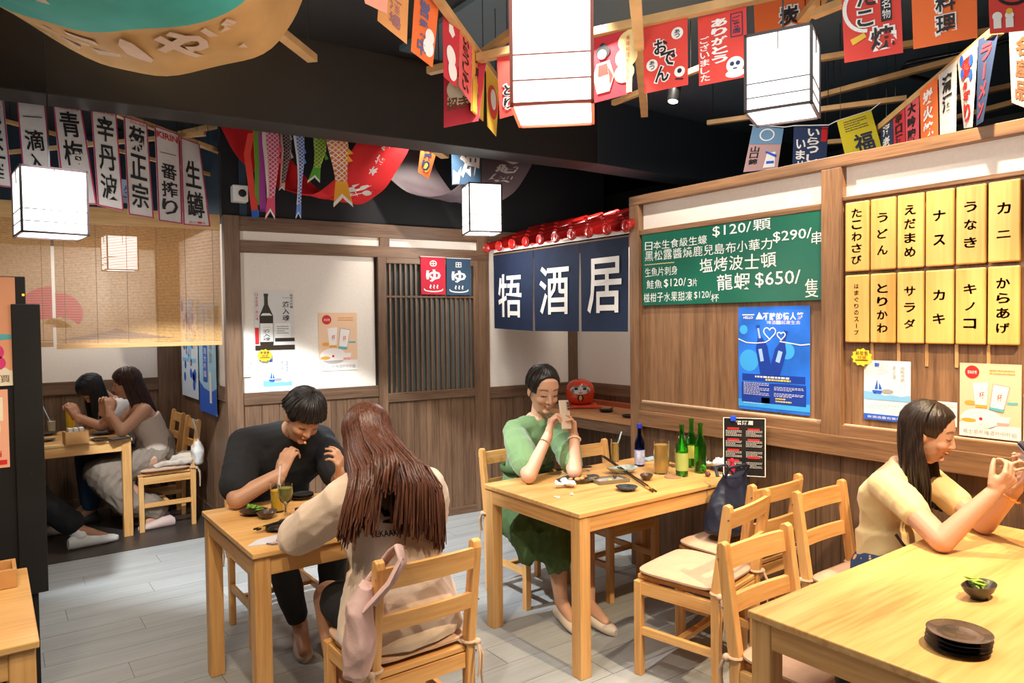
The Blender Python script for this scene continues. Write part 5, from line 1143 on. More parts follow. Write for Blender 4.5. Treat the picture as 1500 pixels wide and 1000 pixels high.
def add_hand(mb, w, d, n, right=True, curls=(.5, .5, .5, .6), spread=.06, thumb=(.5, .3), s=1.0, tip=1.0):
    """w wrist, d direction of the fingers, n direction the palm faces"""
    w = V(w); d = V(d).normalized(); n = V(n); n = (n - d * n.dot(d)).normalized(); t = (d.cross(n) if right else n.cross(d)).normalized()
    k = .083 * s
    for a in (-1, -.35, .35, 1): mb.cap(w + d * .012 + t * a * .016 * s, w + d * k + t * a * .028 * s, .014 * s, .0115 * s, 10)
    mb.cap(w - d * .03, w + d * .03, .026 * s, .022 * s, 12); mb.ell(w + d * .045 * s + t * .022 * s + n * .008 * s, (.02 * s,) * 3, None, 12, 8)
    L = [(.040, .026, .020), (.045, .029, .021), (.041, .027, .020), (.032, .020, .018)]
    for i in range(4):
        o = (1.5 - i) / 1.5; p = w + d * (k + (.003 if i in (1, 2) else -.004)) + t * (o * .030 * s); dd = (d + t * o * spread).normalized(); a = 0; r = (.0092 - .0006 * (i == 3)) * s
        for j in range(3):
            a += curls[i] * (.7, 1.1, .7)[j]; v = dd * math.cos(a) + n * math.sin(a); q = p + v * L[i][j] * s; mb.cap(p, q, r, r * .90, 10); p = q; r *= .90
    p = w + d * .022 * s + t * .026 * s + n * .006; ang = thumb[0]; v = (d * math.cos(ang) + t * math.sin(ang) + n * thumb[1]).normalized(); q = p + v * .042 * s; mb.cap(p, q, .0145 * s, .0115 * s, 10)
    v2 = (v + d * .45 + n * thumb[1] * .8 - t * .15).normalized(); r_ = q + v2 * .030 * s; mb.cap(q, r_, .0112 * s, .0102 * s, 10); v3 = (v2 + d * .3 + n * thumb[1] * .6 - t * .3).normalized(); mb.cap(r_, r_ + v3 * .024 * s, .0100 * s, .0085 * s, 10)
def torso(mb, hip, waist, chest, neck, lat, k=1.0, add=0, sh=.17, fem=True, yoke=None):
    h, w, c, n = V(hip), V(waist), V(chest), V(neck)
    mb.loft([(h - (w - h) * .55, .12 * k, .08 * k), (h - (w - h) * .3, .165 * k + add, .115 * k + add), (h, .17 * k + add, .12 * k + add), (w, (.135 if fem else .15) * k + add, .10 * k + add), (w.lerp(c, .5), .145 * k + add, .105 * k + add), (c, .158 * k + add, .112 * k + add), (c.lerp(n, .55), sh * .92 + add, .085 * k + add), (c.lerp(n, .85), sh * .55 + add, .065 * k + add), (n, .058 + add, .055 + add)], lat, 30)
    if yoke: mb.limb([yoke[0], c.lerp(n, .80) , yoke[1]], [.052 * k + add, .060 * k + add, .052 * k + add])
HAIRB = lambda nm, c, r=.35: mat(nm, c, r, spec=.6, bump=.0)
def hair_mat(name, c, rough=.32):
    if name in MATS: return MATS[name]
    m = mat(name, c, rough, spec=.4); nt = m.node_tree; b = nt.nodes['Principled BSDF']
    tc = nt.nodes.new('ShaderNodeTexCoord'); mp = nt.nodes.new('ShaderNodeMapping'); mp.inputs['Scale'].default_value = (160, 160, 6)
    n = nt.nodes.new('ShaderNodeTexNoise'); n.inputs['Scale'].default_value = 1; n.inputs['Detail'].default_value = 3
    nt.links.new(tc.outputs['Object'], mp.inputs[0]); nt.links.new(mp.outputs[0], n.inputs['Vector'])
    r = nt.nodes.new('ShaderNodeValToRGB'); r.color_ramp.elements[0].position = .35; r.color_ramp.elements[1].position = .7; r.color_ramp.elements[0].color = (*[x * .5 for x in c], 1); r.color_ramp.elements[1].color = (*[min(1, x * 1.7) for x in c], 1)
    nt.links.new(n.outputs['Fac'], r.inputs[0]); nt.links.new(r.outputs[0], b.inputs['Base Color'])
    bp = nt.nodes.new('ShaderNodeBump'); bp.inputs['Strength'].default_value = .5; bp.inputs['Distance'].default_value = .004; nt.links.new(n.outputs['Fac'], bp.inputs['Height']); nt.links.new(bp.outputs[0], b.inputs['Normal']); return m
def scalp(T, thick=1.0, face=(0, .82, -.40), lim=.62, top=.0, back_down=0.0, seed=0, nu=64, nv=40, part=None):
    """closed cap of hair: the radius sinks into the skull over the face"""
    mb = MB(); vs = []; fs = []; fv = V(face).normalized()
    for j in range(1, nv):
        th = PI * j / nv
        for i in range(nu):
            a = 2 * PI * i / nu; d = V((math.sin(th) * math.cos(a), math.sin(th) * math.sin(a), math.cos(th)))
            m = (d.dot(fv) - lim) / .10; m = max(0, min(1, m)); low = max(0, min(1, (-d.z - .35 - back_down * max(0, -d.y)) / .25)); k = max(m, low)
            str_ = 1 + .012 * math.sin(a * 23 + seed + 3 * th) + .01 * math.sin(a * 41 + seed)
            th_ = thick * str_ * (1 + top * max(0, d.z)); R_ = V((.080 * th_, .0985 * th_, .091 * th_)); R0 = V((.062, .078, .070)); r = R_.lerp(R0, k * k * (3 - 2 * k))
            vs.append(tuple(T @ V((d.x * r.x, d.y * r.y - .012, d.z * r.z + .030))))
    for j in range(nv - 2):
        for i in range(nu): k = (i + 1) % nu; fs.append((j * nu + i, (j + 1) * nu + i, (j + 1) * nu + k, j * nu + k))
    vs += [tuple(T @ V((0, -.012, .030 + .091 * thick * (1 + top)))), tuple(T @ V((0, -.012, -.04)))]; a, b = len(vs) - 2, len(vs) - 1
    for i in range(nu): k = (i + 1) % nu; fs.append((a, i, k)); fs.append((b, (nv - 2) * nu + k, (nv - 2) * nu + i))
    return mb.add(vs, fs)
def strands(mb, T, az, fall, n, r0=.010, seed=1, lift=1.05, part=0.0, s_end=.35, thm=102):
    """locks: start at the parting on the crown, follow the skull to the given azimuth, then fall along fall(az, u) in world space"""
    rnd = random.Random(seed)
    for k in range(n):
        a = az[0] + (az[1] - az[0]) * (k + rnd.random() * .8) / n; pts = []; e = lift + rnd.uniform(-.02, .035)
        for u in (0.0, .2, .4, .6, .8, 1.0):
            th = R(6) + (R(thm if isinstance(thm, (int, float)) else thm(a)) - R(6)) * u; d = V((math.sin(th) * math.sin(a), math.sin(th) * math.cos(a), math.cos(th)))     # azimuth 0 = face
            pts.append(T @ V((d.x * .080 * e + part * (1 - u), d.y * .0985 * e - .012, d.z * .091 * e + .030)))
        b = pts[-1]; L = fall(a, 0, rnd); off = V((rnd.uniform(-.012, .012), rnd.uniform(-.008, .008), 0))
        for u in (.2, .4, .6, .8, 1.0): pts.append(b + fall(a, u, rnd) + off * u)
        m_ = len(pts); rr = [r0 * (.55 if i == 0 else 1) * (1 if i < m_ - 3 else (s_end + (1 - s_end) * (m_ - 1 - i) / 3)) for i in range(m_)]
        mb.tube(pts, rr, 7, flat=.6)
    return mb
def shoe(mb, ankle, toe, s=1.0, low=.0):
    a = V(ankle); t = V(toe); d = (t - a); d.z = 0; L = d.length; d.normalize(); g = min(a.z, t.z); x = d.cross(V((0, 0, 1)))
    z = t.z - .03
    secs = [(-.06, .024, .03, .035), (-.03, .034, .045, .045), (.03, .038, .042, .042), (.09, .043, .034, .032), (.14, .044, .026, .026), (.18, .034, .022, .02), (.20, .012, .018, .014)]
    vs = []; fs = []; n = 18
    for q, rx, rz, cz in secs:
        c = V((a.x, a.y, z)) + d * q * s
        for i in range(n):
            an = 2 * PI * i / n; zz = rz * math.sin(an); zz = max(zz, -cz + .002); vs.append(tuple(c + x * rx * s * math.cos(an) + V((0, 0, cz + zz)) * s))
    for k in range(len(secs) - 1):
        for i in range(n): j = (i + 1) % n; fs.append((k * n + i, k * n + j, (k + 1) * n + j, (k + 1) * n + i))
    fs += [tuple(range(n - 1, -1, -1)), tuple((len(secs) - 1) * n + i for i in range(n))]
    return mb.add(vs, fs)
def sweepcloth(pts, rs, n=20): return MB().limb(pts, rs)

ASK = (.50, .26, .155); ASK2 = (.56, .31, .20)
def mk(P):  # local list -> Vectors
    return {k: V(v) for k, v in P.items()}

# ---------------------------------------------------------------- 1. woman in the green dress, reading her phone
o = V((2.53, 3.27, 0)); t = empty('person', o, 0, 'woman in a green dress reading a beige phone, elbows on the bottle table', 'person')
def W_(x, y, z): return V((x, y, z)) - o
hd = W_(2.510, 3.13, 1.195); rm = rotm(R(180) - R(14), R(20)); mb = MB(); T = add_head(mb, hd, rm, 1.10)
J = dict(hip=W_(2.53, 3.34, .57), waist=W_(2.53, 3.31, .72), chest=W_(2.53, 3.25, .88), neck=W_(2.53, 3.20, 1.04))
torso(mb, J['hip'], J['waist'], J['chest'], J['neck'], (1, 0, 0), .92, 0, .155)
mb.cap(J['neck'] - V((0, 0, .02)), T @ V((0, -.012, -.06)), .048, .046)
elR, elL = W_(2.225, 2.90, .785), W_(2.47, 2.825, .785); wrR, wrL = W_(2.385, 2.935, .975), W_(2.560, 2.93, .955)
shR, shL = W_(2.37, 3.22, .965), W_(2.69, 3.21, .965)
mb.limb([shR, elR, wrR], [.050, .040, .026]); mb.limb([shL, elL, wrL], [.050, .040, .026])
add_hand(mb, wrR, (.25, .02, 1), (.85, -.45, -.3), True, (.9, 1.0, 1.1, 1.1), .04, (.6, .5), .95)
add_hand(mb, wrL, (-.25, -.1, 1), (-.95, .15, .1), False, (.55, .6, .65, .7), .12, (.75, .35), .98)
knR, knL = W_(2.40, 2.93, .50), W_(2.60, 2.90, .50); anR, anL = W_(2.40, 2.86, .10), W_(2.49, 2.75, .10)
for h_, k_, a_, tz in ((W_(2.46, 3.32, .54), knR, anR, W_(2.37, 2.74, .03)), (W_(2.60, 3.32, .54), knL, anL, W_(2.49, 2.62, .03))): mb.limb([h_, k_, a_], [.085, .058, .036]); mb.limb([a_, tz + V((0, 0, .015))], [.036, .026])
me = remesh(mb, .0042, 4, .6); tone(me, ASK2, [head_tone(T, ASK2, (.03, .02, .018), (.50, .13, .11))]); put(me, 'body', SKM, t)
HB = hair_mat('black_hair', (.016, .012, .011)); mb = scalp(T, 1.02, (0, .95, -.10), .66, .03, .5); mb.ell(T @ V((0, -.115, .0)), (.04, .034, .042)); mb.ell(T @ V((.0, -.10, -.01)), (.055, .04, .05))
strands(mb, T, (R(88), R(272)), lambda a, u, r: T.to_3x3() @ (V((-math.sin(a) * .045, -math.cos(a) * .0 - .045, .0)) * u), 44, .008, 3, 1.03, 0, .4); 
for sg in (-1, 1): mb.tube([T @ V((sg * .070, .03, .03)), T @ V((sg * .078, .022, -.01)), T @ V((sg * .080, .012, -.045))], [.004, .003, .001], 5)
me_ = mb.build('hair', HB, t, smooth=80)
GRN = mat('sage_dress_cloth', (.115, .20, .075), .8, var=.10, vs=6, bump=.15, bs=160, sheen=.3); GRD = mat('dark_sage_cloth', (.055, .105, .03), .8, bump=.15, bs=160)
mb = MB(); torso(mb, J['hip'], J['waist'], J['chest'], J['neck'] - V((0, 0, .022)), (1, 0, 0), .95, .020, .165, yoke=(shR, shL))
for s_, e_ in ((shR, elR), (shL, elL)):
    mb.limb([s_ + V((0, 0, -.01)), s_.lerp(e_, .45), s_.lerp(e_, .80)], [.074, .090, .078]); mb.limb([s_.lerp(e_, .3) , s_.lerp(J['waist'], .55), J['waist'].lerp(s_, .25)], [.075, .09, .08])
me = remesh(mb, .008, 4); put(me, 'blouse', GRN, t, .011, (8, 8, 12), 2)
mb = MB(); mb.limb([W_(2.46, 3.32, .55), W_(2.40, 2.97, .50), W_(2.37, 2.86, .33)], [.13, .105, .085]); mb.limb([W_(2.60, 3.32, .55), W_(2.57, 2.98, .50), W_(2.52, 2.86, .36)], [.13, .10, .07]); mb.limb([W_(2.36, 3.30, .50), W_(2.28, 3.02, .46), W_(2.27, 2.99, .34)], [.10, .10, .06])
mb.limb([W_(2.53, 3.34, .58), W_(2.53, 3.30, .70)], [.155, .14]); mb.box(W_(2.40, 2.99, .40), (.25, .22, .18)); me = remesh(mb, .009, 4); put(me, 'skirt', GRD, t, .012, (14, 14, 4), 5)
mb = MB(); mb.tube([J['waist'] + V((.158 * math.cos(a), .125 * math.sin(a), .01)) for a in [2 * PI * i / 24 for i in range(25)]], .014, 8, flat=1.6); mb.build('belt', GRD, t, smooth=60)
for k, (x, z) in enumerate(((-.035, .90), (-.015, .82), (-.01, .76))): MB().ell(W_(2.53 + x, 3.105 + .02 * k, z), (.008, .005, .008), None, 10, 6).build('button', INK, t)
mb = MB(); mb.add([tuple(W_(*p)) for p in ((2.46, 3.125, 1.045), (2.51, 3.10, .955), (2.56, 3.125, 1.045), (2.46, 3.132, 1.045), (2.51, 3.108, .955), (2.56, 3.132, 1.045))], [(0, 1, 2), (5, 4, 3), (0, 3, 4, 1), (1, 4, 5, 2)])
GL_ = mat('bead_cream', (.75, .6, .42), .4); mb = MB()
ax = (wrL - elL).normalized(); x_ = ax.orthogonal().normalized(); y_ = ax.cross(x_)
for i in range(18): a = 2 * PI * i / 18; mb.ell(wrL - ax * .028 + (x_ * math.cos(a) + y_ * math.sin(a)) * .033, (.0058,) * 3, None, 8, 5)
mb.build('bead_bracelet', GL_, t)
ax = (wrR - elR).normalized(); MB().ring(wrR - ax * .05, .033, .0022, 24, mt=ax.to_track_quat('Z', 'Y').to_matrix().to_4x4()).build('thin_bracelet', mat('gold_metal', (.7, .45, .2), .3, 1), t)
for a_, tz in ((anR, W_(2.37, 2.74, .03)), (anL, W_(2.49, 2.62, .03))): shoe(MB(), a_ + V((0, 0, 0)), tz).build('shoe', mat('cream_shoe', (.66, .56, .46), .6), t, smooth=50)
p = V((2.485, 2.915, 1.075)); ph = empty('smartphone', p, R(188), 'beige smartphone held up by the woman in the green dress', 'phone')
mtp = M.Rotation(R(12), 4, 'X') @ M.Rotation(R(-4), 4, 'Y')
MB().box((0, 0, 0), (.074, .009, .155), mt=mtp).build('case', mat('beige_case', (.60, .48, .36), .35), ph, bevel=.004); MB().box(mtp @ V((0, -.005, 0)), (.068, .001, .148), mt=mtp).build('screen', mat('lit_screen', (.05, .06, .08), .2, emit=((.7, .8, 1), .6)), ph)
MB().box(mtp @ V((-.022, .006, .045)), (.022, .003, .048), mt=mtp).build('camera_bump', mat('beige_dark', (.35, .28, .22), .3), ph, bevel=.002)
for k in range(3): MB().lathe([(.006, 0), (.006, .002)], 12, mt=mtp @ M.Translation((-.022, .0085, .06 - .015 * k)) @ M.Rotation(-PI / 2, 4, 'X')).build('lens', INK, ph)

# ---------------------------------------------------------------- 2. man in the black t-shirt, eating
o = V((1.19, 3.70, 0)); t = empty('person', o, 0, 'man in a black t-shirt bending over the square table and putting food to his mouth', 'person')
hd = W_(1.235, 3.405, 1.128); rm = rotm(R(180) + R(2), R(38), R(-8)); mb = MB(); T = add_head(mb, hd, rm, 1.06, False)
J = dict(hip=W_(1.20, 3.78, .57), waist=W_(1.20, 3.75, .73), chest=W_(1.205, 3.66, .90), neck=W_(1.215, 3.545, 1.045))
torso(mb, J['hip'], J['waist'], J['chest'], J['neck'], (1, 0, 0), 1.0, 0, .19, False); mb.cap(J['neck'] - V((0, -.02, .02)), T @ V((0, -.015, -.05)), .058, .054)
shR, shL = W_(1.005, 3.60, .985), W_(1.40, 3.60, .965); elR, elL = W_(.895, 3.34, .79), W_(1.41, 3.40, .785); wrR, wrL = W_(1.085, 3.30, .885), W_(1.345, 3.235, .85)
mb.limb([shR, elR, wrR], [.058, .046, .030]); mb.limb([shL, elL, wrL], [.058, .046, .030])
add_hand(mb, wrR, (.35, .15, .75), (.55, .45, -.35), True, (.75, .8, .85, .9), .03, (.55, .5), 1.05); add_hand(mb, wrL, (-.15, -.35, .85), (-.7, .5, .35), False, (.6, .7, .8, .8), .06, (.6, .5), 1.02)
lg = []
for x, kx, ax_ in ((1.11, 1.06, 1.20), (1.30, 1.33, 1.33)):
    h_, k_, a_, tz = W_(x, 3.74, .55), W_(kx, 3.30, .53), W_(ax_, 3.42 if x < 1.2 else 3.35, .11), W_(ax_ - .04, 3.25 if x < 1.2 else 3.2, .03); lg.append((h_, k_, a_, tz)); mb.limb([h_, k_, a_, tz + V((0, 0, .015))], [.09, .06, .04, .028])
me = remesh(mb, .0045, 4, .6); tone(me, ASK, [head_tone(T, ASK, (.02, .015, .012), (.42, .12, .10))]); put(me, 'body', SKM, t)
mb = scalp(T, 1.05, (0, .84, -.54), .60, .10, .2, 4)
tm = lambda a: 56 + 36 * (1 - math.cos(a)) / 2
Tr = T.to_3x3()
for lf, sd, n_, rr in ((1.04, 51, 150, .0075), (1.09, 52, 170, .007), (1.13, 53, 120, .0065)):
    strands(mb, T, (0, 2 * PI), lambda a, u, r: Tr @ V((math.sin(a) * .004 * u, (.012 * math.cos(a) + .004) * u, -(.030 + .012 * max(0, math.cos(a)) + r.uniform(-.006, .006)) * u)), n_, rr, sd, lf, .0, .5, tm)
mb.build('hair', HB, t, smooth=80)
BT_ = mat('black_tshirt_cloth', (.012, .012, .014), .9, bump=.1, bs=200); mb = MB(); torso(mb, J['hip'], J['waist'], J['chest'], J['neck'] + V((0, .005, .0)), (1, 0, 0), 1.0, .028, .20, False, yoke=(shR + V((0, .01, .01)), shL + V((0, .01, .01))))
for s_, e_ in ((shR, elR), (shL, elL)):
    mb.limb([s_ + V((0, .02, 0)), s_.lerp(e_, .45), s_.lerp(e_, .78)], [.082, .088, .086]); mb.limb([s_.lerp(e_, .25), s_.lerp(J['waist'], .5), J['waist'].lerp(s_, .25)], [.085, .12, .12])
mb.ell(W_(1.20, 3.70, .88), (.20, .14, .16)); me = remesh(mb, .008, 4); put(me, 't_shirt', BT_, t, .005, (6, 6, 8), 1)
mb = MB(); 
for h_, k_, a_, tz in lg: mb.limb([h_, k_, k_.lerp(a_, .85)], [.105, .08, .062])
mb.limb([W_(1.2, 3.76, .56), W_(1.2, 3.77, .62)], [.16, .16]); me = remesh(mb, .009, 3); put(me, 'trousers', mat('black_trouser_cloth', (.010, .010, .012), .85), t, .006, (10, 10, 6), 3)
for i, (h_, k_, a_, tz) in enumerate(lg):
    s_ = shoe(MB(), a_, tz).build('shoe', mat('beige_sneaker', (.50, .40, .32), .7), t, smooth=50); dd = (tz - a_); dd.z = 0; dd.normalize()
    mb = MB()
    for q in range(4): c = V((a_.x, a_.y, .078 - .009 * q)) + dd * (.045 + .02 * q); x_ = dd.cross(V((0, 0, 1))); mb.tube([c - x_ * .022, c + V((0, 0, .008)), c + x_ * .022], .003, 5)
    mb.build('lace', PAPER, s_)
MB().ell(T @ V((.004, .105, -.066)), (.007, .012, .007), None, 8, 6).build('food_morsel', mat('orange_food', (.8, .35, .12), .5), None)
fm_ = bpy.data.objects['food_morsel']; fm_.data.transform(M.Translation(-(T @ V((.004, .105, -.066))))); fm_.location = (T @ V((.004, .105, -.066))) + o; tag(fm_, 'small orange morsel held at the man\'s mouth', 'food')

# ---------------------------------------------------------------- 3. woman with long auburn hair seen from behind
o = V((1.150, 2.31, 0)); t = empty('person', o, 0, 'woman seen from behind with very long auburn hair and a cream sweatshirt', 'person')
hd = W_(1.135, 2.47, 1.150); rm = rotm(R(-4), R(28)); mb = MB(); T = add_head(mb, hd, rm, .98)
J = dict(hip=W_(1.16, 2.27, .58), waist=W_(1.16, 2.28, .73), chest=W_(1.16, 2.33, .87), neck=W_(1.16, 2.40, 1.03))
torso(mb, J['hip'], J['waist'], J['chest'], J['neck'], (1, 0, 0), .95, 0, .165); mb.cap(J['neck'] - V((0, 0, .02)), T @ V((0, -.012, -.06)), .048, .046)
shL, shR = W_(.995, 2.38, .955), W_(1.325, 2.38, .955); elL, elR = W_(.895, 2.56, .80), W_(1.40, 2.48, .80); wrL, wrR = W_(.99, 2.78, .80), W_(1.30, 2.73, .80)
mb.limb([shL, elL, wrL], [.05, .04, .028]); mb.limb([shR, elR, wrR], [.05, .04, .028]); add_hand(mb, wrL, (.3, 1, .1), (0, 0, -1), False); add_hand(mb, wrR, (-.3, 1, .1), (0, 0, -1), True)
lg = []
for x, kx, fx in ((1.07, 1.045, 1.03), (1.25, 1.30, 1.27)):
    h_, k_, a_, tz = W_(x, 2.30, .55), W_(kx, 2.64, .52), W_(fx, 2.46, .11), W_(fx, 2.58, .03); lg.append((h_, k_, a_, tz)); mb.limb([h_, k_, a_, tz + V((0, 0, .012))], [.088, .062, .038, .028])
me = remesh(mb, .005, 2); tone(me, ASK, [head_tone(T, ASK, (.08, .03, .02), (.45, .12, .1))]); put(me, 'body', SKM, t)
HA = hair_mat('auburn_hair', (.095, .034, .019), .36)
def sst(x): x = max(0, min(1, x)); return x * x * (3 - 2 * x)
def fall(a, u, r, dy=0, L0=.37):
    x = math.sin(a); L = (L0 - .035 + .045 * x + .015 * math.sin(a * 9) + .012 * math.sin(a * 23)) * (.60 if abs(a - R(200)) < R(13) else 1)
    return V((x * (.04 * u + .055 * sst(u / .7)) - .035 * u, (-.225 + dy - .04 * abs(x)) * sst(u / .55) - .01 * u, -L * u + .01 * math.sin(u * PI)))
mb = scalp(T, 1.05, (0, .85, -.45), .70, .04, .8); strands(mb, T, (R(66), R(294)), fall, 230, .0075, 8, 1.06, .0, .3); strands(mb, T, (R(70), R(290)), lambda a, u, r: fall(a, u, r, .022, .35), 120, .014, 9, 1.03)
strands(mb, T, (R(100), R(262)), lambda a, u, r: fall(a, u, r, -.010, .36 + r.uniform(-.05, .03)), 170, .0065, 11, 1.07)
mb.build('hair', HA, t, smooth=80)
CRM = mat('cream_sweatshirt_cloth', (.66, .50, .38), .9, var=.05, vs=6, bump=.15, bs=220, sheen=.3)
mb = MB(); torso(mb, J['hip'] - V((0, .0, .0)), J['waist'], J['chest'], J['neck'], (1, 0, 0), 1.02, .034, .185, yoke=(shL, shR)); mb.loft([(W_(1.16, 2.26, .475), .215, .16), (W_(1.16, 2.26, .50), .235, .175), (W_(1.16, 2.27, .60), .215, .165), (W_(1.16, 2.28, .72), .185, .15)], (1, 0, 0))
mb.limb([shL, shL.lerp(elL, .5), elL, elL.lerp(wrL, .6), wrL.lerp(elL, .06)], [.085, .092, .082, .066, .048]); mb.limb([shR, shR.lerp(elR, .5), elR, elR.lerp(wrR, .6), wrR.lerp(elR, .06)], [.085, .092, .082, .066, .048])
mb.tube([W_(1.16, 2.395, 1.03) + V((.075 * math.cos(a), .065 * math.sin(a), .02 * math.sin(a))) for a in [2 * PI * i / 20 for i in range(21)]], .022, 8)
me = remesh(mb, .008, 4); sw = put(me, 'sweatshirt', CRM, t, .010, (6, 6, 9), 4)
mb = MB(); q0 = W_(1.20, 2.155, .87)
Qp = Quad(V((.985, 2.170, 1.0)), V((1.17, 2.170, 1.0)), V((.985, 2.12, .84)), V((1.17, 2.12, .84)))
def onb(mb, s_, *a, **k):
    m2 = MB(); Qp.text(m2, s_, *a, **k); mb.add([tuple(V(v) + Qp.o - o) for v in m2.v], m2.f)
onb(mb, 'A.', .28, .02, .62, .52, bold=.04, off=.0); onb(mb, '-', .22, .56, .36, .60, off=0); onb(mb, '<', .46, .52, .8, .70, bold=.03, off=0); onb(mb, 'BEKAAKAN', .25, .78, .85, .90, bold=.02, off=0)
import mathutils
bvh = mathutils.bvhtree.BVHTree.FromObject(sw, bpy.context.evaluated_depsgraph_get()); vv = []
for v in mb.v:
    h = bvh.ray_cast(V((v[0], -.6, v[2])), V((0, 1, 0))); vv.append((v[0], (h[0].y - .0025) if h[0] is not None else v[1], v[2]))
mb.v = vv; mb.build('lettering', INK, t)
mb = MB()
for h_, k_, a_, tz in lg: mb.limb([h_, h_.lerp(k_, .72)], [.105, .088])
mb.limb([W_(1.1, 2.28, .56), W_(1.22, 2.28, .56)], [.12, .12]); me = remesh(mb, .009, 3); put(me, 'shorts', mat('black_shorts_cloth', (.010, .010, .012), .85), t, .005)
for h_, k_, a_, tz in lg: shoe(MB(), a_, tz).build('shoe', mat('white_sneaker', (.62, .58, .55), .7), t, smooth=50)

# ---------------------------------------------------------------- 4. woman in the yellow t-shirt, right
o = V((2.96, 1.52, 0)); t = empty('person', o, 0, 'woman in a pale yellow t-shirt looking at her phone at the bright front table', 'person')
hd = W_(3.035, 1.32, 1.115); rm = rotm(R(180) + R(14), R(16)); mb = MB(); T = add_head(mb, hd, rm, .98)
J = dict(hip=W_(3.02, 1.45, .56), waist=W_(3.02, 1.475, .70), chest=W_(3.015, 1.455, .84), neck=W_(3.02, 1.40, .985))
torso(mb, J['hip'], J['waist'], J['chest'], J['neck'], (1, 0, 0), .86, 0, .15); mb.cap(J['neck'] - V((0, 0, .02)), T @ V((0, -.012, -.06)), .048, .046)
shR, shL = W_(2.880, 1.405, .905), W_(3.16, 1.39, .905); elR, elL = W_(2.715, 1.135, .782), W_(3.06, 1.13, .782); wrR, wrL = W_(2.83, 1.02, .955), W_(2.95, .99, .965)
mb.limb([shR, elR, wrR], [.052, .042, .027]); mb.limb([shL, elL, wrL], [.052, .040, .027])
add_hand(mb, wrR, (.35, -.45, .65), (.55, .55, .5), True, (.8, .9, 1.0, 1.0), .03, (.5, .5), .96); add_hand(mb, wrL, (-.1, -.5, .75), (-.6, .6, .4), False, (.8, .9, 1.0, 1.0), .03, (.6, .4), .96)
lg = []
for x, kx, fx in ((2.94, 2.90, 2.90), (3.10, 3.10, 3.10)):
    h_, k_, a_, tz = W_(x, 1.43, .55), W_(kx, 1.06, .52), W_(fx, 1.06, .11), W_(fx, .94, .03); lg.append((h_, k_, a_, tz)); mb.limb([h_, k_, a_, tz + V((0, 0, .012))], [.088, .062, .038, .028])
me = remesh(mb, .0045, 4, .6); tone(me, ASK2, [head_tone(T, ASK2, (.03, .02, .015), (.5, .13, .11))]); put(me, 'body', SKM, t)
HD = hair_mat('dark_brown_hair', (.022, .013, .009))
mb = scalp(T, 1.04, (0, .93, -.26), .60, .04, .8, part=.01)
def fall(a, u, r):
    x = math.sin(a); y = math.cos(a)
    return V((-x * .03 * u, .015 * u - .05 * max(0, y) * u - .04 * u * u, -.27 * u + .02 * math.sin(a * 7) * u))
strands(mb, T, (R(100), R(262)), fall, 130, .0085, 21, 1.05); strands(mb, T, (R(104), R(258)), fall, 60, .013, 29, 1.02)
strands(mb, T, (R(92), R(116)), lambda a, u, r: V((-.012 * math.sin(5 * u) - .02 * u, -.045 * u - .012 * math.sin(6 * u + a * 3), -.36 * u)), 40, .008, 22, 1.05)        # lock in front of the near ear
strands(mb, T, (R(248), R(272)), lambda a, u, r: V((-.01 * u, -.05 * u, -.34 * u)), 34, .008, 23, 1.05)
mb.build('hair', HD, t, smooth=80)
YLW = mat('pale_yellow_cloth', (.74, .55, .26), .85, var=.04, vs=8, bump=.1, bs=200, sheen=.2)
mb = MB(); torso(mb, J['hip'], J['waist'], J['chest'], J['neck'] - V((0, -.01, .025)), (1, 0, 0), .88, .014, .155, yoke=(shR, shL))
for s_, e_ in ((shR, elR), (shL, elL)): mb.limb([s_ + V((0, .01, 0)), s_.lerp(e_, .30), s_.lerp(e_, .52)], [.070, .070, .064])
mb.loft([(W_(3.02, 1.46, .50), .155, .12), (W_(3.02, 1.465, .60), .16, .125), (W_(3.02, 1.475, .70), .145, .118)], (1, 0, 0)); me = remesh(mb, .008, 3); put(me, 't_shirt', YLW, t, .008, (7, 7, 12), 6)
mb = MB()
for h_, k_, a_, tz in lg: mb.limb([h_, k_, k_.lerp(a_, .6)], [.10, .08, .085])
mb.limb([W_(2.96, 1.46, .53), W_(3.08, 1.46, .53)], [.13, .13]); me = remesh(mb, .009, 3)
SKT = mat('patterned_skirt', (.03, .06, .16), .8); nt = SKT.node_tree; vn = nt.nodes.new('ShaderNodeTexVoronoi'); vn.inputs['Scale'].default_value = 26; rp_ = nt.nodes.new('ShaderNodeValToRGB'); rp_.color_ramp.interpolation = 'CONSTANT'
rp_.color_ramp.elements[0].color = (.70, .40, .12, 1); rp_.color_ramp.elements[1].color = (.02, .05, .13, 1); rp_.color_ramp.elements[1].position = .36; tcn = nt.nodes.new('ShaderNodeTexCoord')
nt.links.new(tcn.outputs['Object'], vn.inputs['Vector']); nt.links.new(vn.outputs['Distance'], rp_.inputs[0]); nt.links.new(rp_.outputs[0], nt.nodes['Principled BSDF'].inputs['Base Color'])
put(me, 'skirt', SKT, t, .006)
for h_, k_, a_, tz in lg: shoe(MB(), a_, tz).build('shoe', mat('brown_shoe', (.15, .08, .05), .6), t, smooth=50)
MB().tube([W_(2.87, 1.37, .72), W_(2.87, 1.34, .685), W_(2.90, 1.32, .66), W_(2.95, 1.32, .62)], .006, 6).build('bag_strap', INK, t)
MB().ring(wrL - V((.0, -.015, .035)), .034, .004, 20, mt=M.Rotation(R(35), 4, 'X')).build('bracelet', mat('amber_bracelet', (.6, .22, .03), .3), t)
ph = empty('smartphone', (2.93, .925, 1.075), R(190), 'dark smartphone held by the woman in the yellow t-shirt', 'phone'); mtp = M.Rotation(R(38), 4, 'X')
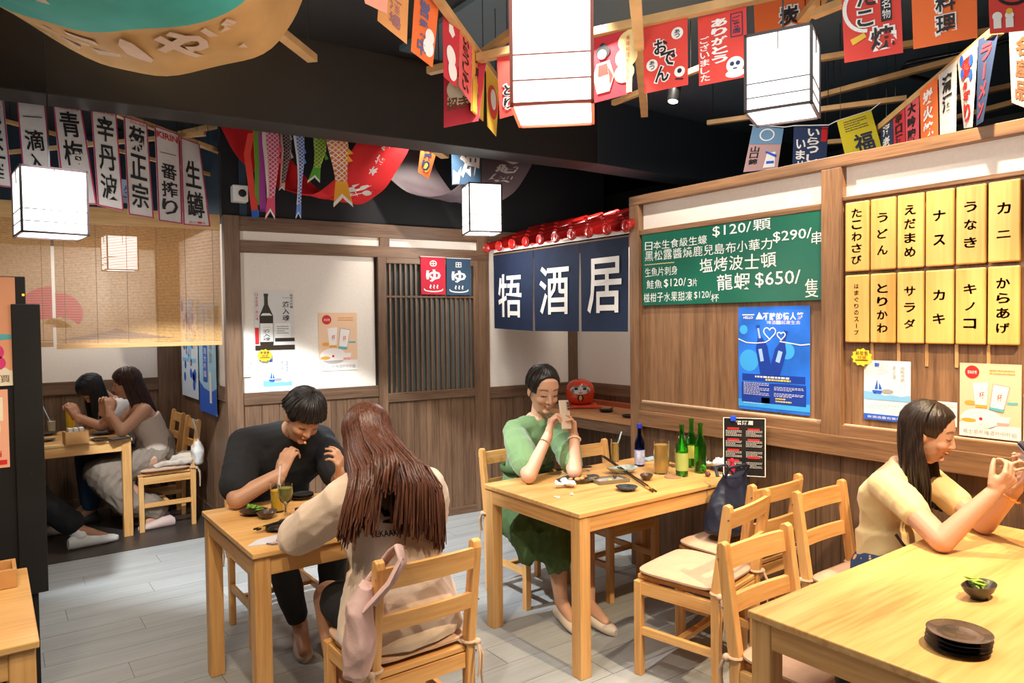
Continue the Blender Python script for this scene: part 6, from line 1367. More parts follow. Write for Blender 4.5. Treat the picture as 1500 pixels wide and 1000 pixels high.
MB().box((0, 0, 0), (.074, .009, .15), mt=mtp).build('case', mat('dark_case', (.02, .015, .04), .3), ph, bevel=.004); MB().box(mtp @ V((0, -.005, 0)), (.068, .001, .143), mt=mtp).build('screen', mat('lit_screen', (.05, .06, .08), .2, emit=((.7, .8, 1), .6)), ph)

# ---------------------------------------------------------------- 5./6./7. guests in the booth
o = V((1.06, 6.23, 0)); t = empty('person', o, 0, 'brown-haired woman in a beige strapless top and wide taupe trousers in the booth', 'person')
hd = W_(.865, 6.23, 1.135); rm = rotm(R(90) - R(14), R(12)); mb = MB(); T = add_head(mb, hd, rm, .98)
J = dict(hip=W_(1.05, 6.23, .57), waist=W_(1.04, 6.22, .70), chest=W_(.98, 6.21, .84), neck=W_(.93, 6.22, .985)); torso(mb, J['hip'], J['waist'], J['chest'], J['neck'], (0, 1, 0), .9, 0, .155); mb.cap(J['neck'], T @ V((0, -.012, -.06)), .045, .043)
shN, shF = W_(.965, 6.075, .93), W_(.95, 6.38, .93); elN, elF = W_(.80, 6.03, .785), W_(.78, 6.38, .785); wrN, wrF = W_(.73, 6.10, .93), W_(.71, 6.32, .93)
mb.limb([shN, elN, wrN], [.05, .04, .026]); mb.limb([shF, elF, wrF], [.05, .04, .026]); add_hand(mb, wrN, (.1, .3, .8), (-.2, .8, -.3), False, (.9, .9, 1, 1)); add_hand(mb, wrF, (.1, -.3, .8), (-.2, -.8, -.3), True, (.9, .9, 1, 1))
for y_, s2 in ((6.13, 1), (6.31, 1)): mb.limb([W_(1.03, y_, .54), W_(.72, y_, .46), W_(1.06, y_, .12), W_(.97, y_, .05)], [.088, .062, .04, .03])
me = remesh(mb, .006, 2); tone(me, ASK, [head_tone(T, ASK, (.03, .02, .015), (.5, .13, .11))]); put(me, 'body', SKM, t)
mb = scalp(T, 1.06, (0, .86, -.42), .68, .04, .8); strands(mb, T, (R(75), R(285)), lambda a, u, r: V((.10 * u, -math.sin(a) * .02 * u, -.30 * u)), 150, .009, 31, 1.06); mb.build('hair', hair_mat('deep_brown_hair', (.035, .015, .012)), t, smooth=80)
mb = MB(); k_ = .95; mb.loft([(W_(1.05, 6.23, .60), .165, .12), (W_(1.045, 6.22, .70), .145, .115), (W_(1.00, 6.21, .80), .155, .12), (W_(.975, 6.21, .865), .16, .118)], (0, 1, 0)); me = remesh(mb, .009, 3); put(me, 'tube_top', mat('beige_top', (.52, .42, .34), .85), t, .005, (8, 8, 14))
mb = MB(); mb.limb([W_(1.05, 6.23, .58), W_(1.05, 6.23, .64)], [.17, .155])
for y_ in (6.15, 6.30): mb.limb([W_(1.03, y_, .55), W_(.70, y_, .44), W_(.84, y_, .24), W_(1.04, y_, .14)], [.12, .135, .13, .10]); mb.limb([W_(.66, y_, .46), W_(.72, y_, .40)], [.11, .12])
me = remesh(mb, .01, 4); put(me, 'wide_trousers', mat('taupe_cloth', (.22, .17, .13), .9), t, .014, (12, 9, 8), 8)
for y_ in (6.10, 6.30): shoe(MB(), W_(1.10, y_, .10), W_(.95, y_, .03)).build('shoe', mat('pale_rose_sneaker', (.55, .40, .36), .7), t, smooth=50)
o = V((1.0, 6.62, 0)); t = empty('person', o, 0, 'black-haired woman in a white-sleeved top leaning low over the booth table', 'person')
hd = W_(.665, 6.50, 1.08); rm = rotm(R(90) + R(10), R(55)); mb = MB(); T = add_head(mb, hd, rm, .98)
J = dict(hip=W_(1.03, 6.66, .57), waist=W_(.98, 6.64, .70), chest=W_(.90, 6.60, .85), neck=W_(.79, 6.55, .985)); torso(mb, J['hip'], J['waist'], J['chest'], J['neck'], (0, 1, 0), .9, 0, .155); mb.cap(J['neck'], T @ V((0, -.012, -.06)), .045, .043)
shN, shF = W_(.86, 6.42, .93), W_(.84, 6.72, .93); elN, elF = W_(.70, 6.36, .80), W_(.68, 6.72, .785); wrN, wrF = W_(.55, 6.42, .88), W_(.54, 6.62, .88)
mb.limb([shN, elN, wrN], [.05, .04, .026]); mb.limb([shF, elF, wrF], [.05, .04, .026]); add_hand(mb, wrN, (-.3, .3, .8), (-.2, .8, -.3), False, (.9, .9, 1, 1)); add_hand(mb, wrF, (-.3, -.3, .8), (-.2, -.8, -.3), True, (.9, .9, 1, 1))
for y_ in (6.58, 6.74): mb.limb([W_(1.01, y_, .54), W_(.62, y_, .51), W_(.64, y_, .12), W_(.54, y_, .05)], [.088, .062, .04, .03])
me = remesh(mb, .006, 2); tone(me, ASK, [head_tone(T, ASK, (.02, .015, .012), (.5, .13, .11))]); put(me, 'body', SKM, t)
mb = scalp(T, 1.07, (0, .86, -.5), .70, .04, .8); strands(mb, T, (R(50), R(310)), lambda a, u, r: V((.06 * u - .05 * max(0, math.cos(a)) * u, -math.sin(a) * .01 * u, -.22 * u)), 180, .009, 41, 1.06); mb.build('hair', hair_mat('blue_black_hair', (.012, .014, .018)), t, smooth=80)
mb = MB(); torso(mb, J['hip'], J['waist'], J['chest'], J['neck'] - V((-.02, 0, .02)), (0, 1, 0), .95, .016, .165, yoke=(shN, shF))
for s_, e_ in ((shN, elN), (shF, elF)): mb.limb([s_, s_.lerp(e_, .5)], [.075, .078])
me = remesh(mb, .009, 3); put(me, 'puff_sleeve_top', mat('white_top', (.66, .68, .70), .85), t, .006)
mb = MB(); mb.limb([W_(1.03, 6.66, .58), W_(1.03, 6.66, .62)], [.16, .15])
for y_ in (6.58, 6.74): mb.limb([W_(1.01, y_, .55), W_(.63, y_, .51), W_(.64, y_, .16)], [.11, .085, .07])
me = remesh(mb, .01, 3); put(me, 'jeans', mat('denim', (.03, .07, .14), .85), t, .005)
for y_ in (6.58, 6.74): shoe(MB(), W_(.64, y_, .08), W_(.54, y_, .03)).build('shoe', mat('dark_shoe', (.03, .03, .03), .6), t, smooth=50)
o = V((-.45, 6.35, 0)); t = empty('person', o, 0, 'person in black trousers and white sneakers, mostly hidden behind the black cabinet', 'person')
hd = W_(-.36, 6.33, 1.23); rm = rotm(R(-90), R(15)); mb = MB(); T = add_head(mb, hd, rm, 1.0, False)
J = dict(hip=W_(-.45, 6.33, .57), waist=W_(-.45, 6.33, .72), chest=W_(-.43, 6.33, .90), neck=W_(-.40, 6.33, 1.06)); torso(mb, J['hip'], J['waist'], J['chest'], J['neck'], (0, 1, 0), 1, 0, .18, False); mb.cap(J['neck'], T @ V((0, -.012, -.06)), .052, .05)
shN, shF = W_(-.42, 6.14, 1.0), W_(-.42, 6.52, 1.0); elN, elF = W_(-.26, 6.10, .79), W_(-.26, 6.54, .79); wrN, wrF = W_(-.06, 6.2, .80), W_(-.06, 6.44, .80)
mb.limb([shN, elN, wrN], [.055, .043, .028]); mb.limb([shF, elF, wrF], [.055, .043, .028]); add_hand(mb, wrN, (1, .2, .1), (0, 0, -1), True); add_hand(mb, wrF, (1, -.2, .1), (0, 0, -1), False)
lg = [(W_(-.42, 6.25, .54), W_(.12, 6.15, .50), W_(.50, 5.90, .13), W_(.66, 5.93, .03)), (W_(-.42, 6.42, .54), W_(.05, 6.42, .50), W_(.20, 6.40, .12), W_(.34, 6.40, .03))]
for q in lg: mb.limb([q[0], q[1], q[2], q[3] + V((0, 0, .015))], [.09, .062, .04, .03])
me = remesh(mb, .007, 2); tone(me, ASK, [head_tone(T, ASK, (.02, .015, .012), (.45, .13, .11))]); put(me, 'body', SKM, t); scalp(T, 1.06, (0, .82, -.55), .62, .08, .2).build('hair', HB, t, smooth=80)
mb = MB(); torso(mb, J['hip'], J['waist'], J['chest'], J['neck'] - V((0, 0, .03)), (0, 1, 0), 1, .018, .19, False, yoke=(shN, shF))
for s_, e_ in ((shN, elN), (shF, elF)): mb.limb([s_, s_.lerp(e_, .7)], [.08, .075])
me = remesh(mb, .01, 3); put(me, 'dark_shirt', BT_, t, .006)
mb = MB(); mb.limb([W_(-.45, 6.33, .56), W_(-.44, 6.33, .6)], [.16, .16])
for q in lg: mb.limb([q[0], q[1], q[1].lerp(q[2], .86)], [.115, .10, .095])
me = remesh(mb, .01, 3); put(me, 'trousers', mat('black_trouser_cloth', (.010, .010, .012), .85), t, .007, (10, 10, 6), 3)
for q in lg: shoe(MB(), q[2], q[3], 1.25).build('shoe', mat('bright_white_sneaker', (.78, .78, .76), .6), t, smooth=50); MB().limb([q[1].lerp(q[2], .78), q[2] - V((0, 0, .03))], [.056, .050]).build('sock', PAPER, t, smooth=60)

# ================================================================== THINGS ON THE TABLES
def at(px, py, z=.7405): p = Zp(px, py, z); return V((p.x, p.y, z))
def glassm(name, c=(1, 1, 1), rough=.02, alpha=1):
    if name in MATS: return MATS[name]
    m = mat(name, c, rough, trans=1, ior=1.45); return m
GLS = glassm('clear_glass', (.95, .97, .97)); GGR = glassm('green_glass', (.20, .80, .16)); GBL = glassm('blue_glass', (.02, .10, .45))
JUI = mat('orange_juice', (.85, .50, .03), .25, spec=.5); TEA = mat('amber_tea', (.95, .62, .18), .1, trans=.55); MAT_ = mat('green_tea_latte', (.20, .20, .02), .3); ICE = glassm('ice', (.9, .92, .9), .15)
STRAW = mat('pale_blue_straw', (.55, .68, .74), .3); STRW = mat('white_straw', (.75, .68, .66), .4)
def bowl(name, p, r, h, label, cat='bowl', m=CERAM, wavy=0, th=.004, foot=.45, group=None, sq=1, rz=0, n=36):
    t = empty(name, p, rz, label, cat, group); vs = []; fs = []
    prof = [(foot * r, 0), (foot * r, .006), (r * .80, h * .55), (r, h), (r - th, h), (r * .78 - th, h * .58), (foot * r * .8, .010), (.001, .009)]
    for k, (q, z) in enumerate(prof):
        for i in range(n):
            a = 2 * PI * i / n; w = 1 + wavy * math.sin(2 * a + .6) * (z / h); zz = z + wavy * .12 * r * math.sin(2 * a) * (z / h) * 3; vs.append((q * w * math.cos(a), q * w * math.sin(a) * sq, zz))
    for k in range(len(prof) - 1):
        for i in range(n): j = (i + 1) % n; fs.append((k * n + i, k * n + j, (k + 1) * n + j, (k + 1) * n + i))
    fs += [tuple(range(n - 1, -1, -1)), tuple((len(prof) - 1) * n + i for i in range(n))]
    MB().add(vs, fs).build('dish', m, t, smooth=50); return t
def tumbler(name, p, r, h, fill, liq, label, straw=None, ice=0, taper=.85, coaster=False):
    t = empty(name, p, 0, label, 'glass'); b = .008
    MB().lathe([(r * taper, 0), (r, h), (r - .002, h), (r * taper - .002, b), (.001, b)], 28).build('glass_wall', GLS, t, smooth=50)
    if fill: MB().lathe([(r * taper - .003, b + .001), (r * (taper + (1 - taper) * fill) - .003, h * fill)], 28).build('drink', liq, t, smooth=50)
    for k in range(ice): MB().box((random.uniform(-.4, .4) * r, random.uniform(-.4, .4) * r, h * fill * (.35 + .6 * k / max(1, ice)) + .006), (.022, .022, .02), rz=k).build('ice_cube', ICE, t, bevel=.003)
    if straw: MB().tube([(0, 0, b + .004), straw, V(straw) + V((.03, -.01, .02))] if len(straw) == 3 and False else [(-straw[0] * .25, -straw[1] * .25, b + .006), straw], .0042, 8).build('straw', STRW if 'white' in label else STRAW, t)
    if coaster: pass
    return t
def bottle(p, h, r, gm, label, cap=None, lab=None, name='bottle'):
    t = empty(name, p, random.uniform(-.3, .3), label, 'bottle')
    prof = [(r * .9, 0), (r, .006), (r, h * .52), (r * .86, h * .62), (r * .42, h * .76), (r * .36, h * .95), (r * .44, h * .955), (r * .44, h), (r * .30, h), (r * .26, h * .76), (r * .78, h * .60), (r * .92, h * .5), (r * .92, .012), (.001, .012)]
    MB().lathe(prof, 28).build('glass_body', gm, t, smooth=45)
    if cap: MB().lathe([(r * .50, h * .93), (r * .50, h + .006), (r * .4, h + .009)], 20).build('cap', cap, t, smooth=40)
    if lab: MB().lathe([(r + .0008, h * lab[0]), (r + .0008, h * lab[1])], 28).build('label', lab[2], t, smooth=40)
    return t
def chop(p, q, label, group=None, z=.004, lift=(0, 0), two=True):
    p, q = V(p), V(q); c = (p + q) / 2; t = empty('chopsticks', c, 0, label, 'chopsticks', group); d = (q - p).normalized(); x = d.cross(V((0, 0, 1))).normalized() * .005
    for s in ((-1, 1) if two else (1,)):
        a = p - c + x * s + V((0, 0, z + lift[0])); b = q - c + x * s * 1.8 + V((0, 0, z + lift[1]))
        o_ = MB().bar(a, b, .006).build('stick', mat('black_stick', (.012, .01, .01), .35), t); MB().bar(b - (b - a) * .12, b - (b - a) * .06, .0075).build('gold_band', mat('gold_band', (.6, .35, .08), .3), t)
    return t
def wad(name, p, r, label, cat, m, seed=0, sq=.6, n=5):
    rnd = random.Random(seed); mb = MB()
    for k in range(n): mb.ell((rnd.uniform(-r, r) * .8, rnd.uniform(-r, r) * .6, r * sq * rnd.uniform(.35, .7)), (r * rnd.uniform(.35, .6), r * rnd.uniform(.3, .5), r * sq * rnd.uniform(.3, .6)), rotm(rnd.uniform(0, 3)), 10, 8)
    me = remesh(mb, max(.003, r * .07), 1); zmin = min(v.co.z for v in me.vertices); me.transform(M.Translation((0, 0, -zmin)))
    import numpy as np
    o_ = put(me, name, m, None, r * .12, (90, 90, 90), seed); o_.location = p; tag(o_, label, cat); return o_
def beans(t, r, z, n, seed, m=None):
    rnd = random.Random(seed)
    for k in range(n):
        a = rnd.uniform(0, 6.28); q = rnd.uniform(0, .55) * r; x, y = q * math.cos(a), q * math.sin(a); d = V((math.cos(a * 3), math.sin(a * 3), rnd.uniform(-.1, .15))) * r * .42; c = V((x, y, z + rnd.uniform(0, .022)))
        mb = MB(); mb.tube([c - d, c - d * .5, c, c + d * .5, c + d], [.001, .0065, .0055, .0065, .001], 8, flat=.7); mb.build('edamame_pod', m or mat('edamame_green', (.16, .32, .03), .5, var=.2, vs=40), t, smooth=60)
# --- bottle table
bottle(at(999, 697), .275, .033, GGR, 'front green bottle with a pale label, nearest to the table edge', lab=(.12, .46, mat('green_label', (.35, .42, .12), .5)))
bottle(at(1013, 684), .275, .032, GGR, 'rear green bottle, between and behind the two other green ones', lab=(.2, .46, mat('gold_green_label', (.45, .42, .08), .5)))
bottle(at(1026, 692), .270, .032, GGR, 'right green bottle without a label, next to the tissues')
bottle(at(937, 682), .235, .029, GBL, 'dark blue bottle with a blue cap and white label', cap=mat('blue_cap', (.03, .04, .45), .4), lab=(.05, .40, mat('blue_white_label', (.45, .50, .75), .5, var=.4, vs=50)))
tumbler('drinking_glass', at(969, 693), .043, .178, .88, TEA, 'wide glass of iced amber tea in the middle of the bottle table', ice=5, taper=.95)
o_ = MB().lathe([(.045, 0), (.045, .004), (.04, .005)], 28).build('coaster', mat('coaster_brown', (.35, .18, .10), .7), None, loc=at(979, 700) + V((.035, .0, 0))); tag(o_, 'round brown coaster beside the amber tea glass', 'coaster')
tumbler('drinking_glass', at(985, 683), .035, .14, .0, TEA, 'empty clear glass behind the amber tea glass')
tumbler('drinking_glass', at(901, 676), .026, .135, .82, TEA, 'narrow glass of yellow drink with a slanting straw, by the green-dressed woman', straw=(.045, -.01, .175), ice=2)
bowl('wavy_dish', at(911, 693), .082, .032, 'wavy pale-glazed dish at the centre of the bottle table', 'dish', mat('blue_grey_glaze', (.30, .36, .36), .15, var=.45, vs=22, coat=.5), wavy=.14, sq=.75, rz=-.6)
bowl('sauce_dish', at(918, 718), .055, .020, 'small dark round saucer near the front of the bottle table', 'dish', mat('blue_black_glaze', (.03, .04, .05), .12, var=.5, vs=25, coat=.5), foot=.5)
bowl('sauce_bowl', at(947, 703), .038, .030, 'small brown pinched bowl right of the wavy dish', 'bowl', CERAMB, wavy=.12, foot=.5)
t = empty('leaf_tray', at(846, 705), R(-14), 'dark leaf-shaped tray with leftover skewered bites', 'tray'); bm_ = MB(); n = 28
pts = [(.115 * math.cos(2 * PI * i / n) * (1 + .12 * math.cos(4 * PI * i / n)), .072 * math.sin(2 * PI * i / n) * (1 + .10 * math.sin(6 * PI * i / n))) for i in range(n)]
vs = [(x * .75, y * .75, 0) for x, y in pts] + [(x, y, .018 + .005 * math.sin(i)) for i, (x, y) in enumerate(pts)] + [(x * .94, y * .94, .017 + .005 * math.sin(i)) for i, (x, y) in enumerate(pts)] + [(x * .70, y * .70, .006) for x, y in pts]
fs = [(k * n + i, k * n + (i + 1) % n, (k + 1) * n + (i + 1) % n, (k + 1) * n + i) for k in range(3) for i in range(n)] + [tuple(range(n - 1, -1, -1)), tuple(3 * n + i for i in range(n))]
bm_.add(vs, fs).build('dish', CERAM, t, smooth=60)
for k, (x, y, r_) in enumerate(((-.01, -.02, .018), (.02, -.01, .016), (.035, .025, .017), (.06, .03, .014), (-.035, .01, .013))):
    o_ = MB().ell((0, 0, 0), (r_, r_ * .8, r_ * .6), None, 10, 8).build('food_bite', mat('fried_bite', (.55, .25, .09), .5, var=.3, vs=60), None, smooth=80, loc=t.matrix_basis @ V((x, y, .006 + r_ * .6))); tag(o_, '%s browned bite on the dark leaf-shaped tray' % ('nearest', 'second', 'third', 'rightmost', 'leftmost')[k], 'food', 'browned bites on the leaf tray')
t = empty('square_tray', at(893, 705), R(-14), 'pale-glazed square tray with a green garnish and a bean, beside the leaf tray', 'tray')
MB().box((0, 0, .004), (.17, .10, .008)).build('dish', mat('pale_glaze', (.40, .42, .42), .15, var=.3, vs=18, coat=.4), t, bevel=.003); f_ = MB()
for x, y, w, d in ((0, .052, .18, .008), (0, -.052, .18, .008), (.087, 0, .008, .10), (-.087, 0, .008, .10)): f_.box((x, y, .010), (w, d, .018))
f_.build('rim', mat('olive_rim', (.20, .15, .09), .3), t, bevel=.002)
o_ = MB().ell((0, 0, 0), (.012, .008, .006), None, 10, 6).build('garnish', mat('wasabi_green', (.45, .6, .08), .6), None, smooth=80, loc=t.matrix_basis @ V((-.01, -.025, .014))); tag(o_, 'green garnish dab on the square tray', 'food')
o_ = MB().ell((0, 0, 0), (.011, .011, .013), None, 10, 6).build('bean', mat('red_bean', (.12, .04, .03), .4), None, smooth=80, loc=t.matrix_basis @ V((.04, .015, .021))); tag(o_, 'dark red bean on the square tray', 'food')
chop(at(866, 690), at(806, 696), 'black chopsticks lying behind the leaf tray', z=.026)
chop(at(884, 677), at(959, 721), 'black chopsticks resting across the square tray towards the table front', z=.03, lift=(.006, -.026))
wad('crumpled_tissue', at(828, 714), .060, 'crumpled white tissue at the left end of the bottle table', 'tissue', PAPER, 3)
wad('shell_bit', at(818, 729), .020, 'small white shell bit in front of the crumpled tissue', 'scrap', PAPER, 4, .6, 3); wad('shell_bit', at(838, 726), .020, 'small white shell bit right of the crumpled tissue', 'scrap', PAPER, 5, .6, 3)
wad('folded_napkin', at(868, 690) + V((.01, .03, 0)), .022, 'folded white napkin behind the leaf tray', 'napkin', PAPER, 8, .35, 4)
wad('tissue_heap', at(1054, 686), .085, 'big heap of white tissues beside the green bottles', 'tissue', PAPER, 6, .62, 9)
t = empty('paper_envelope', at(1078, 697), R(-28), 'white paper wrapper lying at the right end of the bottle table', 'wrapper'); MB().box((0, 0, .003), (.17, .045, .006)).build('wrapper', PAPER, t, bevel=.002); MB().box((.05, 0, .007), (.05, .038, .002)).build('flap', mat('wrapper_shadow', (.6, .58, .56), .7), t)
o_ = MB().ell((0, 0, 0), (.015, .015, .014), None, 12, 8).build('dark_nut', mat('red_bean', (.12, .04, .03), .4), None, smooth=80, loc=at(1037, 698) + V((0, 0, .014))); tag(o_, 'small dark brown ball on the table right of the green bottles', 'food')
t = empty('wet_wipe', at(952, 673), R(10), 'pale blue sealed wet wipe by the dark blue bottle', 'wipe'); MB().box((0, 0, .006), (.12, .05, .010)).build('packet', mat('pale_blue_packet', (.4, .55, .68), .4), t, bevel=.004)
t = empty('card_stand', at(1005, 672), R(-20), 'wooden card holder with white cards behind the green bottles', 'holder'); MB().box((0, 0, .03), (.11, .05, .06)).build('block', pine('x'), t, bevel=.002)
for k in (-1, 1): MB().box((k * .025, .0, .09), (.045, .002, .10), mt=M.Rotation(k * .05, 4, 'Y')).build('card', PAPER, t)
t = empty('napkin_box', at(1046, 672), R(-10), 'light wooden box at the back of the bottle table near the wall', 'box'); MB().box((0, 0, .03), (.10, .07, .06)).build('box_body', pine('x'), t, bevel=.002); MB().box((0, 0, .0605), (.06, .02, .002)).build('slot', INK, t)
# standing menu
c = at(1098, 704); t = empty('menu_card', V((3.225, 2.325, .742)), R(-55), 'black standing menu with red headings leaning by the wall', 'menu')
mt_ = M.Rotation(R(-7), 4, 'X')
MB().box((0, 0, .155), (.215, .006, .31), mt=M.Identity(4)).build('panel', mat('menu_black', (.015, .016, .018), .25, coat=.4), t, bevel=.002)
wm = t.matrix_basis if False else M.Translation(t.location) @ M.Rotation(R(-55), 4, 'Z')
Q = Quad(*[wm @ V((x, -.0035, z)) for x, z in ((-.107, .31), (.107, .31), (-.107, 0), (.107, 0))])
def prw(parent, name, mt__, fn):
    mb = MB(); fn(mb); o_ = mb.build(name, mt__, parent); o_.matrix_parent_inverse = wm.inverted(); o_.location = Q.o; return o_
prw(t, 'lettering', PAPER, lambda mb: (Q.htext(mb, '牾酒居', .30, .05, .72, .12, bold=.03), [Q.lines(mb, u, v, u + .38, v + .11, 5, .3) for u in (.06, .54) for v in (.22, .40, .58, .76)]))
prw(t, 'red_heading', REDP, lambda mb: [Q.rect(mb, u + .04, v, u + .32, v + .035, .0018) for u, v in ((.06, .17), (.06, .36), (.06, .54), (.06, .72), (.54, .18), (.54, .36), (.54, .66))])
prw(t, 'border', PAPER, lambda mb: Q.frame(mb, 0, 0, 1, 1, .02, .012))
MB().box((-.055, -.006, .305), (.028, .012, .03)).build('blue_clip', mat('blue_clip', (.02, .08, .75), .4), t, bevel=.003); MB().box((0, .03, .01), (.215, .06, .012)).build('foot', GLS, t)
# --- square table (man and long-haired woman)
t = bowl('edamame_plate', at(372, 753), .060, .018, 'dark plate heaped with green edamame, at the left of the square table', 'plate'); beans(t, .055, .020, 16, 3)
t = bowl('sauce_bowl', at(391, 759), .042, .030, 'brown pinched bowl beside the edamame plate', 'bowl', CERAMB, wavy=.12, foot=.5)
tumbler('drinking_glass', at(407, 749), .032, .135, .72, JUI, 'glass of orange juice with a white straw before the man', straw=(.018, .01, .20), taper=.9)
t = empty('stem_glass', at(419, 762), 0, 'stemmed glass of murky green drink in front of the orange juice', 'glass')
MB().lathe([(.030, 0), (.030, .003), (.005, .008), (.0045, .065), (.022, .085), (.031, .115), (.030, .155), (.0285, .155), (.0295, .115), (.02, .087), (.001, .075)], 28).build('glass_wall', GLS, t, smooth=50); MB().lathe([(.002, .0765), (.019, .088), (.0285, .115), (.0282, .140)], 28).build('drink', MAT_, t, smooth=50)
bowl('dark_plate', at(410, 775), .062, .014, 'dark round plate with chopsticks, nearest the long-haired woman', 'plate', foot=.6); chop(at(470, 752), at(374, 782), 'black chopsticks laid over the dark plate and onto the table', z=.018)
bowl('dark_plate', at(441, 730), .060, .016, 'dark plate at the back of the square table near the man', 'plate', foot=.55); bowl('dark_plate', at(443, 726, .757), .052, .012, 'smaller dark plate stacked on the back plate of the square table', 'plate', foot=.55)
t = empty('grill_tray', at(462, 748), R(10), 'dark tray with brown grilled food near the sleeve of the long-haired woman', 'tray'); MB().box((0, 0, .010), (.15, .10, .02)).build('dish', CERAM, t, bevel=.004)
for k in range(4): MB().ell((-.045 + .03 * k, .015 * math.sin(k * 2), .026), (.018, .012, .009), None, 10, 6).build('food_bite', mat('grilled_bite', (.25, .09, .05), .4), t, smooth=80)
bowl('dark_plate', at(461, 766), .045, .013, 'small blue-grey plate half under the sweatshirt sleeve', 'plate', mat('blue_black_glaze', (.03, .04, .05), .12), foot=.55)
t = empty('face_mask', at(393, 793), R(8), 'white face mask with grey loops lying on the table corner', 'mask'); MB().add([(-.085, .0, .002), (-.02, .045, .004), (.06, .05, .004), (.06, -.03, .004), (-.02, -.03, .004), (-.085, .0, 0), (-.02, .045, 0), (.06, .05, 0), (.06, -.03, 0), (-.02, -.03, 0)], [(4, 3, 2, 1, 0), (5, 6, 7, 8, 9), (0, 1, 6, 5), (1, 2, 7, 6), (2, 3, 8, 7), (3, 4, 9, 8), (4, 0, 5, 9)]).build('cloth', mat('mask_white', (.62, .60, .66), .8), t)
lp = [(-.02, -.03), (-.01, -.055), (.03, -.07), (.06, -.06), (.065, -.04), (.04, -.028)]; MB().tube([(x, y, .004) for x, y in lp], .0028, 6).build('ear_loop', mat('loop_grey', (.15, .15, .22), .7), t)
MB().tube([(.02, -.027, .006), (.045, -.022, .007), (.06, -.03, .005)], .0025, 6).build('ear_loop', mat('loop_grey', (.15, .15, .22), .7), t)
# --- bright front table
P0 = at(1404, 950)
for k in range(4): bowl('stacked_plate', P0 + V((.002 * math.sin(k * 3), .002 * math.cos(k * 5), .0112 * k)), .074, .013, '%s dark plate in the stack on the bright front table' % ('lowest', 'second lowest', 'second highest', 'topmost')[k], 'plate', CERAM if k != 3 else mat('worn_ceramic', (.05, .04, .035), .2, var=.5, vs=14, coat=.4), foot=.62, group='stack of dark plates')
t = bowl('edamame_bowl', at(1434, 876), .058, .042, 'small dark boat-shaped bowl of green edamame on the bright front table', 'bowl', mat('charcoal_ceramic', (.05, .042, .03), .35), wavy=.12, foot=.45, sq=.72, rz=-.35); beans(t, .05, .034, 11, 9, mat('bright_pod', (.26, .40, .04), .4, var=.2, vs=40))
# --- booth table
tumbler('drinking_glass', at(76, 632), .034, .12, .7, mat('pale_drink', (.6, .55, .4), .3), 'glass with a bent pale blue straw on the booth table', straw=(-.06, .02, .22))
t = empty('juice_glass', at(104, 628), 0, 'tall amber glass of juice on the booth table', 'glass'); MB().lathe([(.036, 0), (.038, .17)], 24).build('drink', JUI, t, smooth=50); MB().lathe([(.038, .165), (.04, .20), (.038, .20)], 24).build('glass_wall', GLS, t, smooth=50)
t = empty('sauce_bottle', at(118, 634), 0, 'squeeze bottle with a red collar and white tip on the booth table', 'bottle'); MB().lathe([(.032, 0), (.034, .01), (.034, .10), (.022, .125)], 22).build('bottle_body', mat('milky_plastic', (.6, .57, .55), .35), t, smooth=50); MB().lathe([(.022, .12), (.022, .145)], 22).build('collar', REDP, t); MB().lathe([(.010, .145), (.004, .20)], 12).build('nozzle', PAPER, t)
tumbler('drinking_glass', at(138, 625), .032, .12, .0, TEA, 'empty clear glass behind the wooden box on the booth table')
t = empty('wooden_box', at(111, 649), R(6), 'square wooden box at the front edge of the booth table', 'box'); b_ = MB()
for x, y, w, d in ((0, .05, .145, .01), (0, -.05, .145, .01), (.068, 0, .01, .09), (-.068, 0, .01, .09)): b_.box((x, y, .045), (w, d, .09))
b_.box((0, 0, .005), (.14, .1, .01)); b_.build('box_body', mat('box_wood', (.55, .27, .09), .5, var=.1, vs=12), t, bevel=.002)
for k in range(3): MB().box((-.035 + .035 * k, 0, .075), (.026, .06, .07)).build('napkin', PAPER, t)
bowl('dark_plate', at(150, 636), .085, .018, 'dark plate between the two women on the booth table', 'plate'); bowl('dark_plate', at(146, 645), .06, .016, 'small dark bowl near the front edge of the booth table', 'plate'); bowl('dark_plate', at(70, 637), .07, .018, 'dark plate by the cabinet on the booth table', 'plate')
bowl('dark_plate', at(68, 646), .06, .014, 'second dark plate by the cabinet, nearer the booth table edge', 'plate')
wad('crumpled_tissue', at(131, 645), .035, 'crumpled white tissue beside the wooden box on the booth table', 'tissue', PAPER, 13)
t = empty('smartphone', at(175, 643), R(20), 'dark phone lying at the corner of the booth table', 'phone'); MB().box((0, 0, .005), (.14, .07, .009)).build('case', METAL, t, bevel=.003); MB().box((0, 0, .0098), (.13, .062, .0008)).build('screen', mat('grey_screen', (.1, .11, .12), .1), t)

# ================================================================== NOOK: round doll, little pans, framed board
p = V((4.03, 4.53, .847)); DR = mat('lacquer_red', (.72, .055, .015), .25, coat=.4); FAC = mat('doll_face', (.78, .70, .62), .5)
t = empty('cushion_mat', p + V((-.01, -.02, 0)), R(-38), 'flat bright red cushion under the round doll', 'cushion'); MB().box((0, 0, .012), (.28, .24, .022)).build('pad', mat('red_orange_cloth', (.68, .07, .02), .7), t, bevel=.01)
for x in (-1, 1): MB().ell((x * .15, -.12, .012), (.02, .02, .01), None, 8, 6).build('tassel', mat('red_orange_cloth', (.68, .07, .02), .7), t, smooth=60)
t = empty('daruma_doll', p + V((0, 0, .024)), R(-40), 'round red papier-mache doll with a white bearded face on the counter', 'doll')
MB().lathe([(.001, 0), (.075, .003), (.105, .03), (.122, .075), (.124, .11), (.112, .155), (.085, .188), (.045, .208), (.001, .213)], 40).build('body', DR, t, smooth=80)
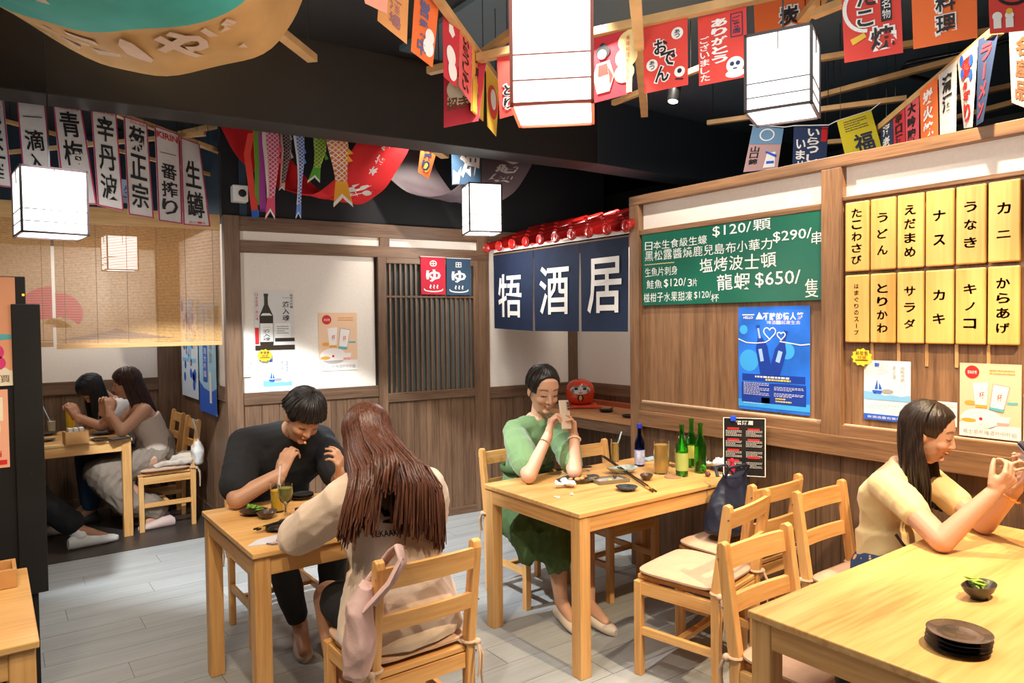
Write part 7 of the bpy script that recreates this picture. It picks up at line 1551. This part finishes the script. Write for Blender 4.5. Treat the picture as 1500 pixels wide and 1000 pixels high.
def onball(pts, k=1.0, zc=.10, R_=.124):
    out = []
    for x, z in pts:
        h = (z - .10) / .115; rr = R_ * math.sqrt(max(.02, 1 - (h * .92) ** 2)) * k; out.append((x, -math.sqrt(max(1e-6, rr * rr - x * x)), z))
    return out
def patch(fn, name, m, k):
    mb = MB(); N = 14; vs = []; fs = []
    for j in range(N + 1):
        for i in range(N + 1):
            u, v = -1 + 2 * i / N, -1 + 2 * j / N; vs.append(onball([fn(u, v)], k)[0])
    for j in range(N):
        for i in range(N): a = j * (N + 1) + i; fs.append((a, a + 1, a + N + 2, a + N + 1))
    mb.add(vs, fs).build(name, m, t, smooth=80)
def dsk(cx, cz, rx, rz): return lambda u, v: (cx + rx * u * math.sqrt(1 - v * v / 2), cz + rz * v * math.sqrt(1 - u * u / 2))
patch(dsk(0, .128, .082, .036), 'face', FAC, 1.012)
for s_ in (-1, 1): patch(dsk(s_ * .036, .138, .018, .010), 'eye', INK, 1.022); patch(dsk(s_ * .036, .156, .030, .008), 'eyebrow', mat('doll_brow', (.25, .22, .2), .6), 1.024); patch(dsk(s_ * .064, .118, .012, .020), 'whisker', mat('doll_brow', (.25, .22, .2), .6), 1.022)
patch(dsk(0, .125, .009, .012), 'nose', mat('doll_nose', (.72, .5, .42), .5), 1.03); patch(dsk(0, .106, .018, .004), 'mouth', REDP, 1.024); patch(dsk(0, .062, .026, .030), 'chest_panel', INK, 1.014); patch(dsk(0, .062, .013, .022), 'chest_print', GOLD, 1.02)
for x, y, l in ((888, 603, 'nearer the doll'), (922, 611, 'half hidden by the wooden post')):
    c = Zp(x, y, .846); c.z = .846; t = empty('small_pan', c, R(20), 'small black cast pan with a handle on the counter, ' + l, 'pan', 'little pans on the counter'); MB().lathe([(.045, 0), (.058, .018), (.054, .018), (.042, .004), (.001, .004)], 28).build('bowl_part', METAL, t, smooth=50); MB().bar((.055, 0, .014), (.12, 0, .02), .012, .006).build('handle', METAL, t)
Q = Quad((4.285, 3.98, 1.50), (4.285, 3.3, 1.50), (4.285, 3.98, 1.36), (4.285, 3.3, 1.36)); t = empty('wall_notice', Q.o, 0, 'mauve-brown notice on the nook wall below the navy curtain', 'notice'); Q.sheet(2, 2, .006).build('board', mat('mauve_board', (.30, .17, .14), .6), t)

# ================================================================== BAGS, CLOTHES
def soft(mb, vox, name, m, loc, label, cat, folds=.006, fs=(14, 14, 14), seed=1, parent=None):
    me = remesh(mb, vox, 3)
    if parent is not None: return put(me, name, m, parent, folds, fs, seed)
    t_ = empty(name, loc, 0, label, cat); put(me, 'bag_body', m, t_, folds, fs, seed); return t_
NB = mat('navy_nylon', (.010, .014, .035), .55, bump=.1, bs=100)
mb = MB(); mb.loft([((0, 0, .03), .15, .09), ((0, 0, .06), .165, .10), ((.01, 0, .18), .15, .085), ((.02, 0, .27), .12, .05), ((.03, .0, .32), .10, .03)], (1, 0, 0)); mb.limb([(-.06, -.02, .30), (-.08, -.02, .36)], [.02, .012])
t = soft(mb, .008, 'tote_bag', NB, V((2.955, 2.22, .486)), 'navy tote bag standing on a chair seat beside the bottle table', 'bag', .012, (9, 9, 9), 3)
MB().tube([(-.06, -.02, .31), (-.08, -.06, .37), (.0, -.09, .38), (.08, -.06, .36), (.08, -.02, .30)], .009, 8, flat=.5).build('handle', NB, t, smooth=60); MB().tube([(-.05, .03, .31), (-.03, .06, .35), (.06, .06, .35), (.08, .03, .30)], .009, 8, flat=.5).build('handle', NB, t, smooth=60)
MB().box((.12, .02, .24), (.02, .05, .10), rz=.3).build('black_pouch', METAL, t, bevel=.008)
c = V((3.10, 2.31, .80)); t = empty('red_keychain', c, 0, 'crimson fluffy bag charm in front of the standing menu', 'charm'); mb = MB(); mb.ell((0, 0, 0), (.018, .015, .035), None, 12, 8); mb.ell((0, 0, .04), (.014, .012, .016), None, 12, 8); me = remesh(mb, .004, 1); put(me, 'plush', mat('crimson_plush', (.62, .01, .06), .9), t); MB().tube([(0, 0, .05), (-.03, -.02, .02), (-.06, -.03, -.03)], .002, 5).build('cord', INK, t)
PKB = mat('dusty_pink_canvas', (.52, .34, .31), .85, bump=.12, bs=160)
mb = MB(); mb.loft([((-.02, .0, -.42), .05, .03), ((-.02, 0, -.40), .085, .055), ((-.01, 0, -.30), .095, .06), ((.0, .0, -.20), .08, .045), ((.02, .0, -.13), .055, .03)], (.6, .8, 0))
t = soft(mb, .007, 'shoulder_bag', PKB, V((.935, 2.09, .89)), 'dusty pink canvas shoulder bag hanging from the front chair back', 'bag', .009, (12, 12, 12), 2)
mb = MB(); mb.tube([(.03, -.02, -.20), (.07, -.07, -.12), (.10, -.085, -.06), (.105, -.05, -.025), (.10, -.01, -.05), (.06, .03, -.12), (-.03, .03, -.20)], [.016, .019, .019, .019, .017, .016, .014], 12, flat=.55); mb.build('strap', PKB, t, smooth=70)
MB().tube([(.10, -.08, -.05), (.05, -.085, -.12), (-.02, -.05, -.20)], [.016, .018, .016], 10, flat=.45).build('strap', PKB, t, smooth=70)
WB_ = mat('white_canvas', (.62, .58, .54), .85)
mb = MB(); mb.loft([((0, 0, -.36), .03, .03), ((0, 0, -.34), .085, .05), ((0, 0, -.24), .095, .055), ((0, 0, -.16), .06, .03)], (.2, 1, 0)); t = soft(mb, .008, 'shoulder_bag', WB_, V((1.335, 6.07, .82)), 'off-white cloth bag hanging on the booth chair back', 'bag', .008, (12, 12, 12), 4)
MB().tube([(0, -.04, -.2), (-.02, -.03, -.05), (-.03, 0, .01), (.02, .01, -.05), (.01, .05, -.2)], .010, 8, flat=.5).build('strap', WB_, t, smooth=70)
mb = MB(); mb.limb([(-.14, -.1, .03), (.1, -.12, .03), (.14, .1, .04), (-.05, .12, .05)], [.035, .04, .05, .04]); mb.limb([(-.1, 0, .03), (.12, 0, .05)], [.04, .05]); t = soft(mb, .009, 'folded_jacket', mat('oat_cloth', (.50, .42, .34), .9), V((1.17, 6.16, .476)), 'oat-coloured jacket heaped on the near booth chair seat', 'jacket', .012, (12, 12, 12), 5)
mb = MB(); mb.limb([(-.10, -.05, .03), (.10, -.06, .03), (.06, .08, .03)], [.03, .04, .03]); t = soft(mb, .008, 'black_pouch', METAL, V((2.12, 1.16, .478)), 'black pouch on the chair tucked under the bright front table', 'bag', .006, (12, 12, 12), 6)

t = empty('chair_rail_standin', (-.17, 2.86, .741), 0, 'orange-brown wooden box standing in for a chair back rail, at the far edge of the lower left table', 'box'); b_ = MB()  # box shape stands in for the top rail of a tucked-in chair
for x, y, w, d in ((0, .06, .46, .012), (0, -.06, .46, .012), (.224, 0, .012, .11), (-.224, 0, .012, .11)): b_.box((x, y, .03), (w, d, .06))
b_.box((0, 0, .004), (.45, .12, .008)); b_.build('box_body', mat('box_wood', (.55, .27, .09), .5, var=.1, vs=12), t, bevel=.002)
